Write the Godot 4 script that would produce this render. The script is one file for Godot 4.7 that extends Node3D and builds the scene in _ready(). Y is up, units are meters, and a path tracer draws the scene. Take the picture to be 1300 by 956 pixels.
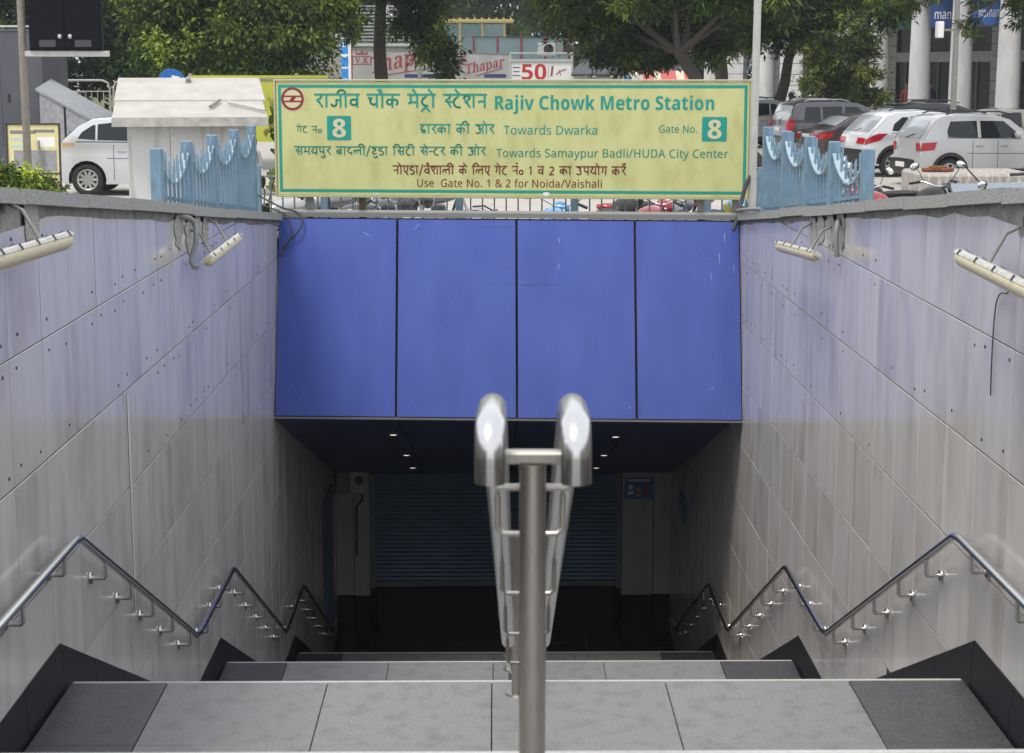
extends Node3D
# A sunken metro entrance seen from the top of its stairs. Eye level is y = 0, the street lies at y = STREET.
# V(x, y, d): x to the right, y up, d metres ahead of the photographer.

const STREET := -2.65
const XL := -2.22          # faces of the two stair walls
const XR := 2.455
const FLOORS := [-1.5, -3.15, -4.8, -6.45, -8.1]
const EDGES := [3.55, 8.4, 13.25, 18.1]       # where each landing ends and its flight begins
const TREAD := 0.32
const BACK := 22.9

var M := {}
var taken := {}
var rng := RandomNumberGenerator.new()
var noises := {}


func V(x: float, y: float, d: float) -> Vector3:
	return Vector3(x, y, -d)


# ------------------------------------------------------------------ mesh building
class MB:
	var v := PackedVector3Array()
	var n := PackedVector3Array()
	var c := PackedColorArray()
	var col := Color.WHITE

	func tri(a: Vector3, b: Vector3, d: Vector3, na: Vector3, nb: Vector3, nd: Vector3) -> void:
		if (b - a).cross(d - a).dot(na + nb + nd) > 0.0:
			v.append_array([a, d, b])
			n.append_array([na, nd, nb])
		else:
			v.append_array([a, b, d])
			n.append_array([na, nb, nd])
		c.append_array([col, col, col])

	func flat(a: Vector3, b: Vector3, d: Vector3, nn := Vector3.ZERO) -> void:
		if nn == Vector3.ZERO:
			nn = (b - a).cross(d - a).normalized()
		tri(a, b, d, nn, nn, nn)

	func quad(a: Vector3, b: Vector3, d: Vector3, e: Vector3, nn := Vector3.ZERO) -> void:
		if nn == Vector3.ZERO:
			nn = (b - a).cross(e - a).normalized()
			if nn == Vector3.ZERO:
				nn = (d - b).cross(e - b).normalized()
		tri(a, b, d, nn, nn, nn)
		tri(a, d, e, nn, nn, nn)

	func box(ctr: Vector3, size: Vector3, bev := 0.0, bs := Basis()) -> void:
		var h := size * 0.5
		bev = minf(bev, minf(h.x, minf(h.y, h.z)) * 0.9)
		for ax in 3:
			var b := (ax + 1) % 3
			var d := (ax + 2) % 3
			for s in [-1.0, 1.0]:
				var q := []
				for k in [[-1.0, -1.0], [1.0, -1.0], [1.0, 1.0], [-1.0, 1.0]]:
					var p := Vector3.ZERO
					p[ax] = s * h[ax]
					p[b] = k[0] * (h[b] - bev)
					p[d] = k[1] * (h[d] - bev)
					q.append(ctr + bs * p)
				var nn := Vector3.ZERO
				nn[ax] = s
				quad(q[0], q[1], q[2], q[3], bs * nn)
				if bev > 0.0:
					for s2 in [-1.0, 1.0]:
						var e0 := Vector3.ZERO
						e0[ax] = s * h[ax]; e0[b] = s2 * (h[b] - bev); e0[d] = h[d] - bev
						var f0 := Vector3.ZERO
						f0[ax] = s * (h[ax] - bev); f0[b] = s2 * h[b]; f0[d] = h[d] - bev
						var e1 := e0; e1[d] = -e0[d]
						var f1 := f0; f1[d] = -f0[d]
						var m := Vector3.ZERO
						m[ax] = s; m[b] = s2
						quad(ctr + bs * e0, ctr + bs * e1, ctr + bs * f1, ctr + bs * f0, (bs * m).normalized())
		if bev > 0.0:
			for sx in [-1.0, 1.0]:
				for sy in [-1.0, 1.0]:
					for sz in [-1.0, 1.0]:
						var sg := Vector3(sx, sy, sz)
						var i := h - Vector3.ONE * bev
						flat(ctr + bs * (sg * Vector3(h.x, i.y, i.z)), ctr + bs * (sg * Vector3(i.x, h.y, i.z)), ctr + bs * (sg * Vector3(i.x, i.y, h.z)), (bs * sg).normalized())

	func slab(a: Vector3, b: Vector3, d: Vector3, e: Vector3, t: Vector3) -> void:
		# a quad front face and its thickness t (front to back)
		var mid := (a + b + d + e) * 0.25 + t * 0.5
		var f := [[a, b, d, e], [a + t, b + t, d + t, e + t], [a, b, b + t, a + t], [b, d, d + t, b + t], [d, e, e + t, d + t], [e, a, a + t, e + t]]
		for q in f:
			var nn: Vector3 = ((q[2] - q[0]) as Vector3).cross(q[3] - q[1]).normalized()
			if nn.dot((q[0] + q[1] + q[2] + q[3]) * 0.25 - mid) < 0.0:
				nn = -nn
			quad(q[0], q[1], q[2], q[3], nn)

	func prism(poly: PackedVector2Array, depth: float, xf: Transform3D) -> void:
		# polygon in the xy plane of xf, from z = 0 to z = -depth
		var idx := Geometry2D.triangulate_polygon(poly)
		var zf := xf.basis.z.normalized()
		var back := xf.basis.z * depth
		for i in range(0, idx.size(), 3):
			var a := xf * Vector3(poly[idx[i]].x, poly[idx[i]].y, 0)
			var b := xf * Vector3(poly[idx[i + 1]].x, poly[idx[i + 1]].y, 0)
			var d := xf * Vector3(poly[idx[i + 2]].x, poly[idx[i + 2]].y, 0)
			flat(a, b, d, zf)
			if depth > 0.0:
				flat(a - back, b - back, d - back, -zf)
		if depth > 0.0:
			var cw := 1.0 if Geometry2D.is_polygon_clockwise(poly) else -1.0
			for i in poly.size():
				var p := poly[i]
				var q := poly[(i + 1) % poly.size()]
				var o := Vector3(-(q - p).y, (q - p).x, 0) * cw
				var a := xf * Vector3(p.x, p.y, 0)
				var b := xf * Vector3(q.x, q.y, 0)
				quad(a, b, b - back, a - back, (xf.basis * o).normalized())

	func tube(pts: Array, r0: float, sides := 8, r1 := -1.0, caps := true) -> void:
		if r1 < 0.0:
			r1 = r0
		var k := pts.size()
		var t0: Vector3 = (pts[1] - pts[0]).normalized()
		var up := Vector3.UP if absf(t0.y) < 0.9 else Vector3.RIGHT
		var s := t0.cross(up).normalized()
		var rings := []
		var norms := []
		for i in k:
			var tan: Vector3
			if i == 0:
				tan = t0
			elif i == k - 1:
				tan = (pts[i] - pts[i - 1]).normalized()
			else:
				tan = ((pts[i] - pts[i - 1]).normalized() + (pts[i + 1] - pts[i]).normalized()).normalized()
			s = (s - tan * s.dot(tan)).normalized()
			var w := tan.cross(s)
			var r := lerpf(r0, r1, float(i) / (k - 1))
			var stretch := 1.0
			if i > 0 and i < k - 1:
				stretch = 1.0 / maxf(0.5, tan.dot((pts[i] - pts[i - 1]).normalized()))
			var ring := []
			var nr := []
			var bend := Vector3.ZERO
			if i > 0 and i < k - 1:
				bend = ((pts[i + 1] - pts[i]).normalized() - (pts[i] - pts[i - 1]).normalized())
				bend = bend.normalized() if bend.length() > 0.001 else Vector3.ZERO
			for j in sides:
				var a := TAU * j / sides
				var o := s * cos(a) + w * sin(a)
				nr.append(o)
				if bend != Vector3.ZERO:
					o += bend * o.dot(bend) * (stretch - 1.0)
				ring.append(pts[i] + o * r)
			rings.append(ring)
			norms.append(nr)
		for i in k - 1:
			for j in sides:
				var j2 := (j + 1) % sides
				tri(rings[i][j], rings[i][j2], rings[i + 1][j2], norms[i][j], norms[i][j2], norms[i + 1][j2])
				tri(rings[i][j], rings[i + 1][j2], rings[i + 1][j], norms[i][j], norms[i + 1][j2], norms[i + 1][j])
		if caps:
			for e in [0, k - 1]:
				var nn: Vector3 = -t0 if e == 0 else (pts[k - 1] - pts[k - 2]).normalized()
				for j in sides:
					flat(pts[e], rings[e][j], rings[e][(j + 1) % sides], nn)

	func lathe(prof: Array, segs: int, xf := Transform3D()) -> void:
		# profile of Vector2(radius, height) turned about y
		for i in prof.size() - 1:
			var p: Vector2 = prof[i]
			var q: Vector2 = prof[i + 1]
			var e := q - p
			var o := Vector2(e.y, -e.x).normalized()
			for j in segs:
				var a := TAU * j / segs
				var b := TAU * (j + 1) / segs
				var ca := Vector3(cos(a), 0, sin(a))
				var cb := Vector3(cos(b), 0, sin(b))
				var p0 := xf * (ca * p.x + Vector3.UP * p.y)
				var p1 := xf * (cb * p.x + Vector3.UP * p.y)
				var q0 := xf * (ca * q.x + Vector3.UP * q.y)
				var q1 := xf * (cb * q.x + Vector3.UP * q.y)
				var na := (xf.basis * (ca * o.x + Vector3.UP * o.y)).normalized()
				var nb := (xf.basis * (cb * o.x + Vector3.UP * o.y)).normalized()
				if p.x > 0.0:
					tri(p0, p1, q1, na, nb, nb)
				if q.x > 0.0:
					tri(p0, q1, q0, na, nb, na)

	func ell(ctr: Vector3, r: Vector3, bs := Basis(), seg := 10, rings := 6) -> void:
		for i in rings:
			for j in seg:
				var q := []
				var m := []
				for k in [[0, 0], [1, 0], [1, 1], [0, 1]]:
					var th: float = PI * (i + k[1]) / rings
					var ph: float = TAU * (j + k[0]) / seg
					var u := Vector3(sin(th) * cos(ph), cos(th), sin(th) * sin(ph))
					q.append(ctr + bs * (u * r))
					m.append((bs * (u / r)).normalized())
				tri(q[0], q[1], q[2], m[0], m[1], m[2])
				tri(q[0], q[2], q[3], m[0], m[2], m[3])

	func mesh() -> ArrayMesh:
		var a := []
		a.resize(Mesh.ARRAY_MAX)
		a[Mesh.ARRAY_VERTEX] = v
		a[Mesh.ARRAY_NORMAL] = n
		a[Mesh.ARRAY_COLOR] = c
		var m := ArrayMesh.new()
		m.add_surface_from_arrays(Mesh.PRIMITIVE_TRIANGLES, a)
		return m


# ------------------------------------------------------------------ naming and tagging
func numbered(called: String) -> String:
	if not taken.has(called):
		taken[called] = 0
		return called
	taken[called] += 1
	return "%s_%03d" % [called, taken[called]]


func tag(o: Node, label: String, category: String, group := "") -> void:
	o.set_meta("label", label)
	o.set_meta("category", category)
	if group:
		o.set_meta("group", group)


func thing(called: String, label: String, category: String, at := Vector3.ZERO, turn := 0.0, group := "") -> Node3D:
	var o := Node3D.new()
	o.name = numbered(called)
	add_child(o)
	o.position = at
	o.rotation.y = turn
	tag(o, label, category, group)
	return o


func obj(called: String, b, m: Material, parent: Node = self, at := Vector3.ZERO) -> MeshInstance3D:
	var o := MeshInstance3D.new()
	o.mesh = b.mesh() if b is MB else b
	o.material_override = m
	o.name = numbered(called) if parent == self else called
	parent.add_child(o, true)
	o.position = at
	return o


func struct(called: String, b, m: Material, label: String, parent: Node = self) -> MeshInstance3D:
	var o := obj(called, b, m, parent)
	if parent == self:
		o.set_meta("kind", "structure")
		o.set_meta("label", label)
		o.set_meta("category", called.replace("_", " "))
	return o


func stuff(o: Node) -> Node:
	o.set_meta("kind", "stuff")
	return o


# ------------------------------------------------------------------ materials
func noise_tex(key: String, freq: float, lo: Color, hi: Color, octaves := 4, kind := FastNoiseLite.TYPE_SIMPLEX_SMOOTH, mid_at := -1.0, size := 512) -> NoiseTexture2D:
	var id := "%s%s%s%s" % [key, freq, lo, hi]
	if noises.has(id):
		return noises[id]
	var f := FastNoiseLite.new()
	f.seed = hash(key) % 10000
	f.noise_type = kind
	f.frequency = freq
	f.fractal_octaves = octaves
	var t := NoiseTexture2D.new()
	t.width = size
	t.height = size
	t.seamless = true
	t.noise = f
	var g := Gradient.new()
	g.set_color(0, lo)
	g.set_color(1, hi)
	if mid_at >= 0.0:
		g.set_offset(0, mid_at)
	t.color_ramp = g
	noises[id] = t
	return t


func lin(r: float, g: float, b: float) -> Color:
	return Color(r, g, b).linear_to_srgb()


func mat(c: Color, rough: float, metal := 0.0, spec := 0.5) -> StandardMaterial3D:
	var m := StandardMaterial3D.new()
	m.albedo_color = c
	m.roughness = rough
	m.metallic = metal
	m.metallic_specular = spec
	return m


# a colour that wanders between two tones, laid in world space
func worn(a: Color, b: Color, freq: float, scale: Vector3, rough: float, key := "n", bump := 0.0, world := true, octaves := 5) -> StandardMaterial3D:
	var m := mat(Color.WHITE, rough)
	m.albedo_texture = noise_tex(key, freq, a, b, octaves)
	m.uv1_triplanar = true
	m.uv1_world_triplanar = world
	m.uv1_scale = scale
	if bump > 0.0:
		m.heightmap_enabled = true
		m.heightmap_texture = noise_tex(key + "h", freq * 2.5, Color.BLACK, Color.WHITE, octaves)
		m.heightmap_scale = bump
	return m


func stain(m: StandardMaterial3D, key: String, freq: float, c: Color, scale: Vector3, from := 0.45) -> void:
	# dirt of its own shape over the base colour, laid at another scale
	m.detail_enabled = true
	m.detail_blend_mode = BaseMaterial3D.BLEND_MODE_MUL
	m.detail_uv_layer = BaseMaterial3D.DETAIL_UV_2
	m.detail_albedo = noise_tex(key, freq, Color.WHITE, c, 6, FastNoiseLite.TYPE_SIMPLEX_SMOOTH, from)
	m.uv2_triplanar = true
	m.uv2_world_triplanar = m.uv1_world_triplanar
	m.uv2_scale = scale


func make_materials() -> void:
	var k := 0
	for tone in [[0.575, 0.556, 0.541], [0.60, 0.58, 0.565], [0.54, 0.523, 0.508], [0.575, 0.552, 0.53]]:
		var a := lin(tone[0] * 0.93, tone[1] * 0.925, tone[2] * 0.92)
		var b := lin(tone[0] * 1.06, tone[1] * 1.06, tone[2] * 1.065)
		var t := worn(a, b, 0.009, Vector3(0.9, 0.06, 0.9), 0.24, "tile%d" % k, 0.0, true, 4)
		t.metallic_specular = 0.5
		t.roughness_texture = noise_tex("tr%d" % k, 0.01, Color(0.07, 0.07, 0.07), Color(0.20, 0.20, 0.20))
		t.roughness = 1.0
		stain(t, "tilestain%d" % k, 0.012, Color(0.89, 0.875, 0.86), Vector3(0.3, 0.12, 0.3), 0.5)
		M["tile%d" % k] = t
		k += 1
	M.cement = worn(lin(0.17, 0.165, 0.155), lin(0.34, 0.33, 0.31), 0.02, Vector3(0.7, 0.7, 0.7), 0.92, "cement", 1.2)
	M.groove = worn(lin(0.02, 0.018, 0.016), lin(0.13, 0.115, 0.095), 0.03, Vector3(0.5, 0.5, 0.5), 0.95, "groove")
	M.coping = worn(lin(0.25, 0.25, 0.24), lin(0.40, 0.395, 0.38), 0.03, Vector3(1.7, 1.7, 1.7), 0.85, "coping", 0.5)
	M.skirt = worn(lin(0.009, 0.009, 0.013), lin(0.028, 0.028, 0.035), 0.03, Vector3(1, 1, 1), 0.45, "skirt")
	M.skirt.metallic_specular = 0.3
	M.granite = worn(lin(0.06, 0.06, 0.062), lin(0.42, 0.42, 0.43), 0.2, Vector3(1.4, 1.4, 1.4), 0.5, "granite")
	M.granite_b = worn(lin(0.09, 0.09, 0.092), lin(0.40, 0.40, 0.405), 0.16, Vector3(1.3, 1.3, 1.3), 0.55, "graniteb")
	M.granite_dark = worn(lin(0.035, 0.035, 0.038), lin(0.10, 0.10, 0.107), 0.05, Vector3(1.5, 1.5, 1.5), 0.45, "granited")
	for gm in [M.granite, M.granite_b, M.granite_dark]:
		stain(gm, "gstain", 0.03, Color(0.88, 0.87, 0.85), Vector3(0.4, 0.4, 0.4), 0.5)
	M.nosing = worn(lin(0.40, 0.40, 0.39), lin(0.55, 0.55, 0.53), 0.05, Vector3(2, 2, 2), 0.5, "nosing")
	M.screw = mat(lin(0.03, 0.03, 0.035), 0.5, 0.5)
	M.steel = worn(lin(0.54, 0.535, 0.525), lin(0.67, 0.665, 0.655), 0.03, Vector3(1, 8, 1), 0.23, "steel")
	M.steel.metallic = 1.0
	M.steel_satin = worn(lin(0.42, 0.395, 0.36), lin(0.55, 0.525, 0.485), 0.03, Vector3(8, 1, 8), 0.33, "steel2")
	M.steel_satin.metallic = 1.0
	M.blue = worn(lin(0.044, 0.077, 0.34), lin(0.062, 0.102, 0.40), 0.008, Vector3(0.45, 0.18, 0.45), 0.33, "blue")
	M.blue.metallic_specular = 0.45
	M.blue.roughness_texture = noise_tex("bluer", 0.008, Color(0.22, 0.22, 0.22), Color(0.42, 0.42, 0.42))
	M.blue.roughness = 1.0
	stain(M.blue, "bluestain", 0.012, Color(0.90, 0.91, 0.93), Vector3(0.35, 0.12, 0.35), 0.4)
	M.blue_scuff = mat(lin(0.34, 0.38, 0.6), 0.6)
	M.blue_stain = mat(lin(0.035, 0.05, 0.18), 0.5)
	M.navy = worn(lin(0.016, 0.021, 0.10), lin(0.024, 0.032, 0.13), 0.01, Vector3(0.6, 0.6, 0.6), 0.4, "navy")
	M.gap = mat(lin(0.05, 0.05, 0.055), 0.7)
	M.flashing = mat(lin(0.28, 0.28, 0.27), 0.5, 0.6)
	M.pillar = worn(lin(0.36, 0.36, 0.36), lin(0.46, 0.46, 0.46), 0.01, Vector3(0.8, 0.2, 0.8), 0.4, "pillar")
	M.shutter = worn(lin(0.11, 0.17, 0.26), lin(0.145, 0.215, 0.31), 0.01, Vector3(0.5, 0.5, 0.5), 0.4, "shutter")
	M.shutter.metallic = 0.3
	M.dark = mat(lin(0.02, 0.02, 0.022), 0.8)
	M.poster_blue = mat(lin(0.02, 0.16, 0.42), 0.5)
	M.white = mat(lin(0.75, 0.75, 0.74), 0.5)
	M.lamp_lit = mat(lin(0.8, 0.8, 0.8), 0.4)
	M.lamp_lit.emission_enabled = true
	M.lamp_lit.emission = Color(1.0, 0.96, 0.9)
	M.lamp_lit.emission_energy_multiplier = 1.1
	M.khaki = worn(lin(0.51, 0.52, 0.225), lin(0.59, 0.595, 0.28), 0.008, Vector3(0.8, 0.4, 0.8), 0.45, "khaki")
	stain(M.khaki, "khstain", 0.014, Color(0.92, 0.92, 0.88), Vector3(0.5, 0.25, 0.5), 0.5)
	M.frame_khaki = worn(lin(0.34, 0.33, 0.18), lin(0.46, 0.44, 0.27), 0.03, Vector3(1, 1, 1), 0.6, "khakif")
	M.teal = mat(lin(0.002, 0.28, 0.225), 0.6)
	M.teal_dark = mat(lin(0.004, 0.225, 0.16), 0.6)
	M.brown = mat(lin(0.165, 0.026, 0.012), 0.6)
	M.maroon = mat(lin(0.21, 0.02, 0.032), 0.5)
	M.pale_print = mat(lin(0.60, 0.50, 0.38), 0.5)
	M.grey_metal = worn(lin(0.16, 0.16, 0.155), lin(0.26, 0.26, 0.25), 0.02, Vector3(1, 1, 1), 0.5, "gmetal")
	M.pole_grey = worn(lin(0.36, 0.36, 0.34), lin(0.50, 0.50, 0.48), 0.02, Vector3(1, 0.4, 1), 0.5, "pgrey")
	M.cable = mat(lin(0.035, 0.036, 0.04), 0.6)
	M.conduit = mat(lin(0.22, 0.23, 0.24), 0.6)
	M.fitting = worn(lin(0.42, 0.42, 0.40), lin(0.60, 0.60, 0.57), 0.03, Vector3(2, 2, 2), 0.45, "fitting")
	stain(M.fitting, "fitstain", 0.02, Color(0.6, 0.55, 0.45), Vector3(2, 2, 2), 0.5)
	M.diffuser = worn(lin(0.58, 0.50, 0.31), lin(0.70, 0.635, 0.46), 0.02, Vector3(2, 2, 2), 0.3, "diff")
	M.fence_blue = worn(lin(0.125, 0.215, 0.31), lin(0.175, 0.285, 0.39), 0.02, Vector3(1.5, 0.5, 1.5), 0.45, "fblue")
	M.fence_pale = worn(lin(0.24, 0.36, 0.43), lin(0.42, 0.52, 0.57), 0.05, Vector3(2, 2, 2), 0.4, "fpale")
	M.kiosk_white = worn(lin(0.53, 0.535, 0.535), lin(0.63, 0.635, 0.635), 0.01, Vector3(0.9, 0.16, 0.9), 0.7, "kiosk")
	M.kiosk_roof = worn(lin(0.40, 0.385, 0.355), lin(0.475, 0.46, 0.43), 0.012, Vector3(0.5, 0.5, 0.5), 0.75, "kroof")
	M.kiosk_edge = worn(lin(0.30, 0.29, 0.275), lin(0.56, 0.55, 0.53), 0.03, Vector3(0.5, 0.5, 0.5), 0.8, "kedge")
	stain(M.kiosk_white, "kstain", 0.012, Color(0.72, 0.70, 0.66), Vector3(0.8, 0.1, 0.8), 0.5)
	stain(M.kiosk_roof, "krstain", 0.015, Color(0.93, 0.92, 0.89), Vector3(0.3, 0.3, 0.3), 0.45)
	stain(M.fence_blue, "fstain", 0.03, Color(0.9, 0.87, 0.83), Vector3(0.8, 0.3, 0.8), 0.45)
	M.paving = worn(lin(0.36, 0.34, 0.31), lin(0.47, 0.45, 0.41), 0.015, Vector3(0.25, 0.25, 0.25), 0.9, "paving")
	M.cabin = worn(lin(0.065, 0.068, 0.085), lin(0.085, 0.088, 0.105), 0.01, Vector3(0.3, 0.1, 0.3), 0.55, "cabin")
	M.stone_grey = worn(lin(0.20, 0.21, 0.225), lin(0.34, 0.35, 0.365), 0.02, Vector3(0.5, 0.5, 0.5), 0.5, "stone")
	M.black_board = mat(lin(0.007, 0.007, 0.011), 0.35, 0.0, 0.2)
	M.black = mat(lin(0.012, 0.012, 0.013), 0.5)
	M.rubber = mat(lin(0.018, 0.018, 0.019), 0.85)
	M.chrome = mat(lin(0.7, 0.7, 0.7), 0.12, 1.0)
	M.mirror = mat(lin(0.85, 0.86, 0.87), 0.05, 1.0)
	M.rim_silver = mat(lin(0.45, 0.45, 0.46), 0.35, 0.8)
	M.engine = worn(lin(0.10, 0.10, 0.10), lin(0.28, 0.28, 0.28), 0.08, Vector3(3, 3, 3), 0.5, "engine", 0.0, false)
	M.engine.metallic = 0.6
	M.glass_dark = mat(lin(0.012, 0.016, 0.017), 0.05, 0.0, 0.42)
	M.glass_pale = mat(lin(0.30, 0.33, 0.35), 0.12, 0.0, 0.9)
	M.tail_red = mat(lin(0.36, 0.008, 0.016), 0.12)
	M.reflector = mat(lin(0.55, 0.36, 0.2), 0.4)
	M.amber = mat(lin(0.75, 0.25, 0.04), 0.3)
	M.plate = mat(lin(0.7, 0.7, 0.68), 0.4)
	M.rust = worn(lin(0.16, 0.05, 0.02), lin(0.30, 0.11, 0.05), 0.05, Vector3(2, 2, 2), 0.9, "rust", 1.0)
	M.bark = worn(lin(0.035, 0.028, 0.022), lin(0.10, 0.085, 0.07), 0.04, Vector3(2.0, 0.5, 2.0), 0.95, "bark", 2.0)
	M.leaf = mat(Color.WHITE, 0.6, 0.0, 0.3)
	M.leaf.vertex_color_use_as_albedo = true
	M.leaf.backlight_enabled = true
	M.leaf.backlight = lin(0.10, 0.15, 0.015)
	M.hedge_leaf = M.leaf
	M.building = worn(lin(0.50, 0.50, 0.505), lin(0.64, 0.64, 0.645), 0.015, Vector3(0.35, 0.1, 0.35), 0.85, "bldg")
	M.building_wall = worn(lin(0.26, 0.245, 0.23), lin(0.36, 0.345, 0.325), 0.015, Vector3(0.3, 0.3, 0.3), 0.85, "bwall")
	M.hoarding = worn(lin(0.32, 0.32, 0.325), lin(0.42, 0.42, 0.425), 0.01, Vector3(0.2, 0.2, 0.2), 0.5, "hoard")
	M.print_red = mat(lin(0.30, 0.05, 0.045), 0.5)
	M.print_navy = mat(lin(0.03, 0.04, 0.16), 0.5)
	M.sign_red = mat(lin(0.50, 0.015, 0.02), 0.5)
	M.lime = worn(lin(0.34, 0.37, 0.03), lin(0.48, 0.47, 0.07), 0.01, Vector3(0.4, 0.4, 0.4), 0.5, "lime")
	M.yellow_frame = mat(lin(0.45, 0.36, 0.14), 0.5)
	M.sign_blue = mat(lin(0.012, 0.11, 0.40), 0.4)
	M.totem_blue = mat(lin(0.03, 0.26, 0.68), 0.4)
	M.shop_blue = mat(lin(0.012, 0.055, 0.20), 0.5)
	M.shop_green = mat(lin(0.01, 0.10, 0.075), 0.5)
	M.poster_yellow = worn(lin(0.58, 0.52, 0.24), lin(0.70, 0.64, 0.34), 0.02, Vector3(1, 1, 1), 0.5, "pyel")
	M.red_brick = worn(lin(0.16, 0.05, 0.035), lin(0.26, 0.10, 0.07), 0.05, Vector3(2, 2, 2), 0.9, "rbrick")
	M.tarp = worn(lin(0.16, 0.19, 0.23), lin(0.24, 0.28, 0.33), 0.02, Vector3(1, 1, 1), 0.6, "tarp")
	M.terrace = worn(lin(0.07, 0.09, 0.03), lin(0.16, 0.17, 0.07), 0.03, Vector3(0.3, 0.3, 0.3), 0.95, "terrace")
	M.block = worn(lin(0.20, 0.18, 0.155), lin(0.55, 0.53, 0.50), 0.012, Vector3(1.6, 0.5, 1.6), 0.9, "block", 1.0)
	M.dirt = mat(lin(0.12, 0.11, 0.10), 0.95)
	M.lime_streak = mat(lin(0.55, 0.55, 0.54), 0.7)
	M.cement_pale = worn(lin(0.26, 0.25, 0.235), lin(0.56, 0.54, 0.51), 0.045, Vector3(1.5, 1.5, 1.5), 0.95, "cpale", 1.0)
	M.khaki_pale = mat(lin(0.60, 0.55, 0.34), 0.5)
	M.post_rust = mat(lin(0.10, 0.075, 0.04), 0.8)
	M.rail_blue = mat(lin(0.10, 0.14, 0.17), 0.6)
	M.pole_brown = worn(lin(0.16, 0.145, 0.12), lin(0.25, 0.235, 0.20), 0.03, Vector3(1, 0.3, 1), 0.6, "pbrown")
	M.print_navy_soft = mat(lin(0.18, 0.18, 0.20), 0.5)
	M.print_sky = mat(lin(0.40, 0.55, 0.55), 0.5)
	M.awning_red = mat(lin(0.5, 0.10, 0.09), 0.7)
	M.shop_blue2 = mat(lin(0.02, 0.10, 0.38), 0.5)
	M.shop_dark = mat(lin(0.012, 0.011, 0.012), 0.25)
	M.cyan_lit = mat(lin(0.1, 0.3, 0.5), 0.5)
	M.cyan_lit.emission_enabled = true
	M.cyan_lit.emission = Color(0.4, 0.75, 1.0)
	M.cyan_lit.emission_energy_multiplier = 0.7
	M.flesh = mat(Color.WHITE, 0.6)
	M.flesh.vertex_color_use_as_albedo = true
	M.bike_silver = paint(Color(0.46, 0.47, 0.49))
	M.bike_grey = paint(Color(0.2, 0.21, 0.23))
	M.bike_red = paint(Color(0.55, 0.06, 0.08))
	M.bike_blue = paint(Color(0.12, 0.5, 0.72))
	M.bike_white = paint(Color(0.68, 0.68, 0.68))
	M.glass_blue = mat(lin(0.16, 0.24, 0.26), 0.1, 0.0, 0.9)


func paint(c: Color) -> StandardMaterial3D:
	var m := mat(c, 0.32, 0.25)
	m.clearcoat_enabled = true
	m.clearcoat = 0.8
	m.clearcoat_roughness = 0.06
	return m


# ------------------------------------------------------------------ the stairwell
func coping_y(d: float) -> float:
	return -0.53 - 0.0985 * (d - 7.63)


func floor_line() -> PackedVector2Array:
	# (distance, height) of the nosing line, landing by landing
	var p := PackedVector2Array([Vector2(1.0, FLOORS[0])])
	for k in 4:
		p.append(Vector2(EDGES[k], FLOORS[k]))
		p.append(Vector2(EDGES[k] + TREAD * 11, FLOORS[k + 1]))
	p.append(Vector2(24.2, FLOORS[4]))
	return p


func ceiling_y(d: float) -> float:
	return -3.47 - 0.333 * (d - 16.6)


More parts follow.
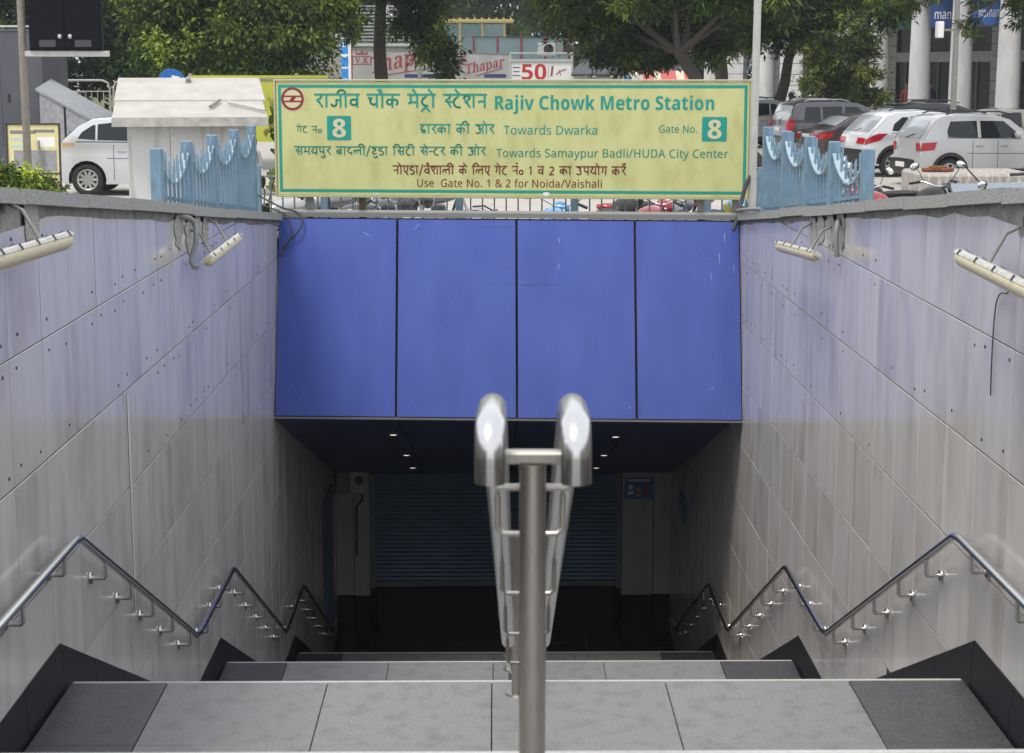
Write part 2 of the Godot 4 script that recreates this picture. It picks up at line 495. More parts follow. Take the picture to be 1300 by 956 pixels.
func wall_side(name_label: String, x: float, out: float, joint: float, pitch: float) -> void:
	# out: +1 if the masonry lies towards +x
	var w := thing("stair_wall", name_label, "wall")
	w.set_meta("kind", "structure")
	var side := Basis(Vector3(0, 0, -1), Vector3.UP, Vector3(-out, 0, 0))  # x of the polygon runs ahead, its face looks into the stairs
	var fl := floor_line()
	# masonry behind the tiles
	var core := PackedVector2Array()
	core.append_array([Vector2(-2.0, coping_y(-2.0)), Vector2(17.25, coping_y(17.25)), Vector2(17.3, -2.7), Vector2(24.2, -2.7), Vector2(24.2, -8.4), Vector2(-2.0, -8.4)])
	var b := MB.new()
	b.prism(core, 0.2, Transform3D(side, Vector3(x + out * 0.015, 0, 0)))
	obj("masonry", b, M.cement, w)
	var g := MB.new()
	var gp := PackedVector2Array([Vector2(-1.9, -1.0), Vector2(7.0, -1.0), Vector2(12.0, -1.36), Vector2(17.2, -1.72), Vector2(24.1, -2.75), Vector2(24.1, -8.2), Vector2(-1.9, -8.2)])
	g.prism(gp, 0.0, Transform3D(side, Vector3(x + out * 0.0032, 0, 0)))
	obj("grout_bed", g, M.groove, w)
	# where tiles may be: under the cement band, above the skirting
	var area := PackedVector2Array()
	var r := RandomNumberGenerator.new()
	r.seed = 5 + int(out)
	var d := 2.5
	while d < 17.1:
		area.append(Vector2(d, minf(coping_y(d) - 0.10 - 0.03 * r.randf(), -0.73 - 0.01 * r.randf())))
		d += 0.31
	area.append(Vector2(17.2, coping_y(17.2) - 0.12))
	area.append(Vector2(17.2, ceiling_y(17.2) + 0.3))
	area.append(Vector2(24.0, ceiling_y(24.0) + 0.1))
	var skirt_top := PackedVector2Array()
	for p in fl:
		skirt_top.append(p + Vector2(-0.12 if p.x > 1.5 else 0.0, 0.255))
	skirt_top[skirt_top.size() - 1] = Vector2(24.0, FLOORS[4] + 0.255)
	for i in range(skirt_top.size() - 1, -1, -1):
		area.append(skirt_top[i] + (Vector2(1.5, 0) if i == 0 else Vector2.ZERO))
	var full: Array[Mesh] = []
	var gap := 0.0075
	var fm := MB.new()
	fm.box(Vector3.ZERO, Vector3(0.0125, 0.6 - gap, pitch - gap), 0.0018)
	var shared := fm.mesh()
	var count := 0
	var screws := MB.new()
	for ci in range(-8, 30):
		for ri in range(-1, 12):
			var z0: float = joint + pitch * ci
			var y1 := -0.72 - 0.6 * ri
			if z0 < 6.2 or z0 > 23.5:
				continue
			var rect := PackedVector2Array([Vector2(z0 + gap / 2, y1 - gap / 2), Vector2(z0 + pitch - gap / 2, y1 - gap / 2), Vector2(z0 + pitch - gap / 2, y1 - 0.6 + gap / 2), Vector2(z0 + gap / 2, y1 - 0.6 + gap / 2)])
			var cut := Geometry2D.intersect_polygons(rect, area)
			for poly in cut:
				var area_of := 0.0
				for i in poly.size():
					area_of += poly[i].cross(poly[(i + 1) % poly.size()])
				if absf(area_of) * 0.5 < 0.004:
					continue
				var mid := Vector2(z0 + pitch / 2, y1 - 0.3)
				var o: MeshInstance3D
				var m: Material = M["tile%d" % (hash(Vector3i(ci, ri, int(out))) % 4)]
				var push := r.randf_range(0.0, 0.0022)
				if absf(absf(area_of) * 0.5 - (pitch - gap) * (0.6 - gap)) < 0.001:
					o = obj("tile", shared, m, w, Vector3(x + out * (0.006 - push), mid.y, -mid.x))
					o.rotation = Vector3(0, r.randf_range(-0.0022, 0.0022), r.randf_range(-0.0018, 0.0018))
				else:
					var moved := PackedVector2Array()
					for p in poly:
						moved.append(p - mid)
					var tb := MB.new()
					tb.prism(moved, 0.0125, Transform3D(side, Vector3.ZERO))
					o = obj("tile", tb, m, w, Vector3(x - out * push, mid.y, -mid.x))
				count += 1
			# fixing screws near the corners of the upper rows
			if y1 > -0.85 - 0.105 * z0 and z0 > 6.5 and z0 < 16.9:
				for s in [Vector2(0.10, -0.075), Vector2(pitch - 0.10, -0.075), Vector2(0.12, -0.52), Vector2(pitch - 0.09, -0.52)]:
					var q: Vector2 = Vector2(z0, y1) + s + Vector2(r.randf_range(-0.03, 0.03), r.randf_range(-0.02, 0.02))
					if r.randf() < 0.55 or q.y > coping_y(q.x) - 0.2:
						continue
					var xf := Transform3D(Basis(Vector3(0, 0, -1), Vector3(out, 0, 0), Vector3.UP), Vector3(x - out * 0.004, q.y, -q.x))
					screws.lathe([Vector2(0.009, 0.004), Vector2(0.0078, -0.001), Vector2(0.0, -0.001)], 7, xf)
	stuff(obj("screw_heads", screws, M.screw, w))
	# skirting slabs of dark granite
	for i in skirt_top.size() - 1:
		var a := fl[i]
		var c := fl[i + 1]
		if c.x < 5.0:
			continue
		var steps := maxi(1, int(round((c.x - a.x) / 0.75)))
		for k in steps:
			var f0 := a.lerp(c, float(k) / steps)
			var f1 := a.lerp(c, float(k + 1) / steps)
			var t0 := skirt_top[i].lerp(skirt_top[i + 1], float(k) / steps)
			var t1 := skirt_top[i].lerp(skirt_top[i + 1], float(k + 1) / steps)
			var sb := MB.new()
			sb.prism(PackedVector2Array([t0 + Vector2(0.002, 0), t1 - Vector2(0.002, 0), f1 - Vector2(0.002, 0.3), f0 + Vector2(0.002, -0.3)]), 0.02, Transform3D(side, Vector3(x - out * 0.006, 0, 0)))
			obj("skirting_slab", sb, M.skirt, w)
	# coping stones along the top
	var z := -2.0
	while z < 17.2:
		var z1 := minf(z + r.randf_range(0.95, 1.25), 17.3)
		var lift := r.randf_range(-0.006, 0.006)
		var cb := MB.new()
		var x0 := x - out * 0.05
		var x1 := x + out * 0.26
		cb.slab(V(x0, coping_y(z + 0.004) + lift, z + 0.004), V(x1, coping_y(z + 0.004) + lift, z + 0.004), V(x1, coping_y(z1 - 0.004) + lift, z1 - 0.004), V(x0, coping_y(z1 - 0.004) + lift, z1 - 0.004), Vector3(0, -0.07, 0))
		obj("coping_stone", cb, M.coping, w)
		z = z1
	# drips of paint and dried lime on the tiles
	var streaks := [[10.05, -1.95, -3.3, 0.055], [10.28, -2.0, -3.5, 0.012], [11.5, -1.36, -2.05, 0.012], [8.6, -3.05, -3.9, 0.01]] if out < 0 else [[14.9, -1.7, -2.3, 0.018], [15.6, -1.75, -2.5, 0.012], [16.4, -1.7, -2.0, 0.02], [13.2, -1.85, -2.6, 0.01], [7.35, -2.6, -3.1, 0.03], [15.2, -2.7, -3.3, 0.014]]
	for s in streaks:
		var st := MB.new()
		var pl := PackedVector2Array()
		var hgt: float = s[1] - s[2]
		for k in 9:
			pl.append(Vector2(s[0] - s[3] * (0.5 - 0.3 * k / 8.0) + r.randf_range(-0.003, 0.003), s[1] - hgt * k / 8.0))
		for k in range(8, -1, -1):
			pl.append(Vector2(s[0] + s[3] * (0.5 - 0.3 * k / 8.0) + r.randf_range(-0.003, 0.003), s[1] - hgt * k / 8.0))
		st.prism(pl, 0.0, Transform3D(side, Vector3(x - out * 0.0055, 0, 0)))
		obj("lime_streak", st, M.lime_streak, w)
	# patches of broken cement round the lamp brackets
	for p in ([[11.85, -1.14], [12.25, -1.2], [12.6, -1.16], [12.95, -1.25], [8.1, -0.72]] if out < 0 else [[11.95, -1.14], [12.3, -1.17], [12.7, -1.2], [13.0, -1.26], [7.5, -0.72]]):
		var pb := MB.new()
		var pl := PackedVector2Array()
		for k in 16:
			var a := TAU * k / 16.0
			pl.append(Vector2(p[0] + cos(a) * 0.17 * r.randf_range(0.55, 1.15), p[1] + sin(a) * 0.13 * r.randf_range(0.7, 1.25)))
		pb.prism(pl, 0.004, Transform3D(side, Vector3(x - out * 0.008, 0, 0)))
		obj("cement_patch", pb, M.cement_pale, w)


func build_stairs() -> void:
	for k in 5:
		# landing: bed and slabs
		var z0: float = (EDGES[k - 1] + TREAD * 10) if k else -2.5
		var z1: float = EDGES[k] if k < 4 else 24.4
		var l := thing("landing", ["top landing of grey granite at the head of the stairs", "upper landing of grey granite slabs with pale nosing edge", "middle landing of pale granite slabs with dark borders", "lower landing in shadow under the blue fascia", "dark hall floor at the foot of the stairs"][k], "landing")
		l.set_meta("kind", "structure")
		var bed := MB.new()
		bed.box(V((XL + XR) / 2, FLOORS[k] - 0.14, (z0 + z1) / 2), Vector3(XR - XL, 0.2, z1 - z0))
		obj("slab_bed", bed, M.groove, l)
		var xs := [XL + 0.02, XL + 0.52, XL + 1.35, XL + 2.2, XL + 3.1, XR - 0.62, XR - 0.02]
		if k == 4:
			xs = [XL + 0.02, -1.1, 0.1, 1.3, XR - 0.02]
		var zs := [z0, (z0 + z1) / 2, z1] if k != 0 else [z0, z0 + 1.0, z0 + 2.0, z0 + 3.0, z0 + 4.0, z0 + 5.0, z1]
		if k == 4:
			zs = [z0, z0 + 0.9, z0 + 1.8, z1]
		for i in xs.size() - 1:
			for j in zs.size() - 1:
				var border := k < 4 and (i == 0 or i == xs.size() - 2)
				var sb := MB.new()
				sb.box(V((xs[i] + xs[i + 1]) / 2, FLOORS[k] - 0.02 + rng.randf_range(-0.001, 0.001), (zs[j] + zs[j + 1]) / 2), Vector3(xs[i + 1] - xs[i] - 0.005, 0.04, zs[j + 1] - zs[j] - 0.005), 0.003)
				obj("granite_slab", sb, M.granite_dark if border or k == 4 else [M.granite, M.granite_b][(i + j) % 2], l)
		if k < 4:
			var nb := MB.new()
			nb.box(V((XL + XR) / 2, FLOORS[k] - 0.021, z1 + 0.012), Vector3(XR - XL - 0.05, 0.042, 0.022), 0.006)
			obj("nosing_strip", nb, M.nosing, l)
	for k in 4:
		var f := thing("stair_flight", ["first flight of granite steps down from the top landing", "second flight of granite steps below the upper landing", "third flight of granite steps below the middle landing", "last flight of granite steps down into the dark hall"][k], "stairs")
		f.set_meta("kind", "structure")
		for s in 10:
			var top: float = FLOORS[k] - 0.15 * (s + 1)
			var z: float = EDGES[k] + TREAD * s
			var sb := MB.new()
			sb.box(V((XL + XR) / 2, top - 0.02, z + TREAD / 2 + 0.012), Vector3(XR - XL - 0.03, 0.04, TREAD + 0.02), 0.005)
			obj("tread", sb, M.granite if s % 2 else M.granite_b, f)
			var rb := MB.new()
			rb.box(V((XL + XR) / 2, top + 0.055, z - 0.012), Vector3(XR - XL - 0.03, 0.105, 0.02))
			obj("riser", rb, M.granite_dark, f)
		var ub := MB.new()
		ub.prism(PackedVector2Array([Vector2(EDGES[k] - 0.05, FLOORS[k] - 0.24), Vector2(EDGES[k] + TREAD * 10, FLOORS[k + 1] - 0.24), Vector2(EDGES[k] + TREAD * 10, FLOORS[k + 1] - 0.5), Vector2(EDGES[k] - 0.05, FLOORS[k] - 0.5)]), XR - XL, Transform3D(Basis(Vector3(0, 0, -1), Vector3.UP, Vector3(1, 0, 0)), Vector3(XR, 0, 0)))
		obj("stringer", ub, M.dark, f)


func wall_rail(label: String, xw: float, out: float) -> void:
	var t := thing("wall_handrail", label, "handrail", Vector3.ZERO, 0.0, "zigzag handrails on the stair walls")
	var x := xw - out * 0.09
	var pts := [V(x, -2.37, 5.9), V(x, -2.37, 8.33), V(x, -2.39, 8.44), V(x, -4.0, 11.6), V(x, -4.02, 11.73), V(x, -4.02, 13.27), V(x, -4.05, 13.37), V(x, -5.65, 16.5), V(x, -5.67, 16.6), V(x, -5.67, 18.08), V(x, -5.7, 18.18), V(x, -7.28, 21.3), V(x, -7.3, 21.4), V(x, -7.3, 21.75)]
	var b := MB.new()
	b.tube(pts, 0.0215, 12)
	obj("rail", b, M.steel, t)
	for d in [6.6, 7.35, 8.1, 8.95, 9.55, 10.15, 10.75, 11.35, 12.05, 12.65, 13.1, 13.85, 14.45, 15.05, 15.65, 16.2, 17.0, 17.7, 18.5, 19.1, 19.7, 20.3, 20.9, 21.5]:
		var y := 0.0
		for i in pts.size() - 1:
			if d >= -pts[i].z and d <= -pts[i + 1].z:
				y = lerpf(pts[i].y, pts[i + 1].y, (d + pts[i].z) / (-pts[i + 1].z + pts[i].z))
		var br := MB.new()
		br.tube([V(x, y - 0.015, d), V(x, y - 0.095, d), V(x + out * 0.012, y - 0.107, d), V(xw - out * 0.012, y - 0.107, d)], 0.0135, 8)
		br.lathe([Vector2(0.0, 0.006), Vector2(0.032, 0.005), Vector2(0.034, -0.006)], 12, Transform3D(Basis(Vector3(0, 0, 1), Vector3(-out, 0, 0), Vector3.UP), V(xw - out * 0.012, y - 0.107, d)))
		obj("bracket", br, M.steel, t)


func centre_rail(label: String, xc: float, z_top: float, floor_top: float, near: bool) -> void:
	var t := thing("centre_handrail", label, "handrail", Vector3.ZERO, 0.0, "double handrails down the middle of the stairs")
	var gap := 0.072
	t.transform = Transform3D(Basis(), V(xc, 0, z_top)) * Transform3D(Basis(Vector3.UP, -0.0155 if near else -0.003), Vector3.ZERO) * Transform3D(Basis(), -V(xc, 0, z_top))
	var z_end := z_top + 3.62
	var y0 := floor_top + 0.9
	var y1 := y0 - 1.72
	for s in [-1.0, 1.0]:
		var x: float = xc + s * gap
		var b := MB.new()
		var pts := []
		# the near end turns down in a short return
		for k in 9:
			var a := PI / 2 * k / 8.0
			pts.append(V(x, y0 - 0.05 + 0.05 * sin(a), z_top - 0.17 - 0.05 * cos(a)))
		pts.push_front(V(x, y0 - 0.092, z_top - 0.22))
		pts.append_array([V(x, y0, z_top - 0.07), V(x, y0 - 0.008, z_top), V(x, y0 - 0.03, z_top + 0.06), V(x, y1 + 0.03, z_end - 0.06), V(x, y1 + 0.008, z_end), V(x, y1, z_end + 0.06), V(x, y1, z_end + 0.22)])
		for k in 7:
			var a := PI / 2 * k / 6.0
			pts.append(V(x, y1 - 0.06 + 0.06 * cos(a), z_end + 0.22 + 0.06 * sin(a)))
		b.tube(pts, 0.0262, 18)
		obj("rail", b, M.steel, t)
	var posts := [z_top - 0.13, z_top + 0.62, z_top + 1.5, z_top + 2.4, z_top + 3.3]
	for i in posts.size():
		var z: float = posts[i]
		var ry := y0 if z < z_top else lerpf(y0, y1, (z - z_top) / (z_end - z_top))
		var fy: float = floor_top
		if z > z_top + 0.55:
			fy = floor_top - 0.15 * clampf(ceilf((z - z_top - 0.55) / TREAD), 0, 11)
		var p := MB.new()
		var top := ry - (0.0795 if i == 0 else 0.2)
		p.tube([V(xc, fy, z), V(xc, top, z)], 0.0236, 18)
		p.lathe([Vector2(0.0, 0.012), Vector2(0.05, 0.01), Vector2(0.055, 0.0)], 16, Transform3D(Basis(), V(xc, fy, z)))
		obj("post", p, M.steel_satin, t)
		if i == 0:
			var c := MB.new()
			c.box(V(xc, ry - 0.068, z), Vector3(gap * 2 - 0.03, 0.022, 0.03), 0.004)
			obj("crossbar", c, M.steel_satin, t)
		for s in [-1.0, 1.0]:
			var k := MB.new()
			var x: float = xc + s * gap
			var yb := ry - 0.13
			k.tube([V(x, ry - 0.02, z + 0.03), V(x, yb + 0.012, z + 0.03), V(x - s * 0.012, yb, z + 0.03), V(xc + s * 0.015, yb, z + 0.03)], 0.0065, 8)
			obj("bracket", k, M.steel_satin, t)


func build_fascia() -> void:
	var f := thing("entrance_fascia", "slanted fascia of four blue metal panels over the stair opening", "fascia")
	f.set_meta("kind", "structure")
	var tl := V(XL, -1.51, 17.36)
	var tr := V(XR, -1.51, 16.92)
	var bl := V(XL, -3.47, 16.68)
	var br := V(XR, -3.47, 16.42)
	var cuts := [0.0, 0.2625, 0.5215, 0.776, 1.0]
	var nn := (tr - tl).cross(bl - tl).normalized()
	if nn.z < 0:
		nn = -nn
	for i in 4:
		var u0: float = cuts[i] + 0.0027
		var u1: float = cuts[i + 1] - 0.0027
		var b := MB.new()
		var wob := nn * rng.randf_range(-0.006, 0.006)
		var rows := 6
		var colsn := 6
		var grid := []
		for j in rows + 1:
			var line := []
			for k in colsn + 1:
				var u := lerpf(u0, u1, float(k) / colsn)
				var v := lerpf(0.012, 0.992, float(j) / rows)
				var p := tl.lerp(tr, u).lerp(bl.lerp(br, u), v)
				var dome := sin(PI * float(k) / colsn) * sin(PI * float(j) / rows) * 0.006
				line.append(p + wob + nn * dome)
			grid.append(line)
		for j in rows:
			for k in colsn:
				var na := []
				for q in [[j, k], [j, k + 1], [j + 1, k + 1], [j + 1, k]]:
					var dx := (float(q[1]) / colsn)
					var dy := (float(q[0]) / rows)
					na.append((nn - (tr - tl).normalized() * 0.006 * PI * cos(PI * dx) * sin(PI * dy) / 1.2 - (bl - tl).normalized() * 0.006 * PI * cos(PI * dy) * sin(PI * dx) / 2.0).normalized())
				b.tri(grid[j][k], grid[j][k + 1], grid[j + 1][k + 1], na[0], na[1], na[2])
				b.tri(grid[j][k], grid[j + 1][k + 1], grid[j + 1][k], na[0], na[2], na[3])
		b.slab(grid[0][0] - nn * 0.003, grid[0][colsn] - nn * 0.003, grid[rows][colsn] - nn * 0.003, grid[rows][0] - nn * 0.003, -nn * 0.03)
		obj("panel", b, M.blue, f)
	var back := MB.new()
	back.slab(tl - nn * 0.045, tr - nn * 0.045, br - nn * 0.045, bl - nn * 0.045, -nn * 0.06)
	obj("backing", back, M.gap, f)
	var top := MB.new()
	top.slab(tl + Vector3(0, 0.0, 0.02), tr + Vector3(0, 0.0, 0.02), tr + Vector3(0, 0.045, 0.02), tl + Vector3(0, 0.045, 0.02), Vector3(0, 0, -0.34))
	obj("flashing", top, M.flashing, f)
	var bot := MB.new()
	bot.slab(bl + Vector3(0, -0.012, 0.012), br + Vector3(0, -0.012, 0.012), br + Vector3(0, 0.006, 0.012), bl + Vector3(0, 0.006, 0.012), Vector3(0, 0, -0.05))
	obj("bottom_trim", bot, M.flashing, f)
	# scratches and old dents
	var face := func(u: float, v: float) -> Vector3: return tl.lerp(tr, u).lerp(bl.lerp(br, u), v) + nn * 0.0075
	for s in [[0.955, 0.17, 0.955, 0.225], [0.967, 0.07, 0.9665, 0.12], [0.937, 0.27, 0.9375, 0.31], [0.93, 0.31, 0.925, 0.45], [0.874, 0.46, 0.875, 0.5], [0.985, 0.23, 0.986, 0.265], [0.612, 0.10, 0.615, 0.125], [0.614, 0.23, 0.61, 0.26], [0.31, 0.035, 0.3, 0.065], [0.19, 0.08, 0.205, 0.10], [0.76, 0.93, 0.763, 0.945], [0.94, 0.83, 0.93, 0.85]]:
		var b := MB.new()
		var a: Vector3 = face.call(s[0], s[1])
		var c: Vector3 = face.call(s[2], s[3])
		var w := (c - a).cross(nn).normalized() * 0.0028
		b.quad(a - w, a + w, c + w * 0.5, c - w * 0.5, nn)
		obj("scratch", b, M.blue_scuff, f)
	for s in [[0.415, 0.335, 0.515, 0.336], [0.53, 0.337, 0.625, 0.337], [0.45, 0.05, 0.515, 0.047]]:
		var b := MB.new()
		var a: Vector3 = face.call(s[0], s[1])
		var c: Vector3 = face.call(s[2], s[3])
		b.quad(a, a + Vector3(0, 0.008, 0), c + Vector3(0, 0.006, 0), c, nn)
		obj("stain", b, M.blue_stain, f)
	# soffit panels that slope down over the stairs
	var so := thing("soffit", "dark blue sloping soffit panels over the lower stairs", "ceiling")
	so.set_meta("kind", "structure")
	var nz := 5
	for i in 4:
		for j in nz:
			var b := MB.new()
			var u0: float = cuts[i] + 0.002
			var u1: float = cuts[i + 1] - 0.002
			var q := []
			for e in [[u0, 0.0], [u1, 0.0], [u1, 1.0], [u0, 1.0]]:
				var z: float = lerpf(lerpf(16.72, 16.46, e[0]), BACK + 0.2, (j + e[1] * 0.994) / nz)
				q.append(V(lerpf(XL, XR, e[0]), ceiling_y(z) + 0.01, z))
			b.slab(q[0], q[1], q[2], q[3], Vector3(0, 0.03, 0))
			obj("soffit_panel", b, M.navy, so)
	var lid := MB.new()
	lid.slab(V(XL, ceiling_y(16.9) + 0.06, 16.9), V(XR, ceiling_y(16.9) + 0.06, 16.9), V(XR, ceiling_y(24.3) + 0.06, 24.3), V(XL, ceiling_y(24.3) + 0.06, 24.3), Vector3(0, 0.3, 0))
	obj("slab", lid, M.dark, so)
	var spots := [[-1.11, 18.05], [-1.09, 20.3], [-1.1, 22.0], [1.33, 18.3], [1.34, 20.37], [1.35, 22.08]]
	for i in spots.size():
		var s: Array = spots[i]
		var lt := thing("downlight", ["left row downlight nearest the blue fascia", "middle downlight of the left row in the dark soffit", "left row downlight nearest the shutter", "right row downlight nearest the blue fascia", "middle downlight of the right row in the dark soffit", "right row downlight nearest the shutter"][i], "downlight", V(s[0], ceiling_y(s[1]), s[1]), 0.0, "downlights in the dark soffit")
		lt.rotation.x = -atan(0.333)
		var rb := MB.new()
		rb.lathe([Vector2(0.042, 0.012), Vector2(0.055, 0.006), Vector2(0.055, -0.004), Vector2(0.042, -0.005), Vector2(0.04, 0.01)], 20)
		obj("bezel", rb, M.grey_metal, lt)
		var db := MB.new()
		db.lathe([Vector2(0.0, -0.002), Vector2(0.042, -0.002)], 20)
		obj("lens", db, M.lamp_lit, lt)
		var o := SpotLight3D.new()
		o.name = "beam"
		o.position = Vector3(0, -0.02, 0)
		o.rotation.x = -PI / 2 + atan(0.333)
		o.spot_angle = 55.0
		o.light_energy = 0.05
		o.light_size = 0.04
		o.spot_range = 12.0
		o.spot_attenuation = 2.0
		o.shadow_enabled = true
		o.light_color = Color(1.0, 0.97, 0.92)
		lt.add_child(o)


func build_hall() -> void:
	# end wall of the hall with its rolling shutter
	var w := thing("hall_end_wall", "grey clad pillars and lintel round the dark shutter", "wall")
	w.set_meta("kind", "structure")
	var zb := BACK
	for p in [[XL, -1.98, -0.02], [-1.97, -1.76, 0.0], [1.77, 2.2, 0.0], [2.21, XR, -0.03]]:
		for k in 2:
			var b := MB.new()
			var y0: float = [-7.32, -8.1][k]
			var y1: float = [-5.4, -7.33][k]
			b.box(V((p[0] + p[1]) / 2, (y0 + y1) / 2, zb + 0.25 - p[2]), Vector3(p[1] - p[0], y1 - y0, 0.5 - (0.0 if k == 0 else -0.02)), 0.004)
			obj(["pillar_panel", "dado_slab"][k], b, [M.pillar, M.skirt][k], w)
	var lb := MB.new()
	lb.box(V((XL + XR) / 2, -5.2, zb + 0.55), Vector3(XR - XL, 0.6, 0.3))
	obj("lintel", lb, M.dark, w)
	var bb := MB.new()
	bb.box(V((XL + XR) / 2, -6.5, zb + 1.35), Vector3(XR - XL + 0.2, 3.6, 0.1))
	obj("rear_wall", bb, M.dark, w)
	var s := thing("rolling_shutter", "wide dark blue rolling shutter pulled down across the hall", "shutter", V(0, 0, zb + 0.3))
	for k in 29:
		var b := MB.new()
		var y := -5.47 - 0.06 * k
		var prof := []
		for j in 6:
			var a := PI * j / 5.0
			prof.append(Vector2(sin(a) * 0.016, y - 0.058 * j / 5.0))
		for j in 5:
			b.quad(Vector3(-1.75, prof[j].y, prof[j].x), Vector3(1.76, prof[j].y, prof[j].x), Vector3(1.76, prof[j + 1].y, prof[j + 1].x), Vector3(-1.75, prof[j + 1].y, prof[j + 1].x))
		b.quad(Vector3(-1.75, y, -0.004), Vector3(1.76, y, -0.004), Vector3(1.76, y - 0.06, -0.004), Vector3(-1.75, y - 0.06, -0.004))
		obj("slat", b, M.shutter, s)
	var bar := MB.new()
	bar.box(Vector3(0, -7.245, 0.0), Vector3(3.5, 0.07, 0.05), 0.008)
	obj("bottom_bar", bar, M.grey_metal, s)
	for x in [-1.735, 1.745]:
		var g := MB.new()
		g.box(Vector3(x, -6.35, 0.03), Vector3(0.06, 1.9, 0.05))
		obj("guide_rail", g, M.grey_metal, s)
	var c := thing("counter", "low black barrier in the gap under the rolling shutter", "barrier", V(0, FLOORS[4], zb + 0.75))
	var cb := MB.new()
	cb.box(Vector3(0, 0.32, 0), Vector3(3.4, 0.64, 0.12), 0.01)
	obj("front_panel", cb, M.dark, c)
	var ct := MB.new()
	ct.box(Vector3(0, 0.66, 0), Vector3(3.44, 0.04, 0.2), 0.01)
	obj("top_rail", ct, M.gap, c)
	# a second narrow shutter on the left wall
	var s2 := thing("side_shutter", "narrow shutter on the left wall beside the end pillar", "shutter", V(XL + 0.012, 0, 21.7))
	for k in 36:
		var b := MB.new()
		b.box(Vector3(0.012, -5.55 - 0.05 * k, 0), Vector3(0.022, 0.046, 0.95), 0.007)
		obj("slat", b, M.shutter, s2)
	# boxes and conduits on the left pillar
	var m1 := thing("meter_box", "pale box high on the left hall pillar with a pipe below", "box", V(-1.9, -5.83, zb))
	var b1 := MB.new()
	b1.box(Vector3(0, 0.19, 0.06), Vector3(0.22, 0.37, 0.12), 0.01)
	obj("case", b1, M.fitting, m1)
	var b2 := MB.new()
	b2.lathe([Vector2(0.0, 0.02), Vector2(0.06, 0.015), Vector2(0.065, 0.0)], 14, Transform3D(Basis(Vector3.RIGHT, Vector3(0, 0, 1), Vector3.UP), Vector3(0.02, 0.2, 0.12)))
	obj("dial", b2, M.gap, m1)
	var b3 := MB.new()
	b3.tube([Vector3(0.05, 0, 0.03), Vector3(0.05, -0.1, 0.03), Vector3(-0.03, -0.2, 0.03), Vector3(-0.03, -0.9, 0.03)], 0.014, 8)
	obj("pipe", b3, M.cable, m1)
	var m2 := thing("switch_box", "dark box beside the pale meter box on the left hall pillar", "box", V(-2.12, -5.83, zb))
	var b4 := MB.new()
	b4.box(Vector3(0, 0.18, 0.06), Vector3(0.17, 0.34, 0.1), 0.01)
	obj("case", b4, M.grey_metal, m2)
	var b5 := MB.new()
	b5.box(Vector3(0.05, 0.2, 0.12), Vector3(0.02, 0.06, 0.02))
	obj("latch", b5, M.gap, m2)
	# blue notices
	for i in 2:
		var p := thing("notice_poster", ["blue notice with three faces on the right hall pillar", "blue notice on the right stair wall in the hall"][i], "poster", V(1.99, -5.78, zb + 0.0) if i == 0 else V(XR - 0.012, -5.66, 21.4), 0.0 if i == 0 else -PI / 2)
		var pb := MB.new()
		pb.box(Vector3(0, 0, 0.008), Vector3(0.39 if i == 0 else 0.6, 0.3, 0.012))
		obj("sheet", pb, M.poster_blue, p)
		for k in 3:
			var ib := MB.new()
			ib.lathe([Vector2(0.0, 0.0), Vector2(0.036, 0.0)], 14, Transform3D(Basis(Vector3.RIGHT, Vector3(0, 0, 1), Vector3.UP), Vector3(-0.11 + 0.11 * k, 0.02 - 0.03 * (k % 2), 0.0155)))
			ib.box(Vector3(-0.11 + 0.11 * k, -0.065 - 0.03 * (k % 2), 0.0152), Vector3(0.08, 0.05, 0.001))
			obj("printed_figure", ib, [M.white, M.amber, M.sign_red][k], p)
		var hb := MB.new()
		hb.box(Vector3(0, 0.115, 0.0153), Vector3(0.3, 0.03, 0.001))
		obj("printed_heading", hb, M.white, p)


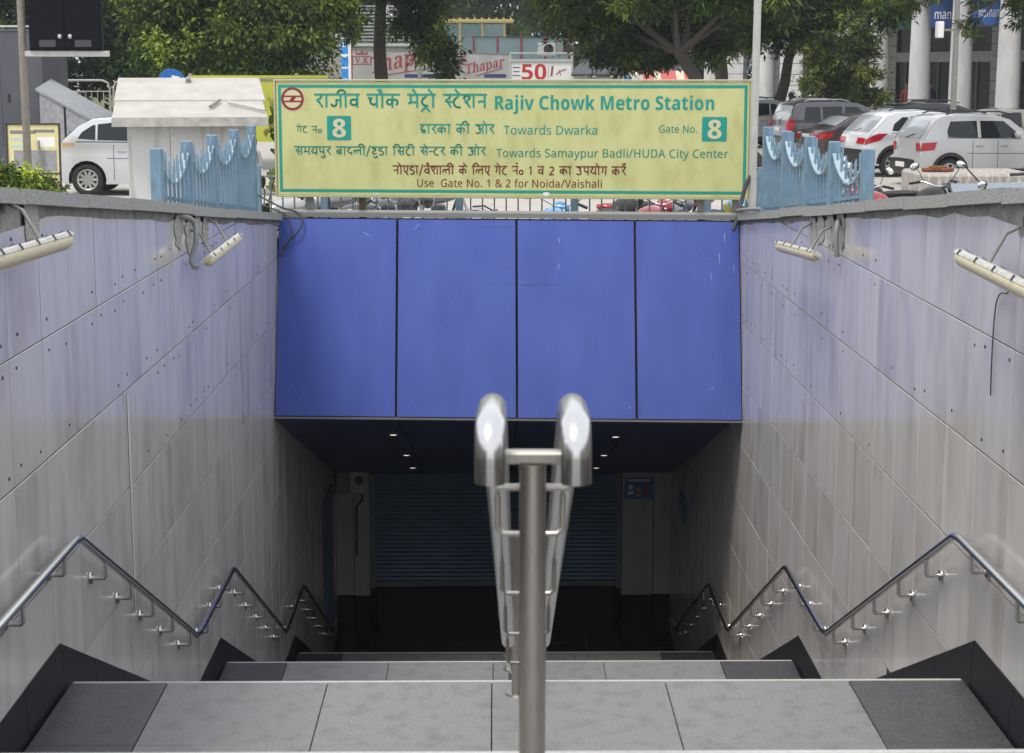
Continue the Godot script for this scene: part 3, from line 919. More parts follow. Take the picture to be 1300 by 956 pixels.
func wall_lamp(label: String, a: Vector3, b: Vector3, xw: float, out: float) -> void:
	var t := thing("tube_lamp", label, "lamp", (a + b) / 2, 0.0, "weatherproof tube lamps on the stair walls")
	var ax := (b - a).normalized()
	var ln := (b - a).length()
	# tilted so that the cover looks down into the stairs
	var dn := (Vector3(-out * 0.55, -0.84, 0))
	dn = (dn - ax * dn.dot(ax)).normalized()
	var sd := ax.cross(dn)
	var bs := Basis(sd, -dn, ax)  # local y points to the back of the lamp
	var trough := PackedVector2Array()
	for k in 9:
		var an := PI * k / 8.0
		trough.append(Vector2(cos(an) * 0.047, 0.006 + sin(an) * 0.022))
	trough.append_array([Vector2(-0.052, 0.006), Vector2(-0.052, -0.01), Vector2(0.052, -0.01), Vector2(0.052, 0.006)])
	var tb := MB.new()
	tb.prism(trough, ln, Transform3D(bs, ax * ln / 2))
	obj("housing", tb, M.fitting, t)
	var cov := MB.new()
	var n := 12
	var secs := []
	for e in [[-0.5, 0.0], [-0.5, 0.55], [-0.494, 0.8], [-0.48, 0.95], [-0.46, 1.0], [0.46, 1.0], [0.48, 0.95], [0.494, 0.8], [0.5, 0.55], [0.5, 0.0]]:
		var ring := []
		for k in n + 1:
			var an := PI * k / n
			ring.append(bs * Vector3(cos(an) * 0.046 * (0.4 + 0.6 * e[1]), -0.01 - sin(an) * 0.042 * e[1], e[0] * ln))
		secs.append(ring)
	for i in secs.size() - 1:
		for k in n:
			var an := PI * (k + 0.5) / n
			var nn := (bs * Vector3(cos(an), -sin(an), (-1.0 if i < 2 else 1.0 if i > 6 else 0.0))).normalized()
			cov.quad(secs[i][k], secs[i][k + 1], secs[i + 1][k + 1], secs[i + 1][k], nn)
	obj("cover", cov, M.diffuser, t)
	for k in 5:
		for s in [-1.0, 1.0]:
			var cb := MB.new()
			cb.box(bs * Vector3(s * 0.0535, 0.002, (k - 2) * ln * 0.22), Vector3(0.006, 0.03, 0.018), 0.001, bs)
			obj("clip", cb, M.cable, t)
		var st := MB.new()
		st.box(bs * Vector3(0, 0.0292, (k - 2) * ln * 0.22), Vector3(0.07, 0.003, 0.012), 0.001, bs)
		obj("strap", st, M.cable, t)
	var mid := (a + b) / 2
	for s in [-0.32, 0.2]:
		var br := MB.new()
		var p: Vector3 = ax * (ln * s) - dn * 0.027
		var wallp := Vector3(xw - mid.x - out * 0.004, p.y + 0.16, p.z - 0.08)
		br.tube([p, p.lerp(wallp, 0.5) + Vector3(0, 0.05, 0), wallp], 0.009, 7)
		br.box(wallp, Vector3(0.012, 0.09, 0.05), 0.003)
		obj("bracket", br, M.grey_metal, t)


func cord(called: String, label: String, pts: Array, r: float, m: Material, category := "cable") -> void:
	# a smooth curve through the points
	var c := Curve3D.new()
	for i in pts.size():
		var p: Vector3 = pts[i]
		var tn := Vector3.ZERO
		if i > 0 and i < pts.size() - 1:
			tn = (pts[i + 1] - pts[i - 1]) * 0.2
		c.add_point(p, -tn, tn)
	c.bake_interval = 0.06
	var b := MB.new()
	var baked := c.get_baked_points()
	var arr := []
	for i in baked.size():
		if i == 0 or baked[i].distance_to(arr[-1]) > 0.012:
			arr.append(baked[i])
	b.tube(arr, r, 7)
	tag(obj(called, b, m), label, category)


# ------------------------------------------------------------------ lettering
func font(which: String, weight := 400) -> SystemFont:
	var f := SystemFont.new()
	f.font_names = PackedStringArray([which])
	f.font_weight = weight
	return f


func letters(text: String, f: Font) -> TextMesh:
	var t := TextMesh.new()
	t.text = text
	t.font = f
	t.font_size = 96
	t.pixel_size = 0.01
	t.depth = 0.0
	t.curve_step = 2.0
	t.horizontal_alignment = HORIZONTAL_ALIGNMENT_LEFT
	return t


# lettering whose box runs from x0 to x1 with its baseline at y and capitals cap high; local z faces the reader
func write(parent: Node, text: String, x0: float, x1: float, y: float, cap: float, m: Material, z := 0.003, which := "Droid Sans", weight := 400, lean := 0.0, rise := 0.0) -> MeshInstance3D:
	var f := font(which, weight)
	var t := letters(text, f)
	var h := letters("H", f).get_aabb()
	var bb := t.get_aabb()
	var sx := (x1 - x0) / bb.size.x
	var sy := cap / h.size.y
	var o := MeshInstance3D.new()
	o.mesh = t
	o.material_override = m
	o.name = "lettering"
	var rot := Basis(Vector3(0, 0, 1), rise)
	o.transform = Transform3D(rot * Basis(Vector3(sx, 0, 0), Vector3(lean * sy, sy, 0), Vector3(0, 0, 1)), Vector3(x0, y, z) + rot * Vector3(-bb.position.x * sx - lean * sy * h.position.y, -h.position.y * sy, 0))
	parent.add_child(o, true)
	return o


# hand-drawn letters of the Hindi alphabet: the headline is at 1, the baseline at 0.
# each: advance, then strokes. L x y x y ... is a line, A cx cy rx ry from to is an arc in degrees.
const HINDI := {
	"aa": "0.34|L 0.17 1 0.17 0",
	"ra": "0.56|L 0.36 1 0.43 0.86 0.36 0.7 0.13 0.56|L 0.13 0.56 0.3 0.42 0.5 0.02",
	"ja": "0.82|L 0.68 1 0.68 0|L 0.68 0.58 0.42 0.58 0.44 0.36|A 0.28 0.34 0.16 0.22 0 -170",
	"ii": "0.34|L 0.17 1 0.17 0|A -0.08 1.0 0.25 0.34 0 175",
	"va": "0.68|L 0.53 1 0.53 0|A 0.32 0.42 0.21 0.22 0 360",
	"ba": "0.68|L 0.53 1 0.53 0|A 0.32 0.42 0.21 0.22 0 360|L 0.2 0.56 0.45 0.28",
	"cha": "0.76|L 0.6 1 0.6 0|L 0.06 0.74 0.34 0.74|A 0.42 0.5 0.22 0.25 130 300|L 0.5 0.28 0.6 0.34",
	"au": "0.34|L 0.17 1 0.17 0|L 0.17 1 -0.12 1.4|L 0.17 1 0.06 1.44",
	"o": "0.34|L 0.17 1 0.17 0|L 0.17 1 -0.12 1.42",
	"e": "0|L -0.15 1 -0.42 1.42",
	"ai": "0|L -0.15 1 -0.42 1.4|L -0.15 1 -0.24 1.44",
	"dot": "0|A -0.15 1.36 0.045 0.045 0 360",
	"ka": "0.9|L 0.44 1 0.44 0|A 0.27 0.44 0.17 0.19 0 360|L 0.44 0.5 0.52 0.62 0.66 0.62 0.74 0.5 0.74 0.34 0.64 0.2",
	"ma": "0.74|L 0.6 1 0.6 0|L 0.22 1 0.22 0.42 0.6 0.42|L 0.22 0.42 0.12 0.36 0.14 0.28",
	"ta": "0.64|L 0.38 1 0.38 0.8|A 0.42 0.42 0.28 0.38 100 300",
	"tra": "0.64|L 0.38 1 0.38 0.8|A 0.42 0.48 0.28 0.32 100 290|L 0.34 0.1 0.1 -0.28|L 0.34 0.1 0.62 -0.28",
	"sa": "0.82|L 0.36 1 0.43 0.86 0.36 0.7 0.13 0.56|L 0.13 0.56 0.3 0.42 0.48 0.02|L 0.34 0.46 0.68 0.46|L 0.68 1 0.68 0",
	"sh": "0.5|L 0.36 1 0.43 0.86 0.36 0.7 0.13 0.56|L 0.13 0.56 0.3 0.42 0.48 0.02|L 0.36 0.46 0.56 0.46",
	"sha": "0.82|L 0.68 1 0.68 0|A 0.28 0.76 0.17 0.16 -60 230|L 0.37 0.62 0.14 0.46|L 0.14 0.46 0.3 0.4 0.46 0.02",
	"na": "0.66|L 0.52 1 0.52 0|L 0.52 0.5 0.24 0.5|L 0.24 0.52 0.12 0.42",
	"nh": "0.42|L 0.46 0.5 0.18 0.5|L 0.18 0.52 0.08 0.42",
	"ga": "0.66|L 0.52 1 0.52 0|L 0.24 1 0.24 0.42 0.12 0.3",
	"dva": "0.62|L 0.34 1 0.34 0.82|A 0.36 0.58 0.22 0.24 95 250|A 0.36 0.28 0.15 0.17 0 360|L 0.3 0.36 0.52 0.08",
	"da": "0.62|L 0.36 1 0.36 0.82|A 0.4 0.56 0.26 0.28 95 262|L 0.36 0.28 0.5 0.36 0.42 0.24 0.54 0.0",
	"a": "0.84|L 0.7 1 0.7 0|A 0.28 0.72 0.18 0.17 130 -80|A 0.28 0.3 0.22 0.25 80 -150|L 0.34 0.54 0.7 0.54",
	"ya": "0.72|L 0.57 1 0.57 0|L 0.16 1 0.28 0.86 0.26 0.66 0.12 0.58|A 0.34 0.46 0.23 0.22 150 350",
	"pa": "0.68|L 0.53 1 0.53 0|L 0.17 1 0.17 0.62|A 0.35 0.6 0.18 0.24 180 330",
	"u": "0|A -0.2 -0.16 0.17 0.14 60 -200",
	"la": "0.88|L 0.72 1 0.72 0|A 0.24 0.4 0.15 0.2 -120 -350|A 0.54 0.42 0.18 0.2 180 20|L 0.39 0.4 0.36 0.16",
	"ha": "0.64|L 0.38 1 0.38 0.85 0.14 0.8|A 0.28 0.68 0.17 0.13 140 -60|L 0.36 0.57 0.17 0.46|A 0.34 0.3 0.18 0.16 130 290|L 0.4 0.16 0.54 0.28",
	"dda": "0.64|L 0.38 1 0.38 0.82 0.14 0.8|A 0.3 0.66 0.18 0.16 150 270|A 0.32 0.26 0.22 0.24 90 -140",
	"i": "0.34|L 0.17 1 0.17 0|A 0.42 1.0 0.25 0.34 5 180",
	"ai_vowel": "0.62|L 0.16 1 0.16 0.55|A 0.33 0.5 0.17 0.2 180 330|L 0.48 1 0.48 0.4 0.34 0.2 0.56 -0.12",
	"uu": "0.68|A 0.28 0.72 0.18 0.17 130 -80|A 0.28 0.3 0.24 0.26 80 -150",
	"zero": "0.54|A 0.27 0.3 0.19 0.25 0 360",
	"one": "0.5|L 0.14 0.84 0.28 0.95 0.28 0",
	"two": "0.62|A 0.3 0.7 0.2 0.24 150 -30|L 0.47 0.58 0.1 0.03 0.55 0.03",
	"slash": "0.5|L 0.08 -0.16 0.42 1.2",
}


func stroke(b: MB, pts: PackedVector2Array, w: float, xf: Transform3D) -> void:
	var nn := xf.basis.z.normalized()
	for i in pts.size() - 1:
		var d := (pts[i + 1] - pts[i]).normalized()
		var s := Vector2(-d.y, d.x) * w * 0.5
		var q := []
		for p in [pts[i] + s, pts[i] - s, pts[i + 1] - s, pts[i + 1] + s]:
			q.append(xf * Vector3(p.x, p.y, 0))
		b.quad(q[0], q[1], q[2], q[3], nn)
		if i > 0:
			for k in 8:
				var a0 := TAU * k / 8.0
				var a1 := TAU * (k + 1) / 8.0
				b.flat(xf * Vector3(pts[i].x, pts[i].y, 0.0), xf * Vector3(pts[i].x + cos(a0) * w / 2, pts[i].y + sin(a0) * w / 2, 0.0), xf * Vector3(pts[i].x + cos(a1) * w / 2, pts[i].y + sin(a1) * w / 2, 0.0), nn)


# words are separated by spaces, the letters of a word by dots
func write_hindi(parent: Node, text: String, x0: float, x1: float, y_base: float, y_head: float, m: Material, w := 0.135, z := 0.003) -> void:
	var pen := 0.0
	var lines := []
	for word in text.split(" "):
		if word == "":
			pen += 0.42
			continue
		var start := pen
		var bare := true
		for g in word.split("."):
			var spec: PackedStringArray = (HINDI[g] as String).split("|")
			if not g in ["zero", "one", "two", "slash"]:
				bare = false
			else:
				if not bare:
					lines.append(PackedVector2Array([Vector2(start, 1), Vector2(pen, 1)]))
				bare = true
			for i in range(1, spec.size()):
				var e := spec[i].split(" ")
				var p := PackedVector2Array()
				if e[0] == "L":
					for k in range(1, e.size(), 2):
						p.append(Vector2(pen + float(e[k]), float(e[k + 1])))
				else:
					var a0 := deg_to_rad(float(e[5]))
					var a1 := deg_to_rad(float(e[6]))
					for k in 13:
						var a := lerpf(a0, a1, k / 12.0)
						p.append(Vector2(pen + float(e[1]) + cos(a) * float(e[3]), float(e[2]) + sin(a) * float(e[4])))
				lines.append(p)
			pen += float(spec[0])
			if bare:
				start = pen
		if not bare:
			lines.append(PackedVector2Array([Vector2(start, 1), Vector2(pen, 1)]))
		pen += 0.42
	pen -= 0.42
	var sx := (x1 - x0) / pen
	var sy := y_head - y_base
	var b := MB.new()
	for p in lines:
		var q := PackedVector2Array()
		for v in p:
			q.append(Vector2(x0 + v.x * sx, y_base + v.y * sy))
		stroke(b, q, w * sy, Transform3D(Basis(), Vector3(0, 0, z + 0.0001 * (lines.find(p) % 17))))
	obj("lettering", b, m, parent)


func ring(b: MB, x: float, y: float, r0: float, r1: float, z: float) -> void:
	for k in 40:
		var a := TAU * k / 40.0
		var c := TAU * (k + 1) / 40.0
		b.quad(Vector3(x + cos(a) * r0, y + sin(a) * r0, z), Vector3(x + cos(a) * r1, y + sin(a) * r1, z), Vector3(x + cos(c) * r1, y + sin(c) * r1, z), Vector3(x + cos(c) * r0, y + sin(c) * r0, z), Vector3(0, 0, 1))


func rounded(x0: float, y0: float, x1: float, y1: float, r: float) -> PackedVector2Array:
	var p := PackedVector2Array()
	for q in [[x1 - r, y1 - r, 0], [x0 + r, y1 - r, 90], [x0 + r, y0 + r, 180], [x1 - r, y0 + r, 270]]:
		for k in 6:
			var a: float = deg_to_rad(q[2] + k * 18.0)
			p.append(Vector2(q[0] + cos(a) * r, q[1] + sin(a) * r))
	return p


func build_sign() -> void:
	var wd := 4.856
	var ht := 1.185
	var t := thing("station_sign", "long yellow green station sign with teal and brown lettering above the blue panels", "sign", V(0.157, -1.32, 17.375), -0.0928)
	var px := func(x: float) -> float: return (x - 350.5) / 601.5 * wd - wd / 2
	var py := func(x: float, y: float) -> float: return ht * (1.0 - (y - 101.0 - 3.0 * (x - 350.0) / 602.0) / 148.2)
	var b := MB.new()
	b.box(Vector3(0, ht / 2, -0.035), Vector3(wd - 0.03, ht - 0.03, 0.07))
	obj("board", b, M.khaki, t)
	for e in [[0, 0.0, wd, 0.018], [0, ht, wd, 0.018]]:
		var f := MB.new()
		f.box(Vector3(0, e[1], -0.03), Vector3(e[2] + 0.018, 0.022, 0.086), 0.004)
		obj("frame_rail", f, M.frame_khaki, t)
	for s in [-1.0, 1.0]:
		var f := MB.new()
		f.box(Vector3(s * wd / 2, ht / 2, -0.03), Vector3(0.022, ht - 0.022, 0.086), 0.004)
		obj("frame_rail", f, M.frame_khaki, t)
	# teal border line
	var bd := MB.new()
	var x0: float = -wd / 2 + 0.036
	var x1: float = wd / 2 - 0.036
	var y0 := 0.043
	var y1 := ht - 0.045
	var lw := 0.03
	for q in [[x0, y1 - lw, x1, y1], [x0, y0, x1, y0 + lw], [x0, y0 + lw, x0 + lw, y1 - lw], [x1 - lw, y0 + lw, x1, y1 - lw]]:
		bd.quad(Vector3(q[0], q[1], 0.0025), Vector3(q[2], q[1], 0.0025), Vector3(q[2], q[3], 0.0025), Vector3(q[0], q[3], 0.0025), Vector3(0, 0, 1))
	obj("border_line", bd, M.teal, t)
	# round emblem: a ring crossed by a slanted band
	var ex: float = px.call(373.5)
	var ey: float = py.call(373.5, 124.6)
	var rim := MB.new()
	ring(rim, ex, ey, 0.0, 0.126, 0.0022)
	obj("emblem_ground", rim, M.khaki_pale, t)
	var em := MB.new()
	ring(em, ex, ey, 0.092, 0.119, 0.0035)
	for s in [-1.0, 1.0]:
		em.quad(Vector3(ex - 0.1, ey + s * 0.026 - 0.008, 0.0042), Vector3(ex + 0.1, ey + s * 0.026 - 0.008, 0.0042), Vector3(ex + 0.1, ey + s * 0.026 + 0.008, 0.0042), Vector3(ex - 0.1, ey + s * 0.026 + 0.008, 0.0042), Vector3(0, 0, 1))
	em.quad(Vector3(ex - 0.035, ey - 0.02, 0.0046), Vector3(ex + 0.012, ey - 0.02, 0.0046), Vector3(ex + 0.04, ey + 0.02, 0.0046), Vector3(ex - 0.005, ey + 0.02, 0.0046), Vector3(0, 0, 1))
	obj("emblem", em, M.maroon, t)
	# gate number squares
	for g in [[417.3, 448.2, 146.6, 177.2], [892.0, 922.8, 149.2, 179.6]]:
		var gb := MB.new()
		gb.prism(rounded(px.call(g[0]), py.call(g[0], g[3]), px.call(g[1]), py.call(g[1], g[2]), 0.014), 0.0, Transform3D(Basis(), Vector3(0, 0, 0.003)))
		obj("number_square", gb, M.teal, t)
		write(t, "8", px.call(g[0] + 7.0), px.call(g[1] - 6.6), py.call(g[0], g[3] - 3.6), 0.185, M.khaki_pale, 0.005, "Droid Sans", 700)
	var tl: Material = M.teal
	var td: Material = M.teal_dark
	write_hindi(t, "ra.aa.ja.ii.va cha.au.ka ma.e.tra.o sh.ta.e.sha.na", px.call(401.5), px.call(622), py.call(500, 136.4), py.call(500, 119.6), tl, 0.15)
	write(t, "Rajiv Chowk Metro Station", px.call(632), px.call(906.5), py.call(770, 139.6), 0.137, tl, 0.003, "Droid Sans", 600)
	write_hindi(t, "ga.e.ta na.zero", px.call(377), px.call(411), py.call(394, 167.8), py.call(394, 159.6), td, 0.135)
	write_hindi(t, "dva.aa.ra.ka.aa ka.ii a.o.ra", px.call(536), px.call(631.5), py.call(580, 169.4), py.call(580, 157.8), tl, 0.14)
	write(t, "Towards Dwarka", px.call(643), px.call(761), py.call(700, 170.6), 0.088, tl)
	write(t, "Gate No.", px.call(838.5), px.call(886), py.call(860, 168.6), 0.072, td)
	write_hindi(t, "sa.ma.ya.pa.u.ra ba.aa.da.la.ii.slash.ha.u.dda.aa i.sa.ta.ii sa.e.nh.ta.ra ka.ii a.o.ra", px.call(374.5), px.call(620.5), py.call(500, 196.7), py.call(500, 186.2), td, 0.14)
	write(t, "Towards Samaypur Badli/HUDA City Center", px.call(633.5), px.call(925), py.call(780, 199.8), 0.083, td)
	write_hindi(t, "na.o.ai_vowel.dda.aa.slash.va.ai.sha.aa.la.ii ka.e i.la.ai_vowel ga.e.ta na.dot.zero one va two ka.aa uu.pa.ya.o.ga ka.ra.e.dot", px.call(501), px.call(798), py.call(650, 221.6), py.call(650, 211.0), M.brown, 0.14)
	write(t, "Use  Gate No. 1 & 2 for Noida/Vaishali", px.call(532.5), px.call(767.5), py.call(650, 237.6), 0.078, M.brown, 0.003, "Droid Sans", 500)
	# posts behind and scuffs of lost paint
	for x in [-2.1, -1.55, 1.95, 2.3]:
		var p := MB.new()
		p.box(Vector3(x, -0.35, -0.12), Vector3(0.07, 1.9, 0.07), 0.006)
		obj("support_post", p, M.post_rust if absf(x) < 1.8 else M.grey_metal, t)
	for s in [[481.0, 246.0, 0.012], [697.0, 246.5, 0.03], [560.0, 246.0, 0.009], [615.0, 246.4, 0.007]]:
		var q := MB.new()
		q.lathe([Vector2(0.0, 0.0), Vector2(s[2], 0.0)], 7, Transform3D(Basis(Vector3.RIGHT * 1.3, Vector3(0, 0, 1), Vector3.UP * 0.7), Vector3(px.call(s[0]), py.call(s[0], s[1]), 0.004)))
		obj("paint_chip", q, M.white, t)


# ------------------------------------------------------------------ fences
func wave_fence(label: String, x: float, posts: Array) -> void:
	var t := thing("wave_fence", label, "fence")
	for i in posts.size():
		var z: float = posts[i]
		var yb := coping_y(z) - 0.02
		var b := MB.new()
		b.box(V(x, (yb - 0.575) / 2, z), Vector3(0.085, -0.575 - yb, 0.085), 0.006)
		obj("post", b, M.fence_blue, t)
		if i == posts.size() - 1:
			break
		var z2: float = posts[i + 1]
		# the curved rail hangs between the posts
		var rail := MB.new()
		var n := 14
		var low := -0.855
		var pts := []
		for k in n + 1:
			var u := float(k) / n
			pts.append(V(x, lerpf(-0.665, low, pow(sin(PI * u), 0.8)), lerpf(z + 0.05, z2 - 0.05, u)))
		for k in n:
			var a: Vector3 = pts[k]
			var c: Vector3 = pts[k + 1]
			var sx := Vector3(0.026, 0, 0)
			var th := Vector3(0, -0.013, 0)
			rail.quad(a - sx, a + sx, c + sx, c - sx)
			rail.quad(a - sx + th, a + sx + th, c + sx + th, c - sx + th)
			rail.quad(a - sx, c - sx, c - sx + th, a - sx + th, Vector3(-1, 0, 0))
			rail.quad(a + sx, c + sx, c + sx + th, a + sx + th, Vector3(1, 0, 0))
		obj("curved_rail", rail, M.fence_pale, t)
		var np := 13
		for k in np:
			var u := (k + 0.7) / (np + 0.4)
			var zz := lerpf(z + 0.05, z2 - 0.05, u)
			var top := lerpf(-0.665, low, pow(sin(PI * u), 0.8)) + 0.115 + 0.03 * ((k * 7 + i * 3) % 3)
			var bot := coping_y(zz) - 0.01
			var p := MB.new()
			p.prism(PackedVector2Array([Vector2(-0.013, bot), Vector2(0.013, bot), Vector2(0.013, top - 0.06), Vector2(0, top), Vector2(-0.013, top - 0.06)]), 0.012, Transform3D(Basis(Vector3(0, 0, -1), Vector3.UP, Vector3(1, 0, 0)), V(x + 0.02 + 0.012 * ((k % 2) * 2 - 1), 0, zz)))
			obj("picket", p, M.fence_blue, t)
		var lr := MB.new()
		lr.slab(V(x - 0.01, coping_y(z) + 0.07, z + 0.04), V(x + 0.01, coping_y(z) + 0.07, z + 0.04), V(x + 0.01, coping_y(z2) + 0.07, z2 - 0.04), V(x - 0.01, coping_y(z2) + 0.07, z2 - 0.04), Vector3(0, -0.025, 0))
		obj("bottom_rail", lr, M.fence_blue, t)


func low_railing() -> void:
	var t := thing("low_railing", "low grey blue bar railing behind the station sign", "railing")
	var a := V(-2.75, 0, 18.9)
	var c := V(3.0, 0, 18.4)
	var n := 44
	for k in n + 1:
		var p := a.lerp(c, float(k) / n)
		var b := MB.new()
		b.box(p + Vector3(0, -1.85, 0), Vector3(0.016, 1.35, 0.03), 0.002)
		obj("bar", b, M.rail_blue, t)
	for y in [-1.66, -1.2]:
		var r := MB.new()
		r.tube([a + Vector3(0, y, 0), c + Vector3(0, y, 0)], 0.012, 6)
		obj("rail", r, M.grey_metal, t)
	for u in [0.02, 0.15, 0.41, 0.63, 0.88, 0.98]:
		var r := MB.new()
		var p := a.lerp(c, u)
		r.box(p + Vector3(0, -1.85, 0.03), Vector3(0.085, 1.55, 0.06), 0.006)
		obj("post", r, M.fence_blue, t)


# ------------------------------------------------------------------ street furniture
func build_kiosk() -> void:
	var t := thing("white_kiosk", "small white hut with a sloping cream roof behind the left blue fence", "kiosk", V(-3.5, STREET, 19.7), 0.17)
	var top := 2.1
	var b := MB.new()
	for i in 3:
		b = MB.new()
		var w := 1.38 / 3.0
		b.box(Vector3(-0.69 + w * (i + 0.5), top / 2, 0.68), Vector3(w - 0.004, top, 0.03), 0.003)
		obj("wall_panel", b, M.kiosk_white, t)
	for s in [-1.0, 1.0]:
		var q := MB.new()
		q.prism(PackedVector2Array([Vector2(-0.66, 0), Vector2(0.70, 0), Vector2(0.70, top + 0.26), Vector2(-0.66, top - 0.06)]), 0.03, Transform3D(Basis(Vector3(0, 0, -1), Vector3.UP, Vector3.RIGHT), Vector3(s * 0.68 + 0.015, 0, 0.0)))
		obj("side_wall", q, M.kiosk_white, t)
	var bk := MB.new()
	bk.box(Vector3(0, top / 2 + 0.1, -0.72), Vector3(1.39, top + 0.2, 0.03))
	obj("rear_wall", bk, M.kiosk_white, t)
	# the roof: two lapped sheets and a thick front edge
	var e := Vector3(0, top - 0.045, 0.93)
	var r := Vector3(0, top + 0.36, -0.65)
	for i in 2:
		var u0 := 0.0 if i == 0 else 0.40
		var u1 := 0.43 if i == 0 else 1.0
		var p0 := e.lerp(r, u0) + Vector3(0, 0.014 * i, 0)
		var p1 := e.lerp(r, u1) + Vector3(0, 0.014 * i, 0)
		var q := MB.new()
		q.slab(p0 + Vector3(-0.84, 0.05, 0), p0 + Vector3(0.84, 0.05, 0), p1 + Vector3(0.81, 0.05, 0), p1 + Vector3(-0.83, 0.05, 0), Vector3(0, -0.03, 0))
		obj("roof_sheet", q, M.kiosk_roof, t)
	var ed := MB.new()
	ed.slab(e + Vector3(-0.845, 0.045, 0.012), e + Vector3(0.845, 0.045, 0.012), e + Vector3(0.845, -0.05, 0.012), e + Vector3(-0.845, -0.05, 0.012), Vector3(0, 0, -0.06))
	obj("roof_edge", ed, M.kiosk_edge, t)
	var sl := MB.new()
	sl.box(Vector3(0.665, top - 0.17, 0.7), Vector3(0.05, 0.24, 0.02))
	obj("dark_slot", sl, M.black, t)
	var rn := (r - e).normalized()
	for p in [["pipe_scrap", -0.02, 0.93, 0.0, -0.08, 0.03], ["pipe_scrap", 0.22, 0.18, 0.11, 0.17, 0.018], ["metal_strip", 0.42, 0.30, 0.40, -0.22, 0.016]]:
		var q := MB.new()
		var base := e.lerp(r, p[2]) + Vector3(p[1], 0.085, 0)
		q.tube([base, base + Vector3(p[3], 0, 0) + rn * p[4] * 1.6], p[5], 8)
		var lying := obj(p[0], q, M.grey_metal if p[0] == "pipe_scrap" else M.fitting, self, t.position)
		lying.rotation.y = t.rotation.y
		tag(lying, {0.93: "short pipe stub lying at the ridge of the kiosk roof", 0.18: "short pipe lying loose near the kiosk roof edge", 0.30: "long metal strip lying at the right end of the kiosk roof"}[p[2]], "pipe")


func pole(called: String, label: String, x: float, z: float, y0: float, y1: float, r: float, m: Material, lean := 0.0, category := "pole") -> Node3D:
	var t := thing(called, label, category, V(x, y0, z))
	var b := MB.new()
	b.tube([Vector3.ZERO, Vector3(lean, y1 - y0, 0)], r, 12, r * 0.85)
	obj("shaft", b, m, t)
	var c := MB.new()
	c.lathe([Vector2(0.0, 0.03), Vector2(r * 1.9, 0.025), Vector2(r * 2.0, 0.0)], 12)
	obj("base_plate", c, M.grey_metal, t)
	return t


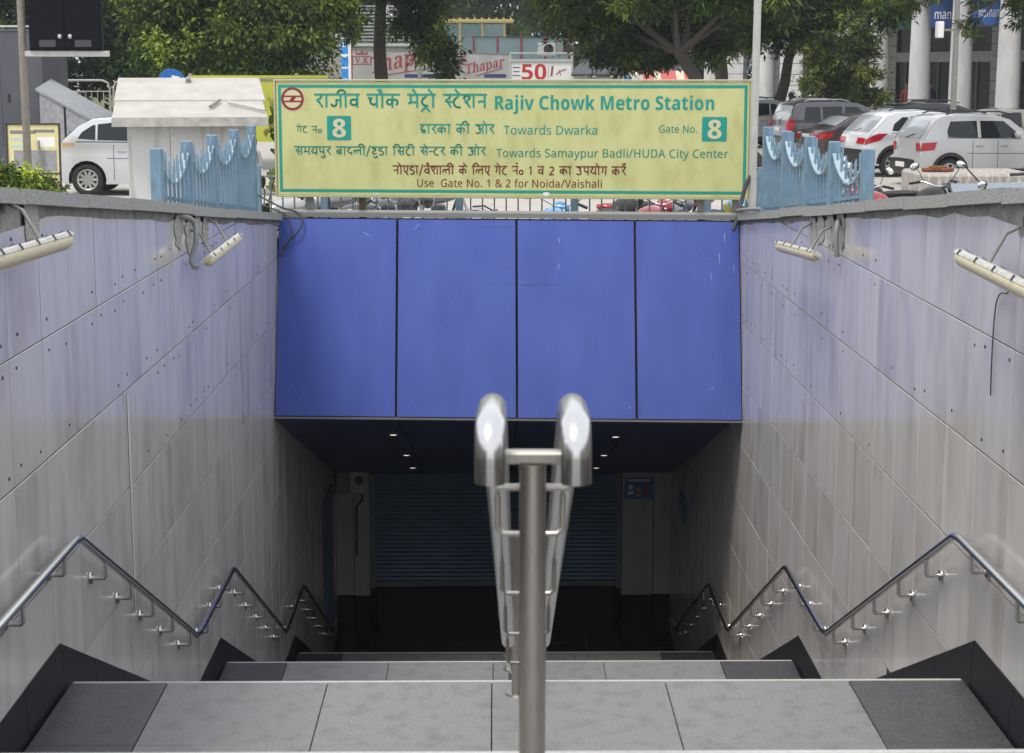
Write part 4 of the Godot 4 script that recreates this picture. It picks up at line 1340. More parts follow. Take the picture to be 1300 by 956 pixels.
func build_left_street() -> void:
	# board on a pole
	var p := pole("board_pole", "brownish grey steel pole carrying the black notice board on the left", -6.93, 25.3, STREET, 3.2, 0.062, M.pole_brown)
	var arm := MB.new()
	arm.box(Vector3(0.62, 2.84, 0), Vector3(1.3, 0.085, 0.08), 0.008)
	obj("arm", arm, M.pole_grey, p)
	var nb := thing("notice_board", "black cabinet board with two round knobs resting on the left pole's arm", "board", V(-6.28, 0.24, 25.3))
	var q := MB.new()
	q.box(Vector3(0, 0.75, 0), Vector3(1.06, 1.5, 0.14), 0.01)
	obj("cabinet", q, M.black_board, nb)
	for s in [-1.0, 1.0]:
		var d := MB.new()
		d.box(Vector3(s * 0.262, 0.75, 0.078), Vector3(0.505, 1.44, 0.016), 0.004)
		obj("door_leaf", d, M.black_board, nb)
		var k := MB.new()
		k.ell(Vector3(s * 0.075, 0.2, 0.1), Vector3(0.03, 0.034, 0.022), Basis(), 12, 8)
		obj("knob", k, M.fitting, nb)
		var gl := MB.new()
		gl.box(Vector3(s * 0.26, 0.10, 0.0875), Vector3(0.24, 0.1, 0.004))
		obj("slot", gl, M.gap, nb)
	# dark cabin
	var c := thing("dark_cabin", "tall plain dark grey cabin at the left edge of the street", "cabin", V(-12.6, STREET, 43.2))
	var cb := MB.new()
	for i in 4:
		cb = MB.new()
		cb.box(Vector3(-2.5 + 1.02 * i + 0.5 - 0.01, 1.76, 1.2), Vector3(1.015, 3.5, 0.05), 0.004)
		obj("wall_panel", cb, M.cabin, c)
	var cs := MB.new()
	cs.box(Vector3(1.55, 1.76, 0), Vector3(0.05, 3.5, 2.4), 0.004)
	obj("side_wall", cs, M.cabin, c)
	var cr := MB.new()
	cr.box(Vector3(-0.5, 3.53, 0), Vector3(4.2, 0.05, 2.5), 0.01)
	obj("roof", cr, M.cabin, c)
	var ch := MB.new()
	ch.box(Vector3(0.72, 1.9, 1.24), Vector3(0.05, 0.2, 0.04), 0.008)
	obj("handle", ch, M.black, c)
	var cl := MB.new()
	cl.box(Vector3(0.9, 3.63, 1.0), Vector3(0.8, 0.05, 0.05), 0.006)
	obj("roof_strip", cl, M.fitting, c)
	var ck := MB.new()
	ck.box(Vector3(-0.5, 0.35, 1.235), Vector3(4.1, 0.7, 0.03), 0.004)
	obj("kick_panel", ck, M.cabin, c)
	# slanted stone wall of another subway entrance
	var sw := thing("sloping_parapet", "grey stone clad parapet with a sloping top behind the white sedan", "parapet", V(-10.9, STREET - 0.22, 41.0))
	var cuts := [0.0, 0.62, 1.42, 2.3, 3.3]
	for i in 4:
		var x0: float = cuts[i] + 0.03
		var x1: float = cuts[i + 1] - 0.03
		var pb := MB.new()
		pb.prism(PackedVector2Array([Vector2(x0, 0), Vector2(x1, 0), Vector2(x1, 2.3 - 0.55 * x1), Vector2(x0, 2.3 - 0.55 * x0)]), 0.05, Transform3D(Basis(), Vector3(0, 0, 0.05)))
		obj("stone_panel", pb, M.stone_grey, sw)
	var bk := MB.new()
	bk.prism(PackedVector2Array([Vector2(0, 0), Vector2(3.3, 0), Vector2(3.3, 0.49), Vector2(0, 2.3)]), 0.3, Transform3D(Basis(), Vector3(0, 0, -0.005)))
	obj("core", bk, M.gap, sw)
	var tp := MB.new()
	tp.slab(Vector3(-0.05, 2.36, 0.09), Vector3(3.3, 0.52, 0.09), Vector3(3.3, 0.72, -1.4), Vector3(-0.05, 2.58, -1.4), Vector3(0, -0.05, 0))
	obj("top_slab", tp, M.stone_grey, sw)
	# yellow poster on a stand
	var ps := thing("poster_stand", "yellow printed poster in a brown frame leaning on the pavement", "poster", V(-9.19, STREET + 0.25, 34.0), 0.06)
	ps.rotation.x = -0.05
	var s0 := MB.new()
	s0.box(Vector3(0, 0.64, 0), Vector3(1.0, 1.26, 0.02))
	obj("sheet", s0, M.poster_yellow, ps)
	for e in [[0, 1.28, 1.06, 0.035], [0, 0.3, 1.06, 0.03], [-0.515, 0.54, 0.035, 1.5], [0.515, 0.54, 0.035, 1.5]]:
		var f := MB.new()
		f.box(Vector3(e[0], e[1], 0.01), Vector3(e[2], e[3], 0.05), 0.005)
		obj("frame_bar", f, M.bark, ps)
	for e in [[-0.2, 1.12, 0.5, 0.07, 0], [0.22, 1.14, 0.4, 0.06, 0], [-0.25, 0.98, 0.36, 0.06, 1], [-0.25, 0.84, 0.36, 0.06, 1], [0.2, 0.55, 0.5, 0.42, 2], [-0.22, 0.55, 0.34, 0.42, 2], [0.25, 0.92, 0.34, 0.2, 3]]:
		var f := MB.new()
		f.box(Vector3(e[0], e[1], 0.0115), Vector3(e[2], e[3], 0.003))
		obj("printed_block", f, [M.print_navy_soft, M.print_sky, M.stone_grey, M.white][e[4]], ps)
	var hs := MB.new()
	hs.tube([Vector3(0.18, -0.24, 0.12), Vector3(0.12, 0.95, 0.1)], 0.03, 7)
	obj("prop", hs, M.grey_metal, ps)
	# round blue direction sign
	var rs := thing("round_sign", "round blue road sign with a white arrow behind the kiosk roof", "sign", V(-5.64, STREET, 30.0))
	var r0 := MB.new()
	r0.tube([Vector3.ZERO, Vector3(0, 2.15, 0)], 0.03, 8)
	obj("post", r0, M.grey_metal, rs)
	var r1 := MB.new()
	r1.lathe([Vector2(0.0, 0.01), Vector2(0.235, 0.01), Vector2(0.24, 0.0), Vector2(0.235, -0.01), Vector2(0.0, -0.01)], 32, Transform3D(Basis(Vector3.RIGHT, Vector3(0, 0, 1), Vector3.UP), Vector3(0, 2.38, 0.05)))
	obj("disc", r1, M.sign_blue, rs)
	var r2 := MB.new()
	r2.prism(PackedVector2Array([Vector2(-0.14, 2.42), Vector2(-0.13, 2.45), Vector2(0.02, 2.47), Vector2(0.0, 2.51), Vector2(0.15, 2.48), Vector2(0.07, 2.36), Vector2(0.05, 2.41), Vector2(-0.10, 2.36)]), 0.0, Transform3D(Basis(), Vector3(0, 0, 0.064)))
	obj("arrow", r2, M.white, rs)
	# lime hoarding behind the kiosk
	var lh := thing("lime_hoarding", "lime green banner on a frame between the kiosk and the station sign", "banner", V(-3.44, STREET, 25.0))
	var l0 := MB.new()
	l0.box(Vector3(0, 2.05, 0), Vector3(2.02, 0.96, 0.03))
	obj("banner", l0, M.lime, lh)
	for x in [-1.0, 0.55, 1.0]:
		var l1 := MB.new()
		l1.box(Vector3(x, 1.28, -0.05), Vector3(0.05, 2.56, 0.05))
		obj("post", l1, M.grey_metal, lh)
	for y in [0.35, 0.8, 1.2, 2.47]:
		var l2 := MB.new()
		l2.box(Vector3(0, y, 0.0), Vector3(2.06, 0.035, 0.05))
		obj("rail", l2, M.grey_metal, lh)
	# white hooped barrier
	for i in 4:
		var hb := thing("hooped_barrier", ["white hooped crowd barrier next to the sloping parapet", "second white hooped barrier from the sloping parapet", "white hooped barrier behind the kiosk roof", "white hooped barrier under the dark trees"][i], "barrier", V(-11.2 + 1.42 * i, STREET + 0.85, 47.0), 0.0, "hooped barriers behind the kiosk")
		var fr := MB.new()
		fr.tube([Vector3(-0.66, 0, 0), Vector3(-0.66, 1.2, 0), Vector3(-0.6, 1.38, 0), Vector3(-0.45, 1.44, 0), Vector3(0.45, 1.44, 0), Vector3(0.6, 1.38, 0), Vector3(0.66, 1.2, 0), Vector3(0.66, 0, 0)], 0.028, 8)
		obj("frame", fr, M.pole_grey, hb)
		var ir := MB.new()
		ir.tube([Vector3(-0.64, 1.14, 0), Vector3(0.64, 1.14, 0)], 0.016, 6)
		obj("rail", ir, M.pole_grey, hb)
		for k in 7:
			var vb := MB.new()
			vb.tube([Vector3(-0.48 + 0.16 * k, 0.1, 0), Vector3(-0.48 + 0.16 * k, 1.14, 0)], 0.01, 6)
			obj("bar", vb, M.pole_grey, hb)
	# brick kerb of a bed by the kiosk
	var kb := thing("brick_kerb", "low red brick kerb with a pale cap beside the white kiosk", "kerb", V(-5.3, STREET, 20.4))
	for k in 6:
		for j in 4:
			var br := MB.new()
			br.box(Vector3(-0.9 + 0.3 * k + 0.15 * (j % 2), 0.06 + 0.11 * j, 0), Vector3(0.285, 0.1, 0.2), 0.006)
			obj("brick", br, M.red_brick, kb)
	for k in 2:
		var cp := MB.new()
		cp.box(Vector3(-0.45 + 1.0 * k, 0.48, 0), Vector3(0.99, 0.06, 0.3), 0.008)
		obj("cap_stone", cp, M.coping, kb)


# ------------------------------------------------------------------ plants
func sprig(leaves: int, size: float, spread: float, seed_at: int, narrow := 0.36) -> ArrayMesh:
	# a twig end with a few bent leaves
	var r := RandomNumberGenerator.new()
	r.seed = seed_at
	var b := MB.new()
	for i in leaves:
		var at := Vector3(r.randfn(0, 0.5), r.randfn(0, 0.35), r.randfn(0, 0.5)) * spread
		var dir := (at.normalized() + Vector3(r.randf_range(-0.5, 0.5), r.randf_range(-0.7, 0.1), r.randf_range(-0.5, 0.5))).normalized()
		var up := Vector3(r.randf_range(-0.6, 0.6), 1, r.randf_range(-0.6, 0.6)).normalized()
		var sd := dir.cross(up).normalized()
		up = sd.cross(dir)
		var l := size * r.randf_range(0.7, 1.25)
		var w := l * narrow
		var t := r.randf_range(0.75, 1.2)
		b.col = Color(t, t * r.randf_range(0.95, 1.05), t * r.randf_range(0.8, 1.1))
		var m := at + dir * l * 0.5 + up * l * 0.06
		var tip := at + dir * l - up * l * 0.12
		b.flat(at, m + sd * w * 0.5 + up * w * 0.15, m, (up - sd * 0.3).normalized())
		b.flat(m, m + sd * w * 0.5 + up * w * 0.15, tip, (up - sd * 0.3).normalized())
		b.flat(at, m, m - sd * w * 0.5 + up * w * 0.15, (up + sd * 0.3).normalized())
		b.flat(m, tip, m - sd * w * 0.5 + up * w * 0.15, (up + sd * 0.3).normalized())
	return b.mesh()


var sprigs := {}


func foliage(called: String, parent: Node, clumps: Array, count: int, mesh: Mesh, tones: Array, seed_at: int, shell := 0.55) -> void:
	# clumps: [centre, radii]; sprigs gather in the outer part of each clump and in smaller tufts
	var r := RandomNumberGenerator.new()
	r.seed = seed_at
	var mm := MultiMesh.new()
	mm.transform_format = MultiMesh.TRANSFORM_3D
	mm.use_colors = true
	mm.mesh = mesh
	var tufts := []
	var total := 0.0
	for c in clumps:
		total += pow(c[1].x * c[1].y * c[1].z, 0.6)
	for c in clumps:
		var share: float = pow(c[1].x * c[1].y * c[1].z, 0.6) / total
		var n := maxi(3, int(share * count / 14.0))
		for i in n:
			var u := Vector3(r.randfn(), r.randfn(), r.randfn()).normalized()
			var rad := lerpf(shell, 1.0, sqrt(r.randf()))
			tufts.append([c[0] + u * rad * (c[1] as Vector3), (c[1] as Vector3) * r.randf_range(0.13, 0.26), r.randf(), u])
	mm.instance_count = count
	for i in count:
		var t: Array = tufts[i % tufts.size()]
		var u := Vector3(r.randfn(0, 0.6), r.randfn(0, 0.5), r.randfn(0, 0.6))
		var p: Vector3 = t[0] + u * (t[1] as Vector3)
		var bs := Basis.from_euler(Vector3(r.randf_range(-0.7, 0.7), r.randf() * TAU, r.randf_range(-0.7, 0.7))).scaled(Vector3.ONE * r.randf_range(0.75, 1.25))
		mm.set_instance_transform(i, Transform3D(bs, p))
		var k: float = clampf(pow(t[2], 1.3) * 0.7 + r.randf() * 0.3, 0, 0.999)
		var c0: Color = tones[int(k * tones.size())]
		mm.set_instance_color(i, c0 * r.randf_range(0.85, 1.15))
	var o := MultiMeshInstance3D.new()
	o.multimesh = mm
	o.material_override = M.leaf
	o.name = called
	parent.add_child(o, true)
	stuff(o)


func branch(b: MB, a: Vector3, c: Vector3, r0: float, r1: float, r: RandomNumberGenerator, sides := 8) -> void:
	var pts := []
	for k in 5:
		var u := k / 4.0
		var p := a.lerp(c, u)
		if k in [1, 2, 3]:
			p += Vector3(r.randf_range(-1, 1), r.randf_range(-0.5, 0.5), r.randf_range(-1, 1)) * (c - a).length() * 0.05
		pts.append(p)
	b.tube(pts, r0, sides, r1)


func tree(called: String, label: String, at: Vector3, trunk_r: float, fork: Vector3, clumps: Array, count: int, mesh: Mesh, tones: Array, seed_at: int, group := "") -> Node3D:
	# at: foot; fork and clumps relative to it
	var t := thing(called, label, "tree", at, 0.0, group)
	var r := RandomNumberGenerator.new()
	r.seed = seed_at
	var b := MB.new()
	var pts := [Vector3(0, -0.1, 0), Vector3(0, 0.12, 0)]
	for k in range(1, 6):
		var u := k / 5.0
		pts.append(fork * u + Vector3(r.randf_range(-1, 1), 0, r.randf_range(-1, 1)) * trunk_r * 0.35 * (1.0 - absf(u - 0.5)))
	b.tube(pts, trunk_r * 1.25, 12, trunk_r * 0.7)
	obj("trunk", b, M.bark, t)
	for i in clumps.size():
		var lb := MB.new()
		var c: Vector3 = clumps[i][0]
		branch(lb, fork * 0.97, c, trunk_r * 0.5, trunk_r * 0.12, r)
		for k in 3:
			var u := Vector3(r.randfn(), r.randfn(), r.randfn()).normalized()
			branch(lb, fork.lerp(c, 0.6), c + u * (clumps[i][1] as Vector3) * 0.8, trunk_r * 0.2, trunk_r * 0.04, r, 5)
		obj("limb", lb, M.bark, t)
	foliage("crown", t, clumps, count, mesh, tones, seed_at)
	return t


func greens(k: float, y := 0.0) -> Array:
	# leaf tones from deep to bright; y shifts towards yellow
	var out := []
	for c in [[0.010, 0.021, 0.007], [0.017, 0.034, 0.009], [0.027, 0.052, 0.012], [0.055, 0.098, 0.018], [0.115, 0.175, 0.028]]:
		out.append(Color(c[0] * k * (1.0 + y), c[1] * k, c[2] * k * (1.0 - y * 0.5)))
	return out


func build_trees() -> void:
	var s_mid := sprig(10, 0.155, 0.22, 11, 0.5)
	var s_long := sprig(9, 0.22, 0.24, 12, 0.28)
	var s_far := sprig(9, 0.42, 0.5, 13, 0.5)
	var s_near := sprig(8, 0.15, 0.16, 14, 0.26)
	# left of the sign
	tree("broadleaf_tree", "large bright green tree over the lime hoarding, left of the slim trunk", V(-5.1, STREET, 46.0), 0.2, Vector3(-0.2, 2.6, 0), [
		[Vector3(-2.6, 2.9, 0.8), Vector3(1.7, 1.5, 1.6)], [Vector3(-0.6, 3.1, 1.2), Vector3(1.6, 1.5, 1.5)], [Vector3(-0.15, 2.9, 0.3), Vector3(0.85, 1.3, 1.2)], [Vector3(-3.3, 4.4, 0), Vector3(1.5, 1.4, 1.5)],
		[Vector3(-1.2, 4.9, 0), Vector3(2.0, 1.5, 1.8)], [Vector3(0.5, 4.9, 0), Vector3(1.2, 1.1, 1.4)], [Vector3(-0.5, 6.3, -0.5), Vector3(2.6, 1.4, 2.0)], [Vector3(0.9, 4.1, -0.6), Vector3(0.7, 0.7, 0.8)]], 6500, s_mid, greens(2.1, 0.2), 101)
	tree("dark_tree", "dark dense tree behind the hooped barriers on the left", V(-13.2, STREET, 66.0), 0.3, Vector3(0.3, 3.0, 0), [
		[Vector3(-2.6, 3.6, 1), Vector3(2.6, 2.2, 2.2)], [Vector3(0.4, 3.4, 1.2), Vector3(2.4, 2.0, 2.2)], [Vector3(2.6, 3.2, 0.8), Vector3(2.0, 2.2, 2.0)], [Vector3(-1.4, 6.0, 0), Vector3(3.2, 2.2, 2.4)], [Vector3(2.0, 6.0, 0), Vector3(2.8, 2.2, 2.4)]], 3600, sprig(8, 0.34, 0.4, 15), greens(0.75, -0.1), 102)
	tree("dark_tree", "dark tree above the cabin roof at the left edge", V(-19.6, STREET, 64.0), 0.3, Vector3(0.3, 3.2, 0), [
		[Vector3(-1.6, 4.0, 1), Vector3(2.6, 2.4, 2.2)], [Vector3(1.8, 4.2, 1.2), Vector3(2.4, 2.4, 2.2)], [Vector3(0.4, 6.6, 0), Vector3(3.2, 2.2, 2.4)]], 2400, sprig(8, 0.34, 0.4, 16), greens(0.7, -0.1), 103)
	# slim trunk that rises out of the picture
	tree("slim_tree", "tree with a slim dark trunk in front of the white hoarding", V(-3.3, STREET, 48.5), 0.2, Vector3(0.16, 5.2, 0), [
		[Vector3(1.2, 3.3, 0.4), Vector3(0.75, 0.9, 0.8)], [Vector3(1.9, 2.9, 0.2), Vector3(0.5, 0.55, 0.6)], [Vector3(-0.9, 5.6, 0), Vector3(1.4, 0.9, 1.3)], [Vector3(1.0, 5.4, 0.2), Vector3(1.6, 0.9, 1.3)], [Vector3(2.9, 5.4, 0), Vector3(1.2, 0.7, 1.2)], [Vector3(0.4, 6.8, 0), Vector3(2.6, 1.2, 2.0)], [Vector3(1.3, 4.2, -0.4), Vector3(0.7, 0.5, 0.7)]], 2600, s_mid, greens(1.2, 0.1), 104)
	# centre right, with a leaning trunk
	tree("leaning_tree", "wide tree with a leaning forked trunk above the middle of the station sign", V(7.0, STREET, 45.5), 0.21, Vector3(-2.2, 3.15, 0), [
		[Vector3(-4.75, 4.15, -0.6), Vector3(0.95, 0.95, 0.9)], [Vector3(-3.7, 3.6, -0.8), Vector3(1.1, 1.0, 1.0)], [Vector3(-2.0, 4.3, -1.0), Vector3(1.2, 0.8, 1.0)], [Vector3(-2.5, 4.5, 1.0), Vector3(1.1, 0.5, 0.6)], [Vector3(-0.6, 4.5, 0.9), Vector3(0.8, 0.5, 0.6)], [Vector3(-4.2, 4.9, 0), Vector3(1.9, 1.1, 1.6)], [Vector3(-1.6, 5.1, 0), Vector3(1.9, 1.1, 1.6)], [Vector3(0.2, 4.6, 0.2), Vector3(0.9, 0.8, 1.2)],
		[Vector3(-2.6, 6.4, 0), Vector3(3.0, 1.2, 2.0)], [Vector3(-2.9, 3.2, -1.2), Vector3(0.9, 0.6, 0.8)], [Vector3(-1.2, 3.5, -1.5), Vector3(0.9, 0.8, 0.8)], [Vector3(-5.3, 5.0, 0.2), Vector3(0.9, 1.0, 1.0)]], 4600, s_long, greens(1.25, 0.1), 105)
	tree("upright_tree", "tree with a straight dark trunk between the sign and the pale columns", V(7.3, STREET, 56.0), 0.24, Vector3(0.1, 3.9, 0), [
		[Vector3(0.3, 4.8, 0.8), Vector3(1.2, 1.0, 1.2)], [Vector3(-0.8, 5.4, 0.4), Vector3(1.6, 1.2, 1.4)], [Vector3(1.8, 5.2, 0.5), Vector3(1.5, 1.0, 1.3)], [Vector3(0.6, 6.6, 0), Vector3(2.8, 1.3, 2.0)], [Vector3(1.0, 3.9, 0.6), Vector3(0.5, 0.5, 0.6)]], 2400, sprig(8, 0.24, 0.26, 17), greens(0.9), 106)
	tree("curved_tree", "tree with a curved leaning trunk behind the parked grey car", V(9.2, STREET, 57.0), 0.2, Vector3(0.75, 3.6, 0), [
		[Vector3(-1.0, 4.2, 0.8), Vector3(1.6, 1.1, 1.4)], [Vector3(1.2, 4.4, 0.9), Vector3(1.6, 1.2, 1.4)], [Vector3(3.0, 4.7, 0.6), Vector3(1.4, 1.1, 1.3)], [Vector3(-0.5, 5.7, 0.4), Vector3(2.2, 1.2, 1.6)], [Vector3(2.2, 6.0, 0.4), Vector3(2.4, 1.3, 1.6)], [Vector3(0.6, 3.7, 1.2), Vector3(1.0, 0.7, 1.0)], [Vector3(4.0, 5.6, 0.6), Vector3(1.2, 1.0, 1.2)]], 4200, sprig(9, 0.25, 0.26, 18, 0.3), greens(1.3, 0.12), 107)
	# young bushy tree before the columns
	tree("young_tree", "young bushy tree with yellowish leaves in front of the columns", V(10.9, STREET, 54.0), 0.09, Vector3(0.0, 1.4, 0), [
		[Vector3(-0.5, 2.0, 0.2), Vector3(0.85, 0.8, 0.8)], [Vector3(0.55, 1.9, 0.3), Vector3(0.8, 0.75, 0.8)], [Vector3(0.1, 2.7, 0.2), Vector3(0.9, 0.75, 0.8)], [Vector3(-0.45, 3.2, 0), Vector3(0.6, 0.5, 0.6)], [Vector3(0.7, 3.25, 0), Vector3(0.5, 0.6, 0.5)]], 1700, sprig(9, 0.19, 0.18, 19, 0.26), greens(1.45, 0.35), 108)
	# overhanging boughs at the upper right; the trunk stands out of the picture
	tree("near_tree", "bright green boughs hanging over the columns at the upper right", V(13.4, STREET, 36.0), 0.25, Vector3(-0.8, 5.6, 0), [
		[Vector3(-5.0, 4.15, 0), Vector3(0.5, 0.35, 0.6)], [Vector3(-4.45, 4.1, 0.2), Vector3(0.4, 0.36, 0.5)], [Vector3(-3.52, 3.75, 0.1), Vector3(0.24, 0.45, 0.4)], [Vector3(-2.38, 3.85, 0.2), Vector3(0.3, 0.36, 0.4)], [Vector3(-1.7, 4.2, 0.2), Vector3(0.55, 0.45, 0.6)], [Vector3(-0.4, 4.2, 0.2), Vector3(0.9, 0.6, 0.8)],
		[Vector3(-3.2, 5.2, 0), Vector3(2.2, 0.55, 1.4)], [Vector3(-0.8, 5.2, 0), Vector3(2.0, 0.7, 1.4)], [Vector3(0.8, 4.6, 0), Vector3(1.4, 0.9, 1.2)]], 2600, s_near, greens(1.7, 0.25), 109)
	# far background
	var k := 0
	for f in [[-46.0, 118.0, 1.0], [-35.0, 112.0, 0.8], [-25.0, 122.0, 0.9], [-15.0, 116.0, 1.05], [-7.0, 124.0, 1.0], [0.8, 128.0, 1.35], [7.6, 120.0, 1.1], [15.0, 126.0, 0.9], [24.0, 118.0, 0.9], [34.0, 120.0, 0.9]]:
		tree("background_tree", ["far tree behind the dark cabin, out beyond the street", "far dark tree above the sloping parapet", "far tree behind the hooped barriers", "far tree behind the large bright green tree", "far tree left of the glass pavilion", "pale hazy tree right above the glass pavilion", "far tree behind the leaning forked trunk", "far tree behind the straight dark trunk", "far tree behind the column building", "far tree beyond the shop signs"][k], V(f[0], STREET, f[1]), 0.5, Vector3(0, 5.0, 0), [
			[Vector3(-3.4, 4.5, 1), Vector3(3.6, 3.4, 3)], [Vector3(3.2, 4.8, 1.5), Vector3(3.6, 3.6, 3)], [Vector3(0, 6.2, 2), Vector3(4.0, 3.2, 3)], [Vector3(-2.6, 9.5, 0), Vector3(4.4, 3.4, 3)], [Vector3(2.8, 9.8, 0), Vector3(4.4, 3.4, 3)], [Vector3(0.0, 13.0, 0), Vector3(5.5, 3.0, 3)]], 2600, s_far, greens(f[2] * 1.3, 0.1), 120 + k, "far trees closing the background")
		k += 1
	# hedge by the pole
	var h := thing("clipped_hedge", "bright green leafy hedge at the foot of the left pole", "hedge", V(-7.1, STREET, 24.9))
	var hb := MB.new()
	for i in 7:
		branch(hb, Vector3(-1.2 + 0.32 * i, 0, 0), Vector3(-1.25 + 0.34 * i, 0.9, 0.1), 0.02, 0.008, rng, 5)
	obj("stem", hb, M.bark, h)
	foliage("foliage", h, [[Vector3(-1.0, 0.78, 0), Vector3(0.55, 0.58, 0.5)], [Vector3(-0.3, 0.8, 0.1), Vector3(0.55, 0.56, 0.5)], [Vector3(0.32, 0.68, 0.05), Vector3(0.42, 0.46, 0.45)]], 3200, sprig(9, 0.075, 0.085, 21, 0.5), greens(3.6, 0.3), 131, 0.7)
	# climbers beside the sign
	for i in 2:
		var c := thing("heart_leaf_plant", ["climbing plant with large heart leaves between kiosk and sign", "small leafy plant behind the right end of the sign"][i], "plant", V(-2.78, STREET, 20.6) if i == 0 else V(2.95, STREET, 20.2))
		var st := MB.new()
		branch(st, Vector3.ZERO, Vector3(0.12, 2.2 if i == 0 else 1.0, 0), 0.014, 0.005, rng, 5)
		branch(st, Vector3(0.02, 0.6, 0), Vector3(-0.1, 1.7 if i == 0 else 0.9, 0.05), 0.01, 0.004, rng, 5)
		obj("stem", st, M.bark, c)
		for k2 in (26 if i == 0 else 10):
			var r := rng
			var y := r.randf_range(0.5, 2.25) if i == 0 else r.randf_range(0.4, 1.05)
			var p := Vector3(r.randf_range(-0.2, 0.22), y, r.randf_range(-0.12, 0.15))
			var sz := r.randf_range(0.09, 0.16)
			var bs := Basis.from_euler(Vector3(r.randf_range(-0.9, 0.3), r.randf_range(-1.2, 1.2), r.randf_range(-0.8, 0.8)))
			var lb := MB.new()
			lb.col = greens(1.6, 0.15)[r.randi_range(2, 4)] if k2 % 4 else Color(0.24, 0.22, 0.05)
			var out := [Vector3(0, 0.3, 0), Vector3(0.3, 0.55, 0.06), Vector3(0.5, 0.25, 0.1), Vector3(0.35, -0.25, 0.05), Vector3(0, -0.75, -0.08), Vector3(-0.35, -0.25, 0.05), Vector3(-0.5, 0.25, 0.1), Vector3(-0.3, 0.55, 0.06)]
			for q in out.size():
				lb.flat(bs * (Vector3.ZERO) * sz, bs * (out[q] as Vector3) * sz, bs * (out[(q + 1) % out.size()] as Vector3) * sz)
			obj("leaf", lb, M.leaf, c, p)


